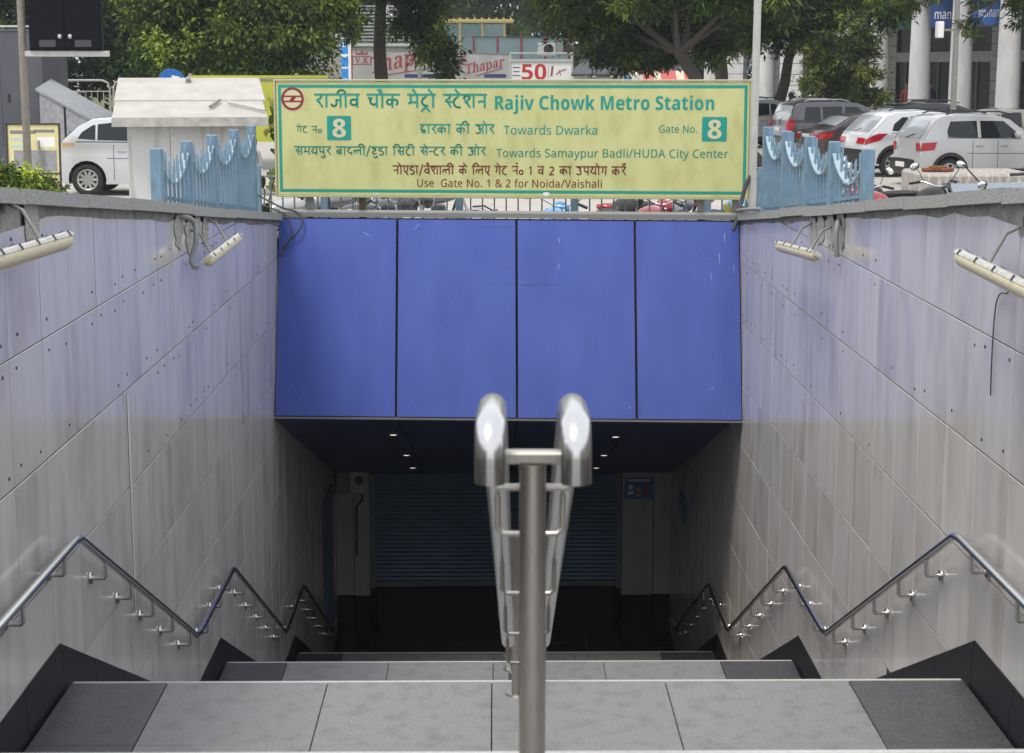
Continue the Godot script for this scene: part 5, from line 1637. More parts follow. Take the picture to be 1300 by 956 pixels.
# ------------------------------------------------------------------ vehicles
class Car:
	var L := 4.0
	var W := 1.7
	var top := PackedVector2Array()      # outline from the rear bumper's foot over the roof to the front bumper's foot
	var belt := 0.95
	var roof := 1.5
	var wheels := [0.7, 3.2]
	var wheel_r := 0.31

	func half(x: float, y: float) -> float:
		var h := W * 0.5
		if y > belt:
			h -= (y - belt) * 0.27
		else:
			h -= pow(absf(y - 0.62), 2.0) * 0.10
		var e0 := clampf((0.55 - x) / 0.55, 0, 1)
		var e1 := clampf((x - L + 0.8) / 0.8, 0, 1)
		return h - 0.13 * e0 * e0 - 0.26 * e1 * e1

	func side_poly() -> PackedVector2Array:
		# the outline drawn in a little, with arches cut for the wheels
		var p := PackedVector2Array()
		var c := Vector2(L / 2, roof * 0.5)
		for q in top:
			var d := q - c
			p.append(c + Vector2(d.x * (1.0 - 0.09 / L), d.y * (1.0 - 0.075 / roof)))
		var res := [p]
		for wx in wheels:
			var a := PackedVector2Array()
			for k in 20:
				var an := TAU * k / 20.0
				a.append(Vector2(wx + cos(an) * (wheel_r + 0.06), wheel_r + sin(an) * (wheel_r + 0.06)))
			var nxt := []
			for r in res:
				nxt.append_array(Geometry2D.clip_polygons(r, a))
			res = nxt
		res.sort_custom(func(a, b): return a.size() > b.size())
		return res[0]

	func normal(x: float, y: float, s: float) -> Vector3:
		var dx := (half(x + 0.02, y) - half(x - 0.02, y)) / 0.04
		var dy := (half(x, y + 0.02) - half(x, y - 0.02)) / 0.04
		return Vector3(-dx, -dy, s).normalized() if s > 0 else Vector3(-dx, -dy, -1).normalized()

	func on(x: float, y: float, s: float, off := 0.0) -> Vector3:
		return Vector3(x, y, s * (half(x, y) + off))

	func patch(b: MB, poly: PackedVector2Array, s: float, off: float) -> void:
		# a flat outline laid on the car's side, cut fine enough to follow its curve
		var ys := [0.0, 0.2, 0.45, 0.62, 0.8, belt - 0.02, belt + 0.02, 1.2, 2.2]
		var xs := [-0.2, 0.15, 0.35, 0.55, 0.8, L * 0.4, L * 0.6, L - 0.8, L - 0.55, L - 0.3, L - 0.12, L + 0.3]
		for i in xs.size() - 1:
			for j in ys.size() - 1:
				var cell := PackedVector2Array([Vector2(xs[i], ys[j]), Vector2(xs[i + 1], ys[j]), Vector2(xs[i + 1], ys[j + 1]), Vector2(xs[i], ys[j + 1])])
				for q in Geometry2D.intersect_polygons(poly, cell):
					var idx := Geometry2D.triangulate_polygon(q)
					for k in range(0, idx.size(), 3):
						var a: Vector2 = q[idx[k]]
						var c: Vector2 = q[idx[k + 1]]
						var d: Vector2 = q[idx[k + 2]]
						b.tri(on(a.x, a.y, s, off), on(c.x, c.y, s, off), on(d.x, d.y, s, off), normal(a.x, a.y, s), normal(c.x, c.y, s), normal(d.x, d.y, s))

	func ribbon(b: MB, from: float, to: float, w0: float, w1: float, off: float) -> void:
		# part of the outline (by index, fractions allowed), across the car from w0 to w1 of its half width
		var n := maxi(2, int(ceil((to - from) * 3)))
		var rows := []
		for i in n + 1:
			var f := lerpf(from, to, float(i) / n)
			var k := mini(int(f), top.size() - 2)
			var p := top[k].lerp(top[k + 1], f - k)
			var t := (top[k + 1] - top[k]).normalized()
			if k > 0 and f - k < 0.35:
				t = (t + (top[k] - top[k - 1]).normalized()).normalized()
			elif k < top.size() - 2 and f - k > 0.65:
				t = (t + (top[k + 2] - top[k + 1]).normalized()).normalized()
			var o := Vector2(-t.y, t.x)
			var row := []
			for j in 9:
				var u := lerpf(w0, w1, j / 8.0)
				var crown := (1.0 - u * u) * 0.035
				var q := p + o * (off + crown - 0.02)
				row.append([Vector3(q.x, q.y, u * (half(p.x, p.y) - 0.05)), Vector3(o.x, o.y, u * 0.12).normalized()])
			rows.append(row)
		for i in n:
			for j in 8:
				var a: Array = rows[i][j]
				var c: Array = rows[i][j + 1]
				var d: Array = rows[i + 1][j + 1]
				var e: Array = rows[i + 1][j]
				b.tri(a[0], c[0], d[0], a[1], c[1], d[1])
				b.tri(a[0], d[0], e[0], a[1], d[1], e[1])

	func bevel(b: MB) -> void:
		var c := Vector2(L / 2, roof * 0.5)
		for s in [-1.0, 1.0]:
			for k in top.size() - 1:
				var q := []
				var m := []
				for i in [k, k + 1]:
					var p := top[i]
					var d := p - c
					var pin := c + Vector2(d.x * (1.0 - 0.09 / L), d.y * (1.0 - 0.075 / roof))
					var t := (top[mini(i + 1, top.size() - 1)] - top[maxi(i - 1, 0)]).normalized()
					var o := Vector2(-t.y, t.x)
					q.append(Vector3(p.x - o.x * 0.02, p.y - o.y * 0.02, s * (half(p.x, p.y) - 0.05)))
					m.append(Vector3(o.x, o.y, s * 0.15).normalized())
					q.append(Vector3(pin.x, pin.y, s * half(pin.x, pin.y)))
					m.append(normal(pin.x, pin.y, s))
				b.tri(q[0], q[1], q[3], m[0], m[1], m[3])
				b.tri(q[0], q[3], q[2], m[0], m[3], m[2])


func make_wheel(parent: Node, at: Vector3, r: float, side: float, spokes: int) -> void:
	var w := Node3D.new()
	w.name = "wheel"
	parent.add_child(w, true)
	w.position = at
	var xf := Transform3D(Basis(Vector3.RIGHT, Vector3(0, 0, side), Vector3(0, 1, 0)), Vector3.ZERO)
	var t := MB.new()
	t.lathe([Vector2(r * 0.66, 0.085), Vector2(r * 0.8, 0.1), Vector2(r * 0.95, 0.085), Vector2(r, 0.05), Vector2(r, -0.07), Vector2(r * 0.9, -0.09), Vector2(r * 0.6, -0.09)], 26, xf)
	obj("tyre", t, M.rubber, w)
	var rm := MB.new()
	rm.lathe([Vector2(0.0, 0.075), Vector2(r * 0.16, 0.075), Vector2(r * 0.2, 0.06)], 14, xf)
	rm.lathe([Vector2(r * 0.56, 0.07), Vector2(r * 0.62, 0.088), Vector2(r * 0.68, 0.084)], 26, xf)
	for k in spokes:
		var a := TAU * k / spokes
		var d := Vector3(cos(a), sin(a), 0)
		rm.box(Vector3(0, 0, side * 0.062) + d * r * 0.37, Vector3(r * 0.46, r * 0.17, 0.02), 0.006, Basis(d, Vector3(-d.y, d.x, 0), Vector3(0, 0, 1)))
	obj("rim", rm, M.rim_silver, w)
	var bk := MB.new()
	bk.lathe([Vector2(0.0, 0.03), Vector2(r * 0.66, 0.03)], 20, xf)
	obj("brake_disc", bk, M.black, w)


func car(label: String, category: String, at: Vector3, turn: float, kind: String, col: Color, scale := 1.0, group := "") -> Node3D:
	var t := thing("parked_car", label, category, at, turn, group)
	t.scale = Vector3.ONE * scale
	var c := Car.new()
	var side_glass := []
	var rear_glass := Vector2(0, 0)
	var wind := Vector2(0, 0)
	if kind == "sedan":
		c.L = 4.0
		c.W = 1.7
		c.belt = 0.98
		c.roof = 1.5
		c.top = PackedVector2Array([Vector2(0.12, 0.2), Vector2(0.0, 0.5), Vector2(0.02, 0.8), Vector2(0.1, 1.03), Vector2(0.45, 1.08), Vector2(1.05, 1.42), Vector2(1.6, 1.51), Vector2(2.1, 1.5), Vector2(2.5, 1.38), Vector2(3.15, 1.0), Vector2(3.75, 0.86), Vector2(3.95, 0.65), Vector2(4.0, 0.45), Vector2(3.9, 0.2)])
		rear_glass = Vector2(4.25, 4.92)
		wind = Vector2(8.1, 8.92)
		c.wheels = [0.72, 3.2]
		side_glass = [[Vector2(0.72, 1.05), Vector2(1.02, 1.27), Vector2(1.28, 1.36), Vector2(1.28, 1.03)], [Vector2(1.33, 1.03), Vector2(1.33, 1.365), Vector2(1.75, 1.41), Vector2(1.95, 1.405), Vector2(1.95, 1.02)], [Vector2(2.03, 1.02), Vector2(2.03, 1.4), Vector2(2.35, 1.33), Vector2(2.82, 1.04)]]
	elif kind == "hatch":
		c.L = 3.8
		c.W = 1.7
		c.belt = 1.0
		c.roof = 1.52
		c.top = PackedVector2Array([Vector2(0.12, 0.2), Vector2(0.0, 0.4), Vector2(0.0, 0.72), Vector2(0.02, 0.94), Vector2(0.12, 1.08), Vector2(0.42, 1.35), Vector2(0.72, 1.49), Vector2(1.4, 1.54), Vector2(2.1, 1.5), Vector2(2.4, 1.4), Vector2(3.0, 1.05), Vector2(3.6, 0.92), Vector2(3.78, 0.7), Vector2(3.8, 0.42), Vector2(3.7, 0.2)])
		rear_glass = Vector2(4.1, 4.85)
		wind = Vector2(9.1, 9.92)
		c.wheels = [0.6, 3.05]
		side_glass = [[Vector2(0.44, 1.1), Vector2(0.52, 1.22), Vector2(0.72, 1.35), Vector2(0.78, 1.36), Vector2(0.78, 1.07)], [Vector2(0.82, 1.07), Vector2(0.82, 1.37), Vector2(1.2, 1.41), Vector2(1.62, 1.42), Vector2(1.62, 1.05)], [Vector2(1.7, 1.05), Vector2(1.7, 1.42), Vector2(2.12, 1.4), Vector2(2.66, 1.08)]]
	elif kind == "small_suv":
		c.L = 3.6
		c.W = 1.52
		c.belt = 1.02
		c.roof = 1.54
		c.top = PackedVector2Array([Vector2(0.14, 0.24), Vector2(0.0, 0.36), Vector2(0.0, 0.62), Vector2(0.1, 0.66), Vector2(0.1, 1.0), Vector2(0.4, 1.45), Vector2(0.65, 1.54), Vector2(1.4, 1.56), Vector2(2.0, 1.53), Vector2(2.25, 1.46), Vector2(2.72, 1.08), Vector2(3.4, 1.0), Vector2(3.58, 0.8), Vector2(3.6, 0.4), Vector2(3.48, 0.24)])
		rear_glass = Vector2(4.1, 4.95)
		wind = Vector2(9.1, 9.92)
		c.wheels = [0.78, 2.98]
		side_glass = [[Vector2(0.72, 1.08), Vector2(0.7, 1.2), Vector2(0.8, 1.41), Vector2(1.42, 1.42), Vector2(1.42, 1.05)], [Vector2(1.5, 1.05), Vector2(1.5, 1.42), Vector2(2.06, 1.41), Vector2(2.42, 1.12), Vector2(2.42, 1.06)]]
	elif kind == "crossover":
		c.L = 4.0
		c.W = 1.73
		c.belt = 1.03
		c.roof = 1.58
		c.wheel_r = 0.33
		c.top = PackedVector2Array([Vector2(0.14, 0.26), Vector2(0.0, 0.42), Vector2(0.0, 0.7), Vector2(0.06, 0.95), Vector2(0.12, 1.04), Vector2(0.6, 1.5), Vector2(0.85, 1.58), Vector2(1.6, 1.61), Vector2(2.2, 1.55), Vector2(2.5, 1.45), Vector2(3.05, 1.08), Vector2(3.75, 0.98), Vector2(3.95, 0.8), Vector2(4.0, 0.45), Vector2(3.85, 0.25)])
		rear_glass = Vector2(4.1, 4.92)
		wind = Vector2(9.1, 9.92)
		c.wheels = [0.78, 3.3]
		side_glass = [[Vector2(0.72, 1.12), Vector2(0.78, 1.28), Vector2(1.0, 1.44), Vector2(1.16, 1.45), Vector2(1.16, 1.09)], [Vector2(1.22, 1.09), Vector2(1.22, 1.46), Vector2(1.72, 1.47), Vector2(1.72, 1.07)], [Vector2(1.79, 1.07), Vector2(1.79, 1.47), Vector2(2.2, 1.44), Vector2(2.7, 1.12)]]
	else:
		c.L = 4.4
		c.W = 1.82
		c.belt = 1.08
		c.roof = 1.72
		c.wheel_r = 0.35
		c.top = PackedVector2Array([Vector2(0.12, 0.3), Vector2(0.0, 0.42), Vector2(0.0, 0.72), Vector2(0.1, 0.78), Vector2(0.14, 1.08), Vector2(0.38, 1.64), Vector2(0.55, 1.72), Vector2(1.8, 1.75), Vector2(2.5, 1.7), Vector2(2.75, 1.62), Vector2(3.25, 1.14), Vector2(4.1, 1.04), Vector2(4.35, 0.88), Vector2(4.4, 0.5), Vector2(4.25, 0.3)])
		rear_glass = Vector2(4.1, 4.93)
		wind = Vector2(9.1, 9.92)
		c.wheels = [0.85, 3.5]
		side_glass = [[Vector2(0.62, 1.14), Vector2(0.72, 1.56), Vector2(1.2, 1.57), Vector2(1.2, 1.12)], [Vector2(1.28, 1.12), Vector2(1.28, 1.57), Vector2(1.95, 1.58), Vector2(1.95, 1.11)], [Vector2(2.05, 1.11), Vector2(2.05, 1.57), Vector2(2.5, 1.56), Vector2(2.88, 1.16)]]
	var body := MB.new()
	var poly := c.side_poly()
	for s in [-1.0, 1.0]:
		c.patch(body, poly, s, 0.0)
	c.ribbon(body, 0.0, c.top.size() - 1.0, -1.0, 1.0, 0.0)
	c.bevel(body)
	obj("body", body, paint(col), t)
	var ub := MB.new()
	ub.box(Vector3(c.L / 2, 0.42, 0), Vector3(c.L - 0.5, 0.36, c.W - 0.5))
	obj("underbody", ub, M.black, t)
	for s in [-1.0, 1.0]:
		for g in side_glass:
			var gb := MB.new()
			c.patch(gb, PackedVector2Array(g), s, 0.004)
			obj("side_window", gb, M.glass_dark, t)
		# thin dark surround below the glass and the door gaps
		var sm := MB.new()
		var xs0: float = side_glass[0][0].x
		var xs1: float = side_glass[-1][-1].x
		c.patch(sm, PackedVector2Array([Vector2(xs0 - 0.03, c.belt + 0.03), Vector2(xs1 + 0.04, c.belt + 0.01), Vector2(xs1 + 0.04, c.belt + 0.03), Vector2(xs0 - 0.03, c.belt + 0.05)]), s, 0.003)
		for x in [c.wheels[0] + 0.52, (c.wheels[0] + c.wheels[1]) / 2 + 0.02, c.wheels[1] - 0.42]:
			c.patch(sm, PackedVector2Array([Vector2(x, 0.3), Vector2(x + 0.012, 0.3), Vector2(x + 0.012, c.belt), Vector2(x, c.belt)]), s, 0.002)
		c.patch(sm, PackedVector2Array([Vector2(c.wheels[0] + 0.4, 0.72), Vector2(c.wheels[1] - 0.4, 0.70), Vector2(c.wheels[1] - 0.4, 0.712), Vector2(c.wheels[0] + 0.4, 0.732)]), s, 0.002)
		obj("door_seam", sm, M.gap, t)
		if not kind in ["sedan", "hatch"]:
			var cl := MB.new()
			c.patch(cl, PackedVector2Array([Vector2(c.wheels[0] + 0.36, 0.24), Vector2(c.wheels[1] - 0.36, 0.24), Vector2(c.wheels[1] - 0.36, 0.38), Vector2(c.wheels[0] + 0.36, 0.38)]), s, 0.008)
			for wx in c.wheels:
				var arc := PackedVector2Array()
				for k in 13:
					var an := PI * k / 12.0
					arc.append(Vector2(wx + cos(an) * (c.wheel_r + 0.13), c.wheel_r + sin(an) * (c.wheel_r + 0.13)))
				for k in range(12, -1, -1):
					var an := PI * k / 12.0
					arc.append(Vector2(wx + cos(an) * (c.wheel_r + 0.062), c.wheel_r + sin(an) * (c.wheel_r + 0.062)))
				c.patch(cl, arc, s, 0.008)
			obj("black_cladding", cl, M.black, t)
		for x in [c.wheels[0] + 0.68, (c.wheels[0] + c.wheels[1]) / 2 + 0.18]:
			var hb := MB.new()
			hb.box(c.on(x, c.belt - 0.14, s, 0.012), Vector3(0.17, 0.028, 0.03), 0.01)
			obj("door_handle", hb, M.chrome if kind == "suv" else paint(col * 0.8), t)
		var mb := MB.new()
		mb.ell(c.on(side_glass[-1][-1].x - 0.1, c.belt + 0.1, s, 0.1), Vector3(0.07, 0.075, 0.11))
		obj("door_mirror", mb, paint(col), t)
		for i in 2:
			make_wheel(t, Vector3(c.wheels[i], c.wheel_r, s * (c.W / 2 - 0.115)), c.wheel_r, s, 10 if kind in ["sedan", "hatch"] else 7)
		# tail lamps wrap from the side to the rear
		var tl := MB.new()
		var ly := 0.86 if kind in ["sedan", "crossover"] else 0.82
		if kind == "suv":
			c.patch(tl, PackedVector2Array([Vector2(0.08, 0.78), Vector2(0.26, 0.82), Vector2(0.34, 1.12), Vector2(0.2, 1.2)]), s, 0.006)
			c.ribbon(tl, 3.1, 4.2, s * 0.8, s * 1.03, 0.012)
		elif kind == "small_suv":
			c.patch(tl, PackedVector2Array([Vector2(0.1, 0.77), Vector2(0.40, 0.80), Vector2(0.46, 0.97), Vector2(0.14, 0.95)]), s, 0.006)
			c.ribbon(tl, 3.35, 3.85, s * 0.78, s * 1.03, 0.012)
		elif kind == "hatch":
			c.ribbon(tl, 2.1, 3.0, s * 0.72, s * 1.04, 0.012)
			var am := MB.new()
			c.patch(am, PackedVector2Array([Vector2(0.13, 0.93), Vector2(0.36, 0.94), Vector2(0.36, 1.02), Vector2(0.13, 1.02)]), s, 0.006)
			obj("side_reflector", am, M.reflector, t)
		elif kind == "crossover":
			c.patch(tl, PackedVector2Array([Vector2(0.04, 0.78), Vector2(0.42, 0.9), Vector2(0.6, 1.06), Vector2(0.36, 1.06), Vector2(0.06, 0.92)]), s, 0.006)
			c.ribbon(tl, 2.4, 2.98, s * 0.5, s * 1.03, 0.012)
		else:
			c.patch(tl, PackedVector2Array([Vector2(0.04, 0.80), Vector2(0.40, 0.86), Vector2(0.5, 1.0), Vector2(0.1, 0.98)]), s, 0.006)
			c.ribbon(tl, 2.05, 2.8, s * 0.62, s * 1.03, 0.012)
		obj("tail_light", tl, M.tail_red, t)
	var rg := MB.new()
	c.ribbon(rg, rear_glass.x, rear_glass.y, -0.88, 0.88, 0.008)
	obj("rear_window", rg, M.glass_pale, t)
	var ws := MB.new()
	c.ribbon(ws, wind.x, wind.y, -0.92, 0.92, 0.008)
	obj("windscreen", ws, M.glass_dark, t)
	if not kind in ["sedan", "hatch"]:
		var bp := MB.new()
		c.ribbon(bp, 0.1, 1.9, -1.02, 1.02, 0.012)
		obj("rear_bumper", bp, M.black if kind != "suv" else paint(col * 0.7), t)
		for s in [-1.0, 1.0]:
			var rr := MB.new()
			var yy := c.roof + 0.045
			rr.tube([Vector3(0.75, yy - 0.03, s * 0.56), Vector3(0.9, yy + 0.02, s * 0.56), Vector3(2.0, yy + 0.03, s * 0.56), Vector3(2.3, yy - 0.04, s * 0.56)], 0.018, 7)
			obj("roof_rail", rr, M.black if kind != "suv" else M.rim_silver, t)
	var pl := MB.new()
	var pk := 2.45 if kind in ["sedan", "crossover"] else 3.3
	if kind == "small_suv":
		pk = 1.5
	var kk := int(pk)
	var pp := c.top[kk].lerp(c.top[kk + 1], pk - kk)
	pl.box(Vector3(pp.x - 0.025, pp.y - 0.02, -0.02), Vector3(0.012, 0.11, 0.42), 0.003)
	obj("number_plate", pl, M.plate, t)
	var wp := MB.new()
	var wy := (c.top[int(rear_glass.x)] + Vector2(0.0, 0.05))
	wp.tube([Vector3(wy.x - 0.02, wy.y, 0), Vector3(wy.x + 0.05, wy.y + 0.09, 0.3)], 0.01, 5)
	obj("wiper", wp, M.black, t)
	for s in [-1.0, 1.0]:
		var hl := MB.new()
		hl.ell(Vector3(c.L - 0.16, 0.74, s * (c.W / 2 - 0.26)), Vector3(0.1, 0.09, 0.14))
		obj("headlight", hl, M.glass_pale, t)
	return t


func motorcycle(label: String, at: Vector3, turn: float, tank: Material, lean := 0.1, kind := "motorcycle") -> void:
	var t := thing(kind, label, kind, at, turn, "two wheelers parked behind the stairs")
	t.rotation.x = lean
	var q := Basis(Vector3.RIGHT, Vector3(0, 0, 1), Vector3.UP)
	for x in [-0.64, 0.66]:
		var w := Node3D.new()
		w.name = "wheel"
		t.add_child(w, true)
		w.position = Vector3(x, 0.3, 0)
		var ty := MB.new()
		ty.lathe([Vector2(0.235, 0.035), Vector2(0.27, 0.048), Vector2(0.3, 0.02), Vector2(0.3, -0.02), Vector2(0.27, -0.048), Vector2(0.235, -0.035)], 22, Transform3D(q, Vector3.ZERO))
		obj("tyre", ty, M.rubber, w)
		var rm := MB.new()
		rm.lathe([Vector2(0.235, 0.03), Vector2(0.215, 0.02), Vector2(0.215, -0.02), Vector2(0.235, -0.03)], 22, Transform3D(q, Vector3.ZERO))
		rm.lathe([Vector2(0.0, 0.05), Vector2(0.045, 0.045), Vector2(0.045, -0.045), Vector2(0.0, -0.05)], 10, Transform3D(q, Vector3.ZERO))
		for k in 6:
			var a := TAU * k / 6.0
			rm.tube([Vector3(cos(a), sin(a), 0) * 0.04, Vector3(cos(a), sin(a), 0) * 0.22], 0.009, 4)
		obj("rim", rm, M.rim_silver, w)
		var fd := MB.new()
		var arc := []
		for k in 8:
			var a := deg_to_rad(lerpf(20, 160, k / 7.0) + (25.0 if x < 0 else -10.0))
			arc.append(Vector3(x + cos(a) * 0.335, 0.3 + sin(a) * 0.335, 0))
		for k in 7:
			fd.quad(arc[k] + Vector3(0, 0, 0.06), arc[k] - Vector3(0, 0, 0.06), arc[k + 1] - Vector3(0, 0, 0.06), arc[k + 1] + Vector3(0, 0, 0.06))
		obj("mudguard", fd, tank, t)
	var fr := MB.new()
	fr.tube([Vector3(0.42, 0.86, 0), Vector3(0.28, 0.42, 0), Vector3(-0.2, 0.34, 0), Vector3(-0.3, 0.66, 0), Vector3(0.4, 0.82, 0)], 0.02, 6)
	fr.tube([Vector3(-0.25, 0.66, 0), Vector3(-0.85, 0.74, 0)], 0.018, 6)
	fr.tube([Vector3(-0.2, 0.34, 0.08), Vector3(-0.64, 0.3, 0.08)], 0.02, 6)
	fr.tube([Vector3(-0.45, 0.68, 0.11), Vector3(-0.62, 0.32, 0.11)], 0.022, 6)
	fr.tube([Vector3(-0.45, 0.68, -0.11), Vector3(-0.62, 0.32, -0.11)], 0.022, 6)
	obj("frame", fr, M.black, t)
	for s in [-1.0, 1.0]:
		var fk := MB.new()
		fk.tube([Vector3(0.66, 0.3, s * 0.075), Vector3(0.42, 0.92, s * 0.075)], 0.019, 7)
		obj("fork", fk, M.chrome, t)
	var en := MB.new()
	en.box(Vector3(0.05, 0.42, 0), Vector3(0.36, 0.26, 0.26), 0.05)
	for k in 5:
		en.box(Vector3(0.12, 0.58 + 0.022 * k, 0), Vector3(0.2, 0.01, 0.22))
	obj("engine", en, M.engine, t)
	var ex := MB.new()
	ex.tube([Vector3(0.24, 0.5, 0.1), Vector3(0.3, 0.28, 0.12), Vector3(-0.1, 0.24, 0.15), Vector3(-0.35, 0.28, 0.16), Vector3(-0.85, 0.4, 0.17)], 0.03, 8, 0.05)
	obj("exhaust", ex, M.chrome, t)
	var tk := MB.new()
	tk.ell(Vector3(0.14, 0.83, 0), Vector3(0.31, 0.13, 0.145), Basis(Vector3(0, 0, 1), 0.12), 14, 9)
	obj("fuel_tank", tk, tank, t)
	var st := MB.new()
	st.ell(Vector3(-0.38, 0.79, 0), Vector3(0.4, 0.065, 0.14), Basis(Vector3(0, 0, 1), -0.08), 14, 8)
	obj("seat", st, M.black, t)
	var tp := MB.new()
	tp.ell(Vector3(-0.68, 0.74, 0), Vector3(0.28, 0.075, 0.11), Basis(Vector3(0, 0, 1), -0.2), 10, 7)
	obj("tail_panel", tp, tank, t)
	var rl := MB.new()
	rl.ell(Vector3(-0.95, 0.78, 0), Vector3(0.04, 0.04, 0.08))
	obj("tail_light", rl, M.tail_red, t)
	var hd := MB.new()
	hd.ell(Vector3(0.55, 0.9, 0), Vector3(0.1, 0.11, 0.12))
	obj("headlamp_cowl", hd, tank, t)
	var hl := MB.new()
	hl.ell(Vector3(0.6, 0.89, 0), Vector3(0.065, 0.075, 0.085))
	obj("headlight", hl, M.glass_pale, t)
	var hb := MB.new()
	hb.tube([Vector3(0.22, 1.02, 0.36), Vector3(0.3, 1.04, 0.24), Vector3(0.4, 0.96, 0.06), Vector3(0.4, 0.96, -0.06), Vector3(0.3, 1.04, -0.24), Vector3(0.22, 1.02, -0.36)], 0.012, 7)
	obj("handlebar", hb, M.chrome, t)
	for s in [-1.0, 1.0]:
		var gp := MB.new()
		gp.tube([Vector3(0.29, 1.037, s * 0.26), Vector3(0.2, 1.018, s * 0.4)], 0.019, 8)
		gp.tube([Vector3(0.34, 1.03, s * 0.24), Vector3(0.31, 1.02, s * 0.38)], 0.006, 5)
		obj("grip", gp, M.rubber, t)
		var mi := Node3D.new()
		mi.name = "mirror"
		t.add_child(mi, true)
		var ms := MB.new()
		ms.tube([Vector3(0.32, 1.04, s * 0.24), Vector3(0.36, 1.16, s * 0.32), Vector3(0.34, 1.24, s * 0.38)], 0.006, 5)
		obj("stalk", ms, M.black, mi)
		var mc := MB.new()
		mc.ell(Vector3(0.345, 1.26, s * 0.4), Vector3(0.025, 0.055, 0.085), Basis(Vector3.RIGHT, s * 0.35), 14, 8)
		obj("shell", mc, M.black, mi)
		var mg := MB.new()
		mg.ell(Vector3(0.328, 1.26, s * 0.4), Vector3(0.012, 0.048, 0.077), Basis(Vector3.RIGHT, s * 0.35), 14, 8)
		obj("glass", mg, M.mirror, mi)
	var sd := MB.new()
	sd.tube([Vector3(0.0, 0.34, 0.12), Vector3(-0.12, 0.02, 0.28)], 0.012, 6)
	obj("side_stand", sd, M.black, t)


func bicycle(label: String, at: Vector3, turn: float, col: Material) -> void:
	var t := thing("bicycle", label, "bicycle", at, turn)
	t.rotation.x = 0.08
	var q := Basis(Vector3.RIGHT, Vector3(0, 0, 1), Vector3.UP)
	for x in [-0.52, 0.52]:
		var w := Node3D.new()
		w.name = "wheel"
		t.add_child(w, true)
		w.position = Vector3(x, 0.33, 0)
		var ty := MB.new()
		var pts := []
		for k in 25:
			pts.append(Vector3(cos(TAU * k / 24.0), sin(TAU * k / 24.0), 0) * 0.32)
		ty.tube(pts, 0.018, 6, -1.0, false)
		obj("tyre", ty, M.rubber, w)
		var sp := MB.new()
		for k in 12:
			var a := TAU * k / 12.0
			sp.tube([Vector3(cos(a), sin(a), 0) * 0.02, Vector3(cos(a), sin(a), 0) * 0.31], 0.002, 3)
		obj("spokes", sp, M.chrome, w)
	var fr := MB.new()
	fr.tube([Vector3(-0.52, 0.33, 0), Vector3(-0.08, 0.3, 0), Vector3(0.36, 0.72, 0), Vector3(-0.18, 0.78, 0), Vector3(-0.08, 0.3, 0)], 0.016, 6)
	fr.tube([Vector3(-0.52, 0.33, 0), Vector3(-0.17, 0.74, 0)], 0.012, 6)
	fr.tube([Vector3(0.52, 0.33, 0), Vector3(0.36, 0.72, 0), Vector3(0.33, 0.92, 0)], 0.014, 6)
	obj("frame", fr, col, t)
	var sd := MB.new()
	sd.ell(Vector3(-0.2, 0.88, 0), Vector3(0.13, 0.035, 0.08))
	sd.tube([Vector3(-0.18, 0.78, 0), Vector3(-0.2, 0.87, 0)], 0.012, 6)
	obj("saddle", sd, M.black, t)
	var hb := MB.new()
	hb.tube([Vector3(0.2, 0.95, 0.28), Vector3(0.3, 0.97, 0.16), Vector3(0.34, 0.93, 0), Vector3(0.3, 0.97, -0.16), Vector3(0.2, 0.95, -0.28)], 0.011, 6)
	obj("handlebar", hb, M.black, t)


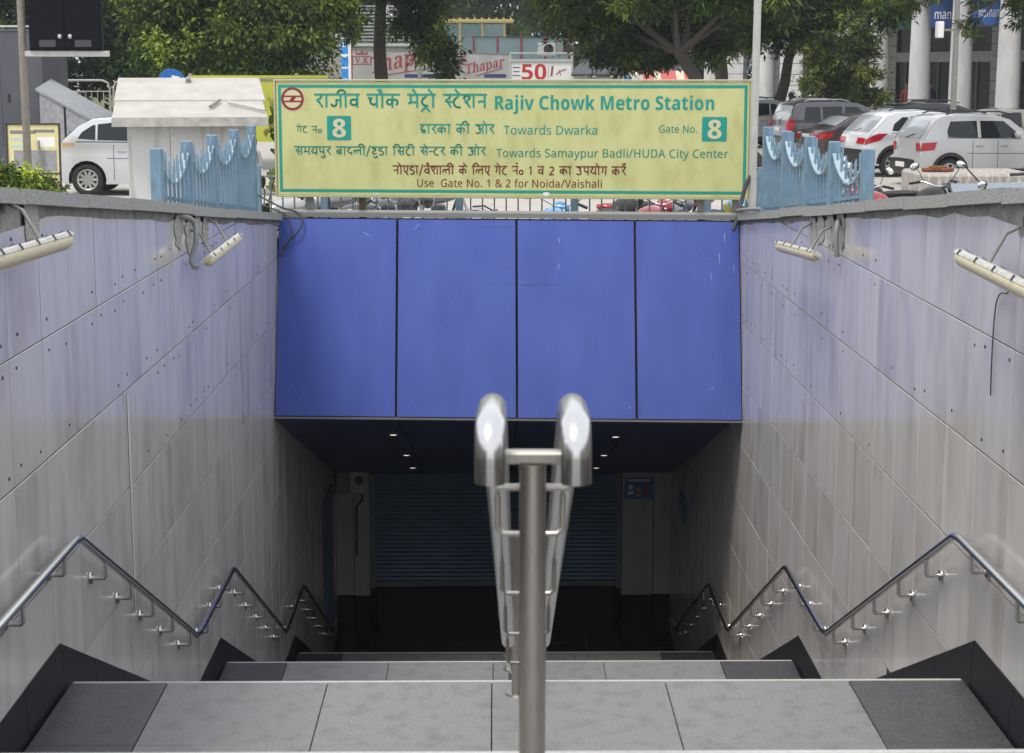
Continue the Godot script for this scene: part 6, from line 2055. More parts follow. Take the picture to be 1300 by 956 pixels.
# ------------------------------------------------------------------ people
func person(label: String, at: Vector3, turn: float, shirt: Color, trousers: Color, hair: Color, arms: int, group := "") -> void:
	# one continuous skin over a posed skeleton; arms: 0 hanging, 1 one hand raised to the face, 2 hands on hips
	var t := thing("person", label, "person", at, turn, group)
	var skin := Color(0.23, 0.12, 0.07)
	var hand := [[Vector3(-0.27, 0.80, 0.05), Vector3(0.27, 0.80, 0.05)], [Vector3(-0.10, 1.38, 0.2), Vector3(0.26, 0.82, 0.08)], [Vector3(-0.17, 0.98, 0.1), Vector3(0.17, 0.98, 0.1)]][arms] as Array
	var elbow := [[Vector3(-0.26, 1.08, -0.03), Vector3(0.26, 1.08, -0.03)], [Vector3(-0.28, 1.12, 0.1), Vector3(0.26, 1.08, -0.02)], [Vector3(-0.36, 1.12, -0.04), Vector3(0.36, 1.12, -0.04)]][arms] as Array
	var bones := [
		[Vector3(0, 0.95, 0), Vector3(0, 1.15, 0), 0.135, 0.13, shirt], [Vector3(0, 1.15, 0), Vector3(0, 1.36, 0), 0.135, 0.14, shirt], [Vector3(-0.13, 1.39, 0), Vector3(0.13, 1.39, 0), 0.075, 0.075, shirt],
		[Vector3(0, 1.42, 0), Vector3(0, 1.52, 0.01), 0.052, 0.05, skin], [Vector3(0, 1.59, 0.02), Vector3(0, 1.65, 0.01), 0.088, 0.092, skin], [Vector3(0, 1.585, 0.10), Vector3(0, 1.60, 0.11), 0.016, 0.012, skin],
		[Vector3(-0.09, 0.93, 0), Vector3(-0.1, 0.5, 0.02), 0.10, 0.062, trousers], [Vector3(-0.1, 0.5, 0.02), Vector3(-0.11, 0.1, -0.02), 0.06, 0.042, trousers], [Vector3(-0.11, 0.05, -0.03), Vector3(-0.12, 0.04, 0.13), 0.042, 0.036, Color(0.02, 0.02, 0.02)],
		[Vector3(0.09, 0.93, 0), Vector3(0.11, 0.5, 0.04), 0.10, 0.062, trousers], [Vector3(0.11, 0.5, 0.04), Vector3(0.12, 0.1, 0.0), 0.06, 0.042, trousers], [Vector3(0.12, 0.05, -0.01), Vector3(0.14, 0.04, 0.15), 0.042, 0.036, Color(0.02, 0.02, 0.02)],
	]
	for k in 2:
		var s := -1.0 if k == 0 else 1.0
		bones.append([Vector3(s * 0.18, 1.38, 0), elbow[k], 0.055, 0.043, shirt])
		bones.append([elbow[k], hand[k], 0.04, 0.028, skin])
		var d: Vector3 = (hand[k] - elbow[k]).normalized()
		bones.append([hand[k], hand[k] + d * 0.09, 0.034, 0.028, skin])
		for f in 4:
			bones.append([hand[k] + d * 0.08 + Vector3(0, 0, (f - 1.5) * 0.018), hand[k] + d * (0.15 + 0.008 * (f % 3)) + Vector3(-s * 0.015, 0, (f - 1.5) * 0.02), 0.011, 0.009, skin])
		bones.append([hand[k] + d * 0.03 + Vector3(0, 0, 0.03), hand[k] + d * 0.09 + Vector3(0, 0, 0.06), 0.012, 0.009, skin])
	obj("body", skinned(bones, 0.03), M.flesh, t)
	var hb := MB.new()
	hb.ell(Vector3(0, 1.665, -0.012), Vector3(0.098, 0.1, 0.108), Basis(Vector3.RIGHT, 0.25), 14, 9)
	hb.col = hair
	var hm := mat(hair.linear_to_srgb(), 0.6)
	obj("hair", hb, hm, t)


func skinned(bones: Array, cell: float) -> ArrayMesh:
	# surface nets over a smooth union of tapered capsules
	var field := {}
	var tint := {}
	for bn in bones:
		var a: Vector3 = bn[0]
		var c: Vector3 = bn[1]
		var rm: float = maxf(bn[2], bn[3]) + cell * 2.2
		var lo := (a.min(c) - Vector3.ONE * rm) / cell
		var hi := (a.max(c) + Vector3.ONE * rm) / cell
		var ab := c - a
		var l2 := maxf(ab.length_squared(), 1e-6)
		for x in range(int(floor(lo.x)), int(ceil(hi.x)) + 1):
			for y in range(int(floor(lo.y)), int(ceil(hi.y)) + 1):
				for z in range(int(floor(lo.z)), int(ceil(hi.z)) + 1):
					var key := Vector3i(x, y, z)
					var p := Vector3(key) * cell
					var u := clampf((p - a).dot(ab) / l2, 0, 1)
					var d: float = p.distance_to(a + ab * u) - lerpf(bn[2], bn[3], u)
					if not field.has(key):
						field[key] = d
						tint[key] = [d, bn[4]]
					else:
						var e: float = field[key]
						var k := 0.02
						var h := clampf(0.5 + 0.5 * (e - d) / k, 0, 1)
						field[key] = lerpf(e, d, h) - k * h * (1.0 - h)
						if d < tint[key][0]:
							tint[key] = [d, bn[4]]
	var vert := {}
	var corners := [Vector3i(0, 0, 0), Vector3i(1, 0, 0), Vector3i(0, 1, 0), Vector3i(1, 1, 0), Vector3i(0, 0, 1), Vector3i(1, 0, 1), Vector3i(0, 1, 1), Vector3i(1, 1, 1)]
	for key in field:
		var vals := []
		var inside := 0
		for o in corners:
			var f: float = field.get(key + o, 1.0)
			vals.append(f)
			inside += 1 if f < 0.0 else 0
		if inside == 0 or inside == 8:
			continue
		var sum := Vector3.ZERO
		var n := 0
		for i in 8:
			for j in range(i + 1, 8):
				var dd: Vector3i = corners[j] - corners[i]
				if absi(dd.x) + absi(dd.y) + absi(dd.z) == 1 and (vals[i] < 0.0) != (vals[j] < 0.0):
					sum += Vector3(corners[i]).lerp(Vector3(corners[j]), vals[i] / (vals[i] - vals[j]))
					n += 1
		vert[key] = (Vector3(key) + sum / n) * cell
	var grad := func(p: Vector3i) -> Vector3:
		return Vector3(field.get(p + Vector3i(1, 0, 0), 1.0) - field.get(p - Vector3i(1, 0, 0), 1.0), field.get(p + Vector3i(0, 1, 0), 1.0) - field.get(p - Vector3i(0, 1, 0), 1.0), field.get(p + Vector3i(0, 0, 1), 1.0) - field.get(p - Vector3i(0, 0, 1), 1.0)).normalized()
	var b := MB.new()
	for key in field:
		for ax in 3:
			var e := Vector3i.ZERO
			e[ax] = 1
			if (field[key] < 0.0) == (field.get(key + e, 1.0) < 0.0):
				continue
			var u := Vector3i.ZERO
			u[(ax + 1) % 3] = 1
			var w := Vector3i.ZERO
			w[(ax + 2) % 3] = 1
			var q := [key, key - u, key - u - w, key - w]
			if not q.all(func(i): return vert.has(i)):
				continue
			b.col = tint[key][1] if field[key] < 0.0 else tint[key + e][1]
			var g := []
			for i in q:
				g.append(grad.call(i))
			b.tri(vert[q[0]], vert[q[1]], vert[q[2]], g[0], g[1], g[2])
			b.tri(vert[q[0]], vert[q[2]], vert[q[3]], g[0], g[2], g[3])
	return b.mesh()


# ------------------------------------------------------------------ the far side of the street
func hoarding(label: String, x0: float, x1: float, z: float, y0: float, y1: float, tx0: float, tx1: float, bx0: float, bx1: float) -> void:
	var t := thing("hoarding", label, "hoarding", V((x0 + x1) / 2, STREET, z))
	var w := x1 - x0
	var cx := (x0 + x1) / 2
	var n := maxi(2, int(w / 1.6))
	for k in n:
		var b := MB.new()
		var u0 := float(k) / n
		var u1 := float(k + 1) / n
		var ya := lerpf(y0, y1, u0) - STREET
		var yb := lerpf(y0, y1, u1) - STREET
		b.slab(Vector3(-w / 2 + w * u0 + 0.004, 0, 0), Vector3(-w / 2 + w * u1 - 0.004, 0, 0), Vector3(-w / 2 + w * u1 - 0.004, yb, 0), Vector3(-w / 2 + w * u0 + 0.004, ya, 0), Vector3(0, 0, -0.05))
		obj("sheet", b, M.hoarding, t)
	var e := MB.new()
	e.slab(Vector3(-w / 2, y0 - STREET, 0.03), Vector3(w / 2, y1 - STREET, 0.03), Vector3(w / 2, y1 - STREET + 0.07, 0.03), Vector3(-w / 2, y0 - STREET + 0.07, 0.03), Vector3(0, 0, -0.1))
	obj("top_rail", e, M.grey_metal, t)
	var yb := 2.2
	write(t, "Thapar", tx0 - cx, tx1 - cx, yb + 0.1, 0.62 * (tx1 - tx0) / 2.6, M.print_red, 0.012, "Droid Serif", 700, 0.25, 0.2)
	# crowned box with initials
	var bw := bx1 - bx0
	var bc := (bx0 + bx1) / 2 - cx
	var by := 2.95
	var k := MB.new()
	for q in [[-0.5, 0.0, 0.5, 0.05], [-0.5, 0.5, 0.5, 0.55], [-0.5, 0.05, -0.45, 0.5], [0.45, 0.05, 0.5, 0.5]]:
		k.quad(Vector3(bc + q[0] * bw, by - 0.2 + q[1] * 0.8, 0.01), Vector3(bc + q[2] * bw, by - 0.2 + q[1] * 0.8, 0.01), Vector3(bc + q[2] * bw, by - 0.2 + q[3] * 0.8, 0.01), Vector3(bc + q[0] * bw, by - 0.2 + q[3] * 0.8, 0.01), Vector3(0, 0, 1))
	obj("printed_box", k, M.print_red, t)
	write(t, "V.K", bc - bw * 0.36, bc + bw * 0.36, by - 0.12, 0.28, M.print_red, 0.012, "Droid Serif", 700)
	var cr := MB.new()
	cr.prism(PackedVector2Array([Vector2(bc - bw * 0.3, by + 0.3), Vector2(bc + bw * 0.3, by + 0.3), Vector2(bc + bw * 0.34, by + 0.46), Vector2(bc + bw * 0.14, by + 0.36), Vector2(bc, by + 0.5), Vector2(bc - bw * 0.14, by + 0.36), Vector2(bc - bw * 0.34, by + 0.46)]), 0.0, Transform3D(Basis(), Vector3(0, 0, 0.011)))
	obj("printed_crown", cr, M.print_red, t)
	var pb := MB.new()
	pb.prism(rounded(w / 2 - 2.1 if w > 4 else w / 2 - 1.25, 2.13, w / 2 - 0.14, 2.3, 0.08), 0.0, Transform3D(Basis(), Vector3(0, 0, 0.012)))
	obj("printed_band", pb, M.print_navy, t)
	var sw := MB.new()
	sw.tube([Vector3(tx0 - cx + 0.5, yb + 0.02, 0.01), Vector3(tx1 - cx - 0.1, yb + 0.42, 0.01)], 0.02, 4)
	obj("printed_swash", sw, M.print_red, t)


func build_far_side() -> void:
	hoarding("wide white advertising hoarding behind the slim tree trunk", -7.12, -2.38, 85.0, 0.82, 0.74, -6.2, -2.9, -7.05, -6.1)
	hoarding("narrower white advertising hoarding left of the number 50 board", -2.2, 0.72, 85.0, 0.72, 0.60, -1.45, 0.5, -2.08, -1.42)
	# number 50 board
	var f := thing("sale_board", "white board with a big red 50 in a pale frame", "board", V(2.22, STREET, 82.0))
	var b := MB.new()
	b.box(Vector3(0, 1.55, 0), Vector3(2.9, 2.7, 0.1))
	obj("panel", b, M.white, f)
	for e in [[0.0, 2.95, 3.0, 0.12], [0.0, 3.3, 3.0, 0.07]]:
		var r := MB.new()
		r.box(Vector3(e[0], e[1], 0.02), Vector3(e[2], e[3], 0.2), 0.01)
		obj("rail", r, M.pole_grey, f)
	for x in [-1.48, 1.48]:
		var r := MB.new()
		r.box(Vector3(x, 1.6, 0.02), Vector3(0.1, 3.3, 0.16), 0.01)
		obj("post", r, M.pole_grey, f)
	write(f, "50", -0.93, 0.25, 2.06, 0.72, M.sign_red, 0.056, "Droid Sans", 700)
	for k in 3:
		var q := MB.new()
		q.box(Vector3(-1.18, 2.62 - 0.19 * k, 0.052), Vector3(0.36 - 0.06 * (k % 2), 0.05, 0.002))
		obj("printed_line", q, M.print_navy, f)
	var q2 := MB.new()
	q2.box(Vector3(0.34, 2.4, 0.052), Vector3(0.02, 0.6, 0.002))
	obj("printed_rule", q2, M.gap, f)
	var q3 := MB.new()
	q3.box(Vector3(0.52, 2.45, 0.052), Vector3(0.1, 0.5, 0.002), 0.0, Basis(Vector3(0, 0, 1), -0.12))
	q3.tube([Vector3(0.72, 2.3, 0.052), Vector3(0.9, 2.45, 0.052), Vector3(1.2, 2.55, 0.052)], 0.025, 4)
	q3.tube([Vector3(0.85, 2.5, 0.052), Vector3(0.95, 2.25, 0.052)], 0.02, 4)
	obj("printed_script", q3, M.print_red, f)
	# totem with blue panels
	var t := thing("blue_totem", "narrow blue and white totem sign beside the large bright tree", "sign", V(-5.2, STREET, 60.0))
	var c := MB.new()
	c.box(Vector3(0.02, 1.82, 0), Vector3(0.36, 3.66, 0.2), 0.01)
	obj("column", c, M.white, t)
	for k in 5:
		var q := MB.new()
		q.box(Vector3(-0.03, 3.36 - 0.42 * k - (0.1 if k > 0 else 0.0), 0.102), Vector3(0.25, 0.36 if k else 0.52, 0.008), 0.002)
		obj("blue_panel", q, M.totem_blue, t)
	for k in 4:
		var q := MB.new()
		q.box(Vector3(-0.04, 3.42 - 0.40 * k, 0.1075), Vector3(0.1 + 0.03 * (k % 2), 0.07 + 0.1 * int(k == 0), 0.002))
		obj("printed_mark", q, M.white, t)
	var ed := MB.new()
	ed.box(Vector3(0.215, 1.82, 0), Vector3(0.03, 3.66, 0.21), 0.004)
	obj("edge_strip", ed, M.rust, t)
	var m := pole("lamp_mast", "thin grey mast with a rounded cap in front of the hoarding", -2.62, 60.0, STREET, 1.15, 0.075, M.grey_metal)
	var mc := MB.new()
	mc.ell(Vector3(0, 3.83, 0), Vector3(0.1, 0.07, 0.1))
	obj("cap", mc, M.pole_grey, m)
	# glass pavilion on the far terrace
	var p := thing("glass_pavilion", "glass walled pavilion with a yellow frame and flat slatted roof", "pavilion", V(-1.3, STREET, 96.0))
	for x in [-1.85, -0.62, 0.62, 1.85]:
		for z in [1.0, -1.4]:
			var q := MB.new()
			q.box(Vector3(x, 2.6, z), Vector3(0.11, 5.1, 0.11), 0.01)
			obj("post", q, M.yellow_frame, p)
	for x in [-1.235, 0.0, 1.235]:
		var q := MB.new()
		q.box(Vector3(x, 3.55, 0.98), Vector3(1.1, 2.7, 0.03))
		obj("pane", q, M.glass_blue, p)
	var rw := MB.new()
	rw.box(Vector3(0, 2.55, -1.4), Vector3(3.7, 5.0, 0.05))
	obj("rear_pane", rw, M.glass_blue, p)
	for k in 12:
		var q := MB.new()
		q.box(Vector3(-2.2 + 0.4 * k, 5.28, -0.2), Vector3(0.1, 0.1, 3.0), 0.01)
		obj("roof_slat", q, M.yellow_frame, p)
	for z in [1.3, -1.6]:
		var q := MB.new()
		q.box(Vector3(0, 5.17, z), Vector3(4.7, 0.14, 0.12), 0.01)
		obj("roof_beam", q, M.yellow_frame, p)
	# terrace railing and cooling units above the number board
	var tr := thing("terrace_railing", "red posts and dark rails of the terrace behind the number 50 board", "railing", V(1.9, STREET, 90.0))
	for k in 5:
		var q := MB.new()
		q.box(Vector3(-3.0 + 1.25 * k, 2.1, 0), Vector3(0.11, 4.3, 0.11), 0.01)
		obj("post", q, M.maroon, tr)
	for y in [2.95, 4.2]:
		var q := MB.new()
		q.box(Vector3(-0.5, y, 0.0), Vector3(5.2, 0.06, 0.06))
		obj("rail", q, M.gap, tr)
	for k in 4:
		var q := MB.new()
		q.box(Vector3(-2.375 + 1.25 * k, 3.57, -0.02), Vector3(1.12, 1.16, 0.02))
		obj("pane", q, M.glass_blue, tr)
	for k in 2:
		var a := thing("cooling_unit", ["grey cooling unit with its fan above the number 50 board", "second cooling unit, to the right and half in leaves"][k], "air conditioner", V(2.55 + 0.95 * k, STREET + 3.15, 84.5), 0.0, "cooling units on the terrace")
		var q := MB.new()
		q.box(Vector3(0, 0.36, 0), Vector3(0.86, 0.62, 0.36), 0.02)
		obj("case", q, M.pole_grey if k == 0 else M.grey_metal, a)
		var fn := MB.new()
		fn.lathe([Vector2(0.0, 0.01), Vector2(0.24, 0.008), Vector2(0.25, 0.0)], 20, Transform3D(Basis(Vector3.RIGHT, Vector3(0, 0, 1), Vector3.UP), Vector3(0.1, 0.36, 0.182)))
		obj("fan_grille", fn, M.black, a)
		for s in [-0.3, 0.3]:
			var fo := MB.new()
			fo.box(Vector3(s, 0.02, 0), Vector3(0.08, 0.06, 0.4))
			obj("foot", fo, M.gap, a)
	# low building with louvres and roof plants behind the hoarding
	var lv := thing("terrace_building", "grey terrace building with a slatted screen behind the hoardings", "building", V(-5.0, STREET, 99.0))
	var wb := MB.new()
	wb.box(Vector3(1.0, 1.9, 0), Vector3(16.0, 3.8, 3.0))
	obj("wall", wb, M.building_wall, lv)
	for k in 12:
		var q := MB.new()
		q.box(Vector3(-1.8, 3.95 + 0.19 * k, 1.5), Vector3(4.0, 0.1, 0.08), 0.01)
		obj("slat", q, M.stone_grey, lv)
	var pr := MB.new()
	pr.box(Vector3(1.0, 3.85, 1.5), Vector3(16.0, 0.12, 0.3), 0.02)
	obj("parapet", pr, M.pole_grey, lv)
	var rb := thing("round_bush", "round bright green bush on the terrace beside the pavilion", "bush", V(-3.15, STREET + 2.6, 88.0))
	var rs := MB.new()
	branch(rs, Vector3.ZERO, Vector3(0, 0.8, 0), 0.05, 0.02, rng, 5)
	obj("stem", rs, M.bark, rb)
	foliage("foliage", rb, [[Vector3(0, 1.15, 0), Vector3(0.75, 0.85, 0.7)]], 420, sprig(8, 0.2, 0.2, 23), greens(1.7, 0.2), 140, 0.75)
	# low pale building under the leaning tree
	var lb := thing("low_shop", "low pale shop with a dark flat roof under the leaning tree", "building", V(6.6, STREET, 78.0))
	var lw := MB.new()
	lw.box(Vector3(-0.4, 1.1, 0), Vector3(5.4, 2.2, 3.0))
	obj("wall", lw, M.building, lb)
	var lr := MB.new()
	lr.slab(Vector3(-3.2, 2.35, 1.8), Vector3(2.4, 2.35, 1.8), Vector3(2.1, 3.0, -1.6), Vector3(-2.6, 3.0, -1.6), Vector3(0, -0.1, 0))
	obj("roof", lr, M.gap, lb)
	for k in 3:
		var q := MB.new()
		q.box(Vector3(-2.2 + 1.7 * k, 1.5, 1.51), Vector3(1.3, 0.7, 0.04), 0.01)
		obj("shutter_panel", q, M.gap, lb)
	var sb := thing("small_signboard", "small white and blue signboard under the leaning tree", "sign", V(5.0, STREET + 1.9, 62.0))
	var s0 := MB.new()
	s0.box(Vector3(0, 0.35, 0), Vector3(0.75, 0.3, 0.05), 0.01)
	obj("panel", s0, M.white, sb)
	var s1 := MB.new()
	s1.box(Vector3(-0.2, 0.33, 0.027), Vector3(0.3, 0.16, 0.004))
	obj("printed_block", s1, M.totem_blue, sb)
	var s2 := MB.new()
	s2.tube([Vector3(0, -1.9, -0.04), Vector3(0, 0.3, -0.04)], 0.03, 7)
	obj("post", s2, M.grey_metal, sb)
	var aw := thing("red_awning", "red striped awning glimpsed just above the sign", "awning", V(6.4, STREET + 1.75, 66.0))
	for k in 8:
		var q := MB.new()
		q.slab(Vector3(-1.2 + 0.3 * k, 0.35, 0.4), Vector3(-0.9 + 0.3 * k, 0.35, 0.4), Vector3(-0.9 + 0.3 * k, 0.75, -0.4), Vector3(-1.2 + 0.3 * k, 0.75, -0.4), Vector3(0, -0.02, 0))
		obj("stripe", q, M.awning_red if k % 3 else M.pale_print, aw)
	for x in [-1.2, 1.2]:
		var q := MB.new()
		q.tube([Vector3(x, -1.75, 0.36), Vector3(x, 0.35, 0.36)], 0.03, 6)
		obj("post", q, M.grey_metal, aw)


func build_arcade() -> void:
	var t := thing("column_building", "pale building with a row of round columns and dark shop fronts at the right", "building")
	var base := -2.35
	var cols := [Vector2(19.2, 51.5), Vector2(18.3, 54.8), Vector2(17.42, 58.0), Vector2(16.48, 60.5), Vector2(15.65, 63.0), Vector2(14.82, 66.0), Vector2(14.13, 69.0), Vector2(13.59, 72.0), Vector2(12.95, 75.2), Vector2(12.4, 78.0), Vector2(11.57, 81.0), Vector2(10.65, 84.0), Vector2(9.7, 87.0)]
	var top := 2.75
	for c in cols:
		var b := MB.new()
		b.lathe([Vector2(0.46, 0.0), Vector2(0.46, 0.16), Vector2(0.40, 0.22), Vector2(0.395, 0.3), Vector2(0.39, 1.4), Vector2(0.375, 2.8), Vector2(0.345, top - base - 0.3), Vector2(0.40, top - base - 0.24), Vector2(0.40, top - base - 0.16), Vector2(0.46, top - base - 0.1), Vector2(0.46, top - base)], 28, Transform3D(Basis(), V(c.x, base, c.y)))
		obj("column", b, M.building, t)
	var away := Vector2(3.5, 0.95)
	for i in cols.size() - 1:
		var a: Vector2 = cols[i]
		var c: Vector2 = cols[i + 1]
		var f := MB.new()
		f.slab(V(a.x - 0.4, top, a.y), V(c.x - 0.4, top, c.y), V(c.x - 0.4, top + 4.0, c.y), V(a.x - 0.4, top + 4.0, a.y), Vector3(0.9, 0, 0))
		obj("entablature", f, M.building, t)
		var fl := MB.new()
		fl.slab(V(a.x - 0.9, base, a.y), V(c.x - 0.9, base, c.y), V(c.x + away.x, base, c.y + away.y), V(a.x + away.x, base, a.y + away.y), Vector3(0, -0.35, 0))
		obj("arcade_floor", fl, M.granite_b, t)
		var ce := MB.new()
		ce.slab(V(a.x, top + 0.1, a.y), V(c.x, top + 0.1, c.y), V(c.x + away.x, top + 0.1, c.y + away.y), V(a.x + away.x, top + 0.1, a.y + away.y), Vector3(0, 0.2, 0))
		obj("arcade_ceiling", ce, M.building, t)
		# back wall: a pier of coursed stone, then a dark shop front under a pale lintel
		var p := a + away
		var q := c + away
		var m := p.lerp(q, 0.36)
		for k in 11:
			var sc := MB.new()
			var y0 := base + 0.46 * k + 0.012
			sc.slab(V(p.x, y0, p.y), V(m.x, y0, m.y), V(m.x, y0 + 0.436, m.y), V(p.x, y0 + 0.436, p.y), Vector3(0.5, 0, 0))
			obj("stone_course", sc, M.building_wall, t)
		var bk := MB.new()
		bk.slab(V(p.x + 0.04, base, p.y), V(m.x + 0.04, base, m.y), V(m.x + 0.04, top, m.y), V(p.x + 0.04, top, p.y), Vector3(0.4, 0, 0))
		obj("joint_bed", bk, M.gap, t)
		var li := MB.new()
		li.slab(V(m.x + 0.02, base + 2.55, m.y), V(q.x + 0.02, base + 2.55, q.y), V(q.x + 0.02, base + 2.95, q.y), V(m.x + 0.02, base + 2.95, m.y), Vector3(0.3, 0, 0))
		obj("lintel", li, M.building_wall, t)
		for w in [[base + 0.0, base + 2.55, "shop_window"], [base + 2.95, top, "upper_window"]]:
			var gl := MB.new()
			gl.slab(V(m.x + 0.12, w[0], m.y), V(q.x + 0.12, w[0], q.y), V(q.x + 0.12, w[1], q.y), V(m.x + 0.12, w[1], m.y), Vector3(0.1, 0, 0))
			obj(w[2], gl, M.shop_dark, t)
		var fr := MB.new()
		var h := m.lerp(q, 0.55)
		fr.box(V(h.x + 0.08, base + 1.3, h.y), Vector3(0.06, 2.5, 0.06))
		obj("window_post", fr, M.grey_metal, t)
	# square stone piers among the columns, seen behind the curved trunk and behind the straight one
	for c in [Vector2(12.9, 74.0), Vector2(10.9, 79.4)]:
		var pr := thing("stone_pier", "pale coursed stone pier beside the curved tree trunk" if c.y < 76.0 else "pale coursed stone pier next to the straight dark trunk", "pier", V(c.x, base - 0.3, c.y))
		for k in 9:
			var b := MB.new()
			b.box(Vector3(0, 0.25 + 0.46 * k, 0), Vector3(1.0 if c.y < 76.0 else 1.45, 0.436, 0.9), 0.02, Basis(Vector3.UP, -0.35))
			obj("stone_course", b, M.building, pr)
		var co := MB.new()
		co.box(Vector3(0, 2.05, 0), Vector3(0.94 if c.y < 76.0 else 1.39, 4.1, 0.84), 0.0, Basis(Vector3.UP, -0.35))
		obj("core", co, M.gap, pr)
	# shop signs
	var face := -0.26
	for s in [[16.05, 61.6, "man", M.shop_blue, "dark blue shop sign reading man between two columns", 0.85], [17.0, 59.2, "woman", M.shop_blue2, "brighter blue shop sign reading woman near the right edge", 1.02], [15.25, 64.4, "", M.shop_green, "dark green shop sign left of the blue ones", 1.1]]:
		var sg := thing("shop_sign", s[4], "sign", V(s[0], 1.42, s[1]), face)
		var w: float = s[5]
		var b := MB.new()
		b.box(Vector3(0, 0.55, 0), Vector3(w, 1.1, 0.08), 0.01)
		obj("panel", b, s[3], sg)
		var e := MB.new()
		e.box(Vector3(0, -0.03, 0.0), Vector3(w + 0.04, 0.05, 0.12), 0.008)
		obj("bottom_trim", e, M.gap, sg)
		if s[2] != "":
			write(sg, s[2], -w * 0.32, w * 0.36, 0.28, 0.33, M.white, 0.043, "Droid Sans", 400)
	# lit door frame in the shop, camera box on a pole
	var lf := thing("lit_door_frame", "pale blue lit frame of the shop door behind the columns", "frame", V(18.4, base + 1.1, 62.0), face)
	var l0 := MB.new()
	l0.box(Vector3(0, 0.95, 0), Vector3(0.36, 0.035, 0.03))
	l0.box(Vector3(0.17, 0.62, 0), Vector3(0.035, 0.63, 0.03))
	obj("light_strip", l0, M.cyan_lit, lf)
	var l1 := MB.new()
	l1.box(Vector3(0.0, 0.5, -0.03), Vector3(0.4, 1.0, 0.03))
	obj("backing_panel", l1, M.shop_blue, lf)
	var cp := pole("service_pole", "grey pole with a white box standing between the two right columns", 11.97, 44.5, STREET, 2.4, 0.085, M.grey_metal)
	var cb := MB.new()
	cb.box(Vector3(-0.45, 3.6, 0.05), Vector3(0.16, 0.42, 0.3), 0.02)
	obj("white_box", cb, M.white, cp)
	var ca := MB.new()
	ca.box(Vector3(-0.2, 3.6, 0), Vector3(0.4, 0.06, 0.06))
	obj("arm", ca, M.grey_metal, cp)


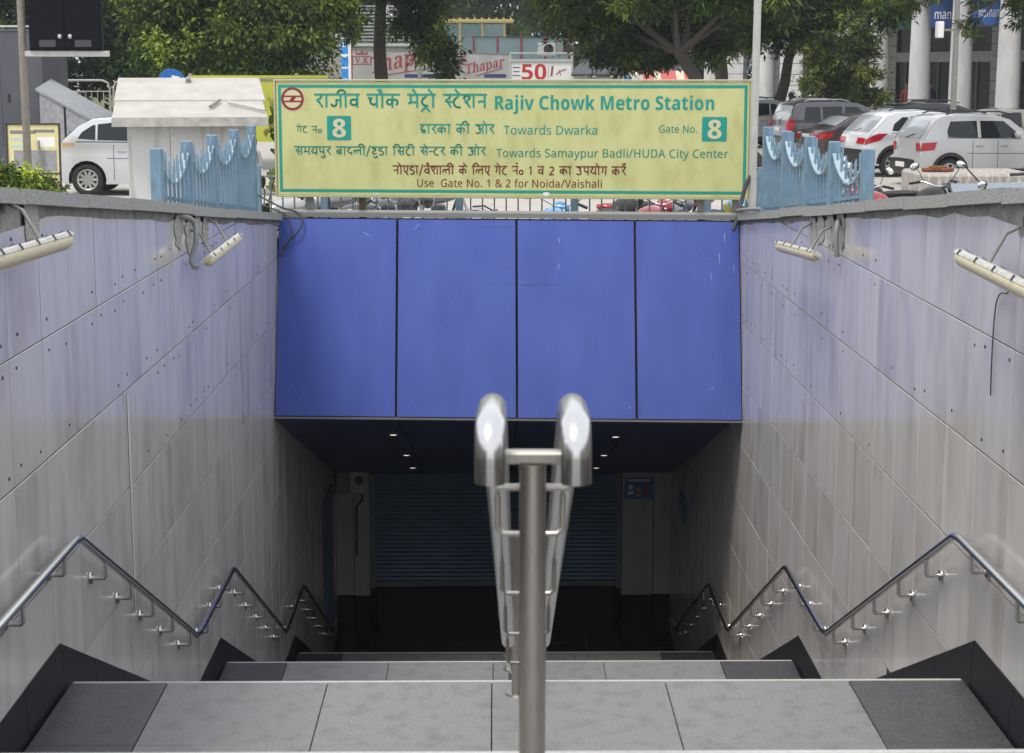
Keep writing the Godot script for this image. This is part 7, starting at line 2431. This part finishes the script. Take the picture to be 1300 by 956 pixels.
func build_right_street() -> void:
	# vehicles: tails towards the left, noses away to the right
	var turn := 0.22
	car("silver small hatchback nearest on the right with black wheel arches", "car", V(9.2, STREET, 38.4), turn, "small_suv", Color(0.70, 0.70, 0.705), 1.03, "cars parked on the right")
	car("white crossover with roof rails between the silver and the brown cars", "car", V(8.75, STREET, 41.9), turn, "crossover", Color(0.84, 0.85, 0.87), 1.0, "cars parked on the right")
	car("brown saloon between the grey van and the white crossover", "car", V(8.2, STREET, 45.0), turn, "sedan", Color(0.27, 0.235, 0.23), 0.97, "cars parked on the right")
	car("dark grey tall van leftmost of the parked row", "car", V(8.45, STREET, 51.4), turn, "suv", Color(0.29, 0.29, 0.31), 0.94, "cars parked on the right")
	car("black car with roof rails seen over the white crossover", "car", V(10.9, STREET, 49.0), turn, "crossover", Color(0.07, 0.07, 0.08), 1.03, "cars parked on the right")
	car("greyish beige saloon whose roof shows over the silver hatchback", "car", V(12.5, STREET, 47.4), turn, "sedan", Color(0.52, 0.51, 0.48), 1.0, "cars parked on the right")
	car("pale car half hidden by the thin pole, left of the grey van", "car", V(10.1, STREET, 57.5), PI + turn, "crossover", Color(0.66, 0.67, 0.68), 1.0, "cars parked on the right")
	# planter block and the things round it
	var bk := thing("concrete_block", "weathered white streaked concrete block behind the motorcycles", "block", V(7.6, STREET, 27.2))
	var b := MB.new()
	b.box(Vector3(0, 0.5, 0), Vector3(1.8, 1.0, 1.5), 0.04)
	obj("body", b, M.block, bk)
	var rb := thing("rusty_scrap", "rusty reddish scrap lying on top of the concrete block", "scrap", V(7.05, STREET + 1.0, 27.0), 0.2)
	for k in 3:
		var q := MB.new()
		q.box(Vector3(-0.12 + 0.12 * k, 0.035 + 0.03 * (k % 2), 0.02 * k), Vector3(0.26, 0.06, 0.16), 0.012, Basis(Vector3.UP, 0.4 * k - 0.3))
		obj("piece", q, M.rust, rb)
	var ct := thing("covered_cart", "low cart under a blue grey sheet with dark rods at the right edge", "cart", V(6.75, STREET, 22.0), -0.08)
	var c0 := MB.new()
	c0.slab(Vector3(-0.85, 1.02, 0.5), Vector3(1.4, 1.1, 0.5), Vector3(1.4, 1.18, -0.6), Vector3(-0.7, 1.1, -0.6), Vector3(0, -0.05, 0))
	obj("sheet", c0, M.tarp, ct)
	var c1 := MB.new()
	c1.box(Vector3(0.25, 0.6, 0), Vector3(2.0, 0.75, 0.9), 0.03)
	obj("body", c1, M.grey_metal, ct)
	for k in 2:
		var c2 := MB.new()
		c2.tube([Vector3(-0.1 + 0.4 * k, 1.28 + 0.02 * k, 0.2), Vector3(1.4, 1.36 - 0.06 * k, 0.1)], 0.022, 7)
		obj("rod", c2, M.cable, ct)
	var c3 := MB.new()
	c3.tube([Vector3(-0.72, 1.42, 0.3), Vector3(-0.38, 1.06, 0.3)], 0.01, 5)
	obj("stick", c3, M.cable, ct)
	for s in [[-0.6, 0.4], [1.0, 0.4], [-0.6, -0.4], [1.0, -0.4]]:
		var c4 := MB.new()
		c4.lathe([Vector2(0.0, 0.03), Vector2(0.16, 0.03), Vector2(0.16, -0.03), Vector2(0.0, -0.03)], 16, Transform3D(Basis(Vector3.RIGHT, Vector3(0, 0, 1), Vector3.UP), Vector3(s[0], 0.16, s[1])))
		obj("wheel", c4, M.rubber, ct)
	motorcycle("black motorcycle with two white mirrors in front of the silver hatchback", V(5.6, STREET, 25.2), 2.6, M.black, 0.12)
	motorcycle("dark motorcycle with a red tank beside the right blue fence", V(5.25, STREET, 23.3), 2.1, M.bike_red, 0.12)
	motorcycle("black motorcycle with a tall mirror before the concrete block", V(5.95, STREET, 20.2), 0.5, M.bike_grey, -0.1)
	motorcycle("grey motorcycle parked tight between two others by the right fence", V(4.75, STREET, 24.6), 2.4, M.bike_grey, 0.1)
	motorcycle("black motorcycle with a wide handlebar left of the concrete block", V(6.15, STREET, 24.0), 0.7, M.black, -0.08)
	# behind the sign
	motorcycle("silver motorcycle at the left end behind the low railing", V(-2.35, STREET, 23.4), 0.3, M.bike_silver, 0.1)
	motorcycle("black motorcycle parked sideways under the left half of the sign", V(-1.45, STREET, 22.6), 0.08, M.bike_grey, 0.1)
	motorcycle("grey motorcycle with a red tail lamp under the left half of the sign", V(-0.95, STREET, 24.6), 0.15, M.bike_silver, 0.1)
	motorcycle("blue motorcycle with only its handlebar showing under the sign", V(0.55, STREET, 20.6), 1.3, M.bike_blue, 0.14)
	motorcycle("black motorcycle seen end on under the right half of the sign", V(1.55, STREET, 22.2), 1.15, M.black, 0.12)
	motorcycle("silver motorcycle with a white cowl under the right half of the sign", V(2.05, STREET, 21.6), 0.9, M.bike_silver, 0.12)
	motorcycle("red motorcycle under the right half of the sign", V(2.35, STREET, 23.2), 0.12, M.bike_red, 0.1)
	motorcycle("blue and black motorcycle beside the thin right pole", V(3.0, STREET, 22.0), 0.8, M.bike_blue, 0.1)
	motorcycle("white motorcycle nearest the right fence behind the sign", V(3.7, STREET, 21.0), 1.0, M.bike_white, 0.12)
	motorcycle("dark grey motorcycle under the sign left of the bicycle", V(-1.9, STREET, 21.4), 0.2, M.bike_grey, 0.1)
	motorcycle("white motorcycle tucked behind the silver one at the left end", V(-2.9, STREET, 22.2), 0.5, M.bike_white, 0.1)
	motorcycle("dark red motorcycle beside the right sign post", V(1.75, STREET, 20.9), 1.0, M.bike_red, 0.12)
	motorcycle("black motorcycle under the sign, right of the red one", V(2.75, STREET, 20.7), 0.7, M.black, 0.1)
	bicycle("black bicycle with a bent handlebar under the middle of the sign", V(-0.35, STREET, 20.4), 0.5, M.black)


func build_people() -> void:
	person("person in a pink shirt standing behind the kiosk roof", V(-14.7, -1.66, 74.0), 0.3, Color(0.55, 0.28, 0.36), Color(0.03, 0.04, 0.08), Color(0.012, 0.01, 0.01), 1, "people behind the kiosk")
	person("person in a yellowish green top beside the one in pink", V(-14.05, -1.66, 74.4), -0.4, Color(0.42, 0.44, 0.16), Color(0.05, 0.05, 0.05), Color(0.03, 0.015, 0.012), 0, "people behind the kiosk")
	person("person in dark clothes farther right among the tree shadows", V(-10.5, -1.66, 76.0), 0.2, Color(0.06, 0.09, 0.2), Color(0.03, 0.03, 0.04), Color(0.012, 0.01, 0.01), 0)
	person("person in a red shirt in the arcade between the first columns", V(16.2, -2.35, 67.0), -0.5, Color(0.30, 0.05, 0.04), Color(0.03, 0.03, 0.05), Color(0.012, 0.01, 0.01), 0, "people in the arcade")
	person("person in dark blue in the arcade beside the one in red", V(17.0, -2.35, 66.6), 0.6, Color(0.03, 0.045, 0.10), Color(0.03, 0.03, 0.04), Color(0.012, 0.01, 0.01), 2, "people in the arcade")
	person("person in a dark jacket beside the young bushy tree", V(11.75, -2.6, 55.0), -0.3, Color(0.02, 0.024, 0.04), Color(0.03, 0.03, 0.04), Color(0.012, 0.01, 0.01), 1)
	person("person with black hair behind the roof of the grey van", V(10.15, -2.6, 58.5), 2.8, Color(0.03, 0.03, 0.035), Color(0.03, 0.03, 0.04), Color(0.008, 0.008, 0.008), 0)


func build_cables() -> void:
	var xl := XL - 0.0
	cord("cable", "grey armoured cable looping down to the left far lamp", [V(-2.36, -1.07, 10.9), V(-2.30, -1.02, 11.6), V(-2.16, -1.06, 12.0), V(-2.12, -1.2, 12.0), V(-2.15, -1.36, 11.95), V(-2.1, -1.40, 11.9)], 0.02, M.conduit)
	cord("cable", "grey cable looping over the coping to the right far lamp", [V(2.62, -1.14, 12.7), V(2.52, -1.06, 12.2), V(2.42, -1.09, 11.9), V(2.40, -1.2, 11.85), V(2.41, -1.32, 11.85)], 0.02, M.conduit)
	cord("cable", "black cable hanging from the thin right pole to the fascia corner", [V(2.62, -1.0, 17.0), V(2.52, -1.15, 16.95), V(2.46, -1.35, 16.9), V(2.40, -1.5, 16.75), V(2.36, -1.6, 16.7)], 0.022, M.cable)
	cord("cable", "thin cables dangling at the left top corner of the blue panels", [V(-2.45, -1.3, 17.5), V(-2.2, -1.42, 17.4), V(-2.0, -1.48, 17.3), V(-1.98, -1.62, 17.22), V(-2.12, -1.78, 17.2), V(-2.16, -1.9, 17.1)], 0.010, M.cable)
	cord("cable", "second thin cable curled at the left top corner of the fascia", [V(-2.4, -1.4, 17.42), V(-2.14, -1.5, 17.3), V(-2.08, -1.7, 17.2), V(-2.17, -1.82, 17.15)], 0.008, M.cable)
	cord("conduit", "grey conduit lying along the right coping by the fascia", [V(2.40, -1.40, 16.7), V(2.40, -1.34, 16.1), V(2.41, -1.27, 15.3)], 0.018, M.conduit, "conduit")
	cord("cable", "thin wire hanging below the near right lamp", [V(2.36, -0.99, 7.75), V(2.42, -1.05, 7.9), V(2.44, -1.15, 8.15), V(2.443, -1.6, 8.18)], 0.0035, M.cable)
	cord("cable", "dark cable stub at the near left lamp", [V(-2.21, -0.6, 6.9), V(-2.12, -0.68, 7.0), V(-2.1, -0.76, 7.05), V(-2.16, -0.84, 7.02)], 0.02, M.cable)
	# flagpole-like thin pole at the right end of the sign
	pole("thin_pole", "thin pale grey pole rising past the right end of the station sign", 2.58, 16.98, -1.46, 3.4, 0.040, M.pole_grey, 0.03)


# ------------------------------------------------------------------ everything
func _ready() -> void:
	rng.seed = 77
	var cam := Camera3D.new()
	cam.name = "camera"
	var look := CameraAttributesPhysical.new()
	look.frustum_focal_length = 60.0
	look.frustum_focus_distance = 19.0
	look.exposure_aperture = 10.0
	look.frustum_near = 0.1
	look.frustum_far = 4000.0
	cam.attributes = look
	add_child(cam)
	cam.projection = Camera3D.PROJECTION_FRUSTUM
	cam.near = 0.1
	cam.far = 4000.0
	cam.size = 0.1 * 956.0 / 2150.0
	cam.frustum_offset = Vector2(0, -0.1 * 45.0 / 2150.0)
	cam.rotation = Vector3(deg_to_rad(-9.194), deg_to_rad(-0.579), 0)
	cam.current = true

	var we := WorldEnvironment.new()
	we.name = "surroundings"
	var env := Environment.new()
	env.background_mode = Environment.BG_SKY
	var sky := Sky.new()
	var sm := ProceduralSkyMaterial.new()
	sm.sky_top_color = Color(0.895, 0.91, 0.945)
	sm.sky_horizon_color = Color(0.93, 0.935, 0.94)
	sm.sky_curve = 0.2
	sm.sky_energy_multiplier = 1.0
	sm.ground_bottom_color = Color(0.35, 0.34, 0.32)
	sm.ground_horizon_color = Color(0.6, 0.6, 0.58)
	sky.sky_material = sm
	env.sky = sky
	env.tonemap_mode = Environment.TONE_MAPPER_LINEAR
	env.tonemap_exposure = 1.62
	env.sdfgi_enabled = true
	env.ssao_enabled = true
	env.ssil_enabled = true
	env.fog_enabled = true
	env.fog_density = 0.0005
	env.fog_light_color = Color(0.86, 0.89, 0.92)
	we.environment = env
	add_child(we)

	var sun := DirectionalLight3D.new()
	sun.name = "sun"
	sun.light_energy = 0.5
	sun.light_angular_distance = 18.0
	sun.light_color = Color(1.0, 0.97, 0.92)
	sun.shadow_enabled = true
	sun.rotation = Vector3(deg_to_rad(-62), deg_to_rad(-38), 0)
	add_child(sun)

	make_materials()

	# ground with the stairwell left open
	var g := MB.new()
	var far := 1500.0
	var gx0 := -2.45
	var gx1 := 2.68
	for q in [[-far, far, 24.4, far], [-far, gx0, -far, 24.4], [gx1, far, -far, 24.4], [gx0, gx1, 17.35, 24.4]]:
		g.quad(V(q[0], STREET, q[2]), V(q[1], STREET, q[2]), V(q[1], STREET, q[3]), V(q[0], STREET, q[3]), Vector3.UP)
	struct("ground", g, M.paving, "pale worn street paving around the sunken stairs")
	var te := MB.new()
	te.slab(V(-60, -1.68, 71), V(2.0, -1.68, 71), V(2.0, -1.68, 112), V(-60, -1.68, 112), Vector3(0, -1.2, 0))
	struct("terrain", te, M.terrace, "raised park ground behind the trees on the left")

	wall_side("left stair wall of large grey tiles with stained cement top", XL, -1.0, 7.638, 0.5725)
	wall_side("right stair wall of large grey tiles, lighter and scratched near the fascia", XR, 1.0, 7.857, 0.5735)
	build_stairs()
	build_fascia()
	build_hall()
	wall_rail("zigzag steel handrail on the left stair wall", XL, -1.0)
	wall_rail("zigzag steel handrail on the right stair wall", XR, 1.0)
	centre_rail("double steel centre handrail nearest the camera", 0.067, 3.0, -1.5, true)
	centre_rail("second double centre handrail, beyond the near post", 0.105, 8.35, -3.15, false)
	centre_rail("farthest double centre handrail on the lower flight", 0.115, 13.2, -4.8, false)
	wall_lamp("long grey and cream tube lamp cut by the left edge", V(-2.03, -0.765, 6.75), V(-2.03, -0.80, 7.98), XL, -1.0)
	wall_lamp("cream tube lamp on the left wall beside the fascia", V(-2.04, -1.35, 11.95), V(-2.04, -1.33, 13.35), XL, -1.0)
	wall_lamp("cream tube lamp on the right wall beside the fascia", V(2.27, -1.31, 11.9), V(2.27, -1.40, 13.4), XR, 1.0)
	wall_lamp("long cream tube lamp cut by the right edge", V(2.27, -0.935, 6.85), V(2.27, -0.905, 8.15), XR, 1.0)
	build_sign()
	wave_fence("pale blue wave topped fence along the left wall before the kiosk", -2.43, [12.25, 13.45, 14.65, 15.9, 17.05])
	wave_fence("pale blue wave topped fence along the right wall before the parked cars", 2.66, [12.1, 13.3, 14.35, 15.5, 16.6])
	low_railing()
	build_kiosk()
	build_left_street()
	var lc := car("white hatchback half hidden behind the white kiosk", "car", V(-9.1, STREET, 36.2), 0.0, "hatch", Color(0.76, 0.77, 0.79), 1.08)
	build_right_street()
	build_arcade()
	build_far_side()
	build_people()
	build_trees()
	build_cables()
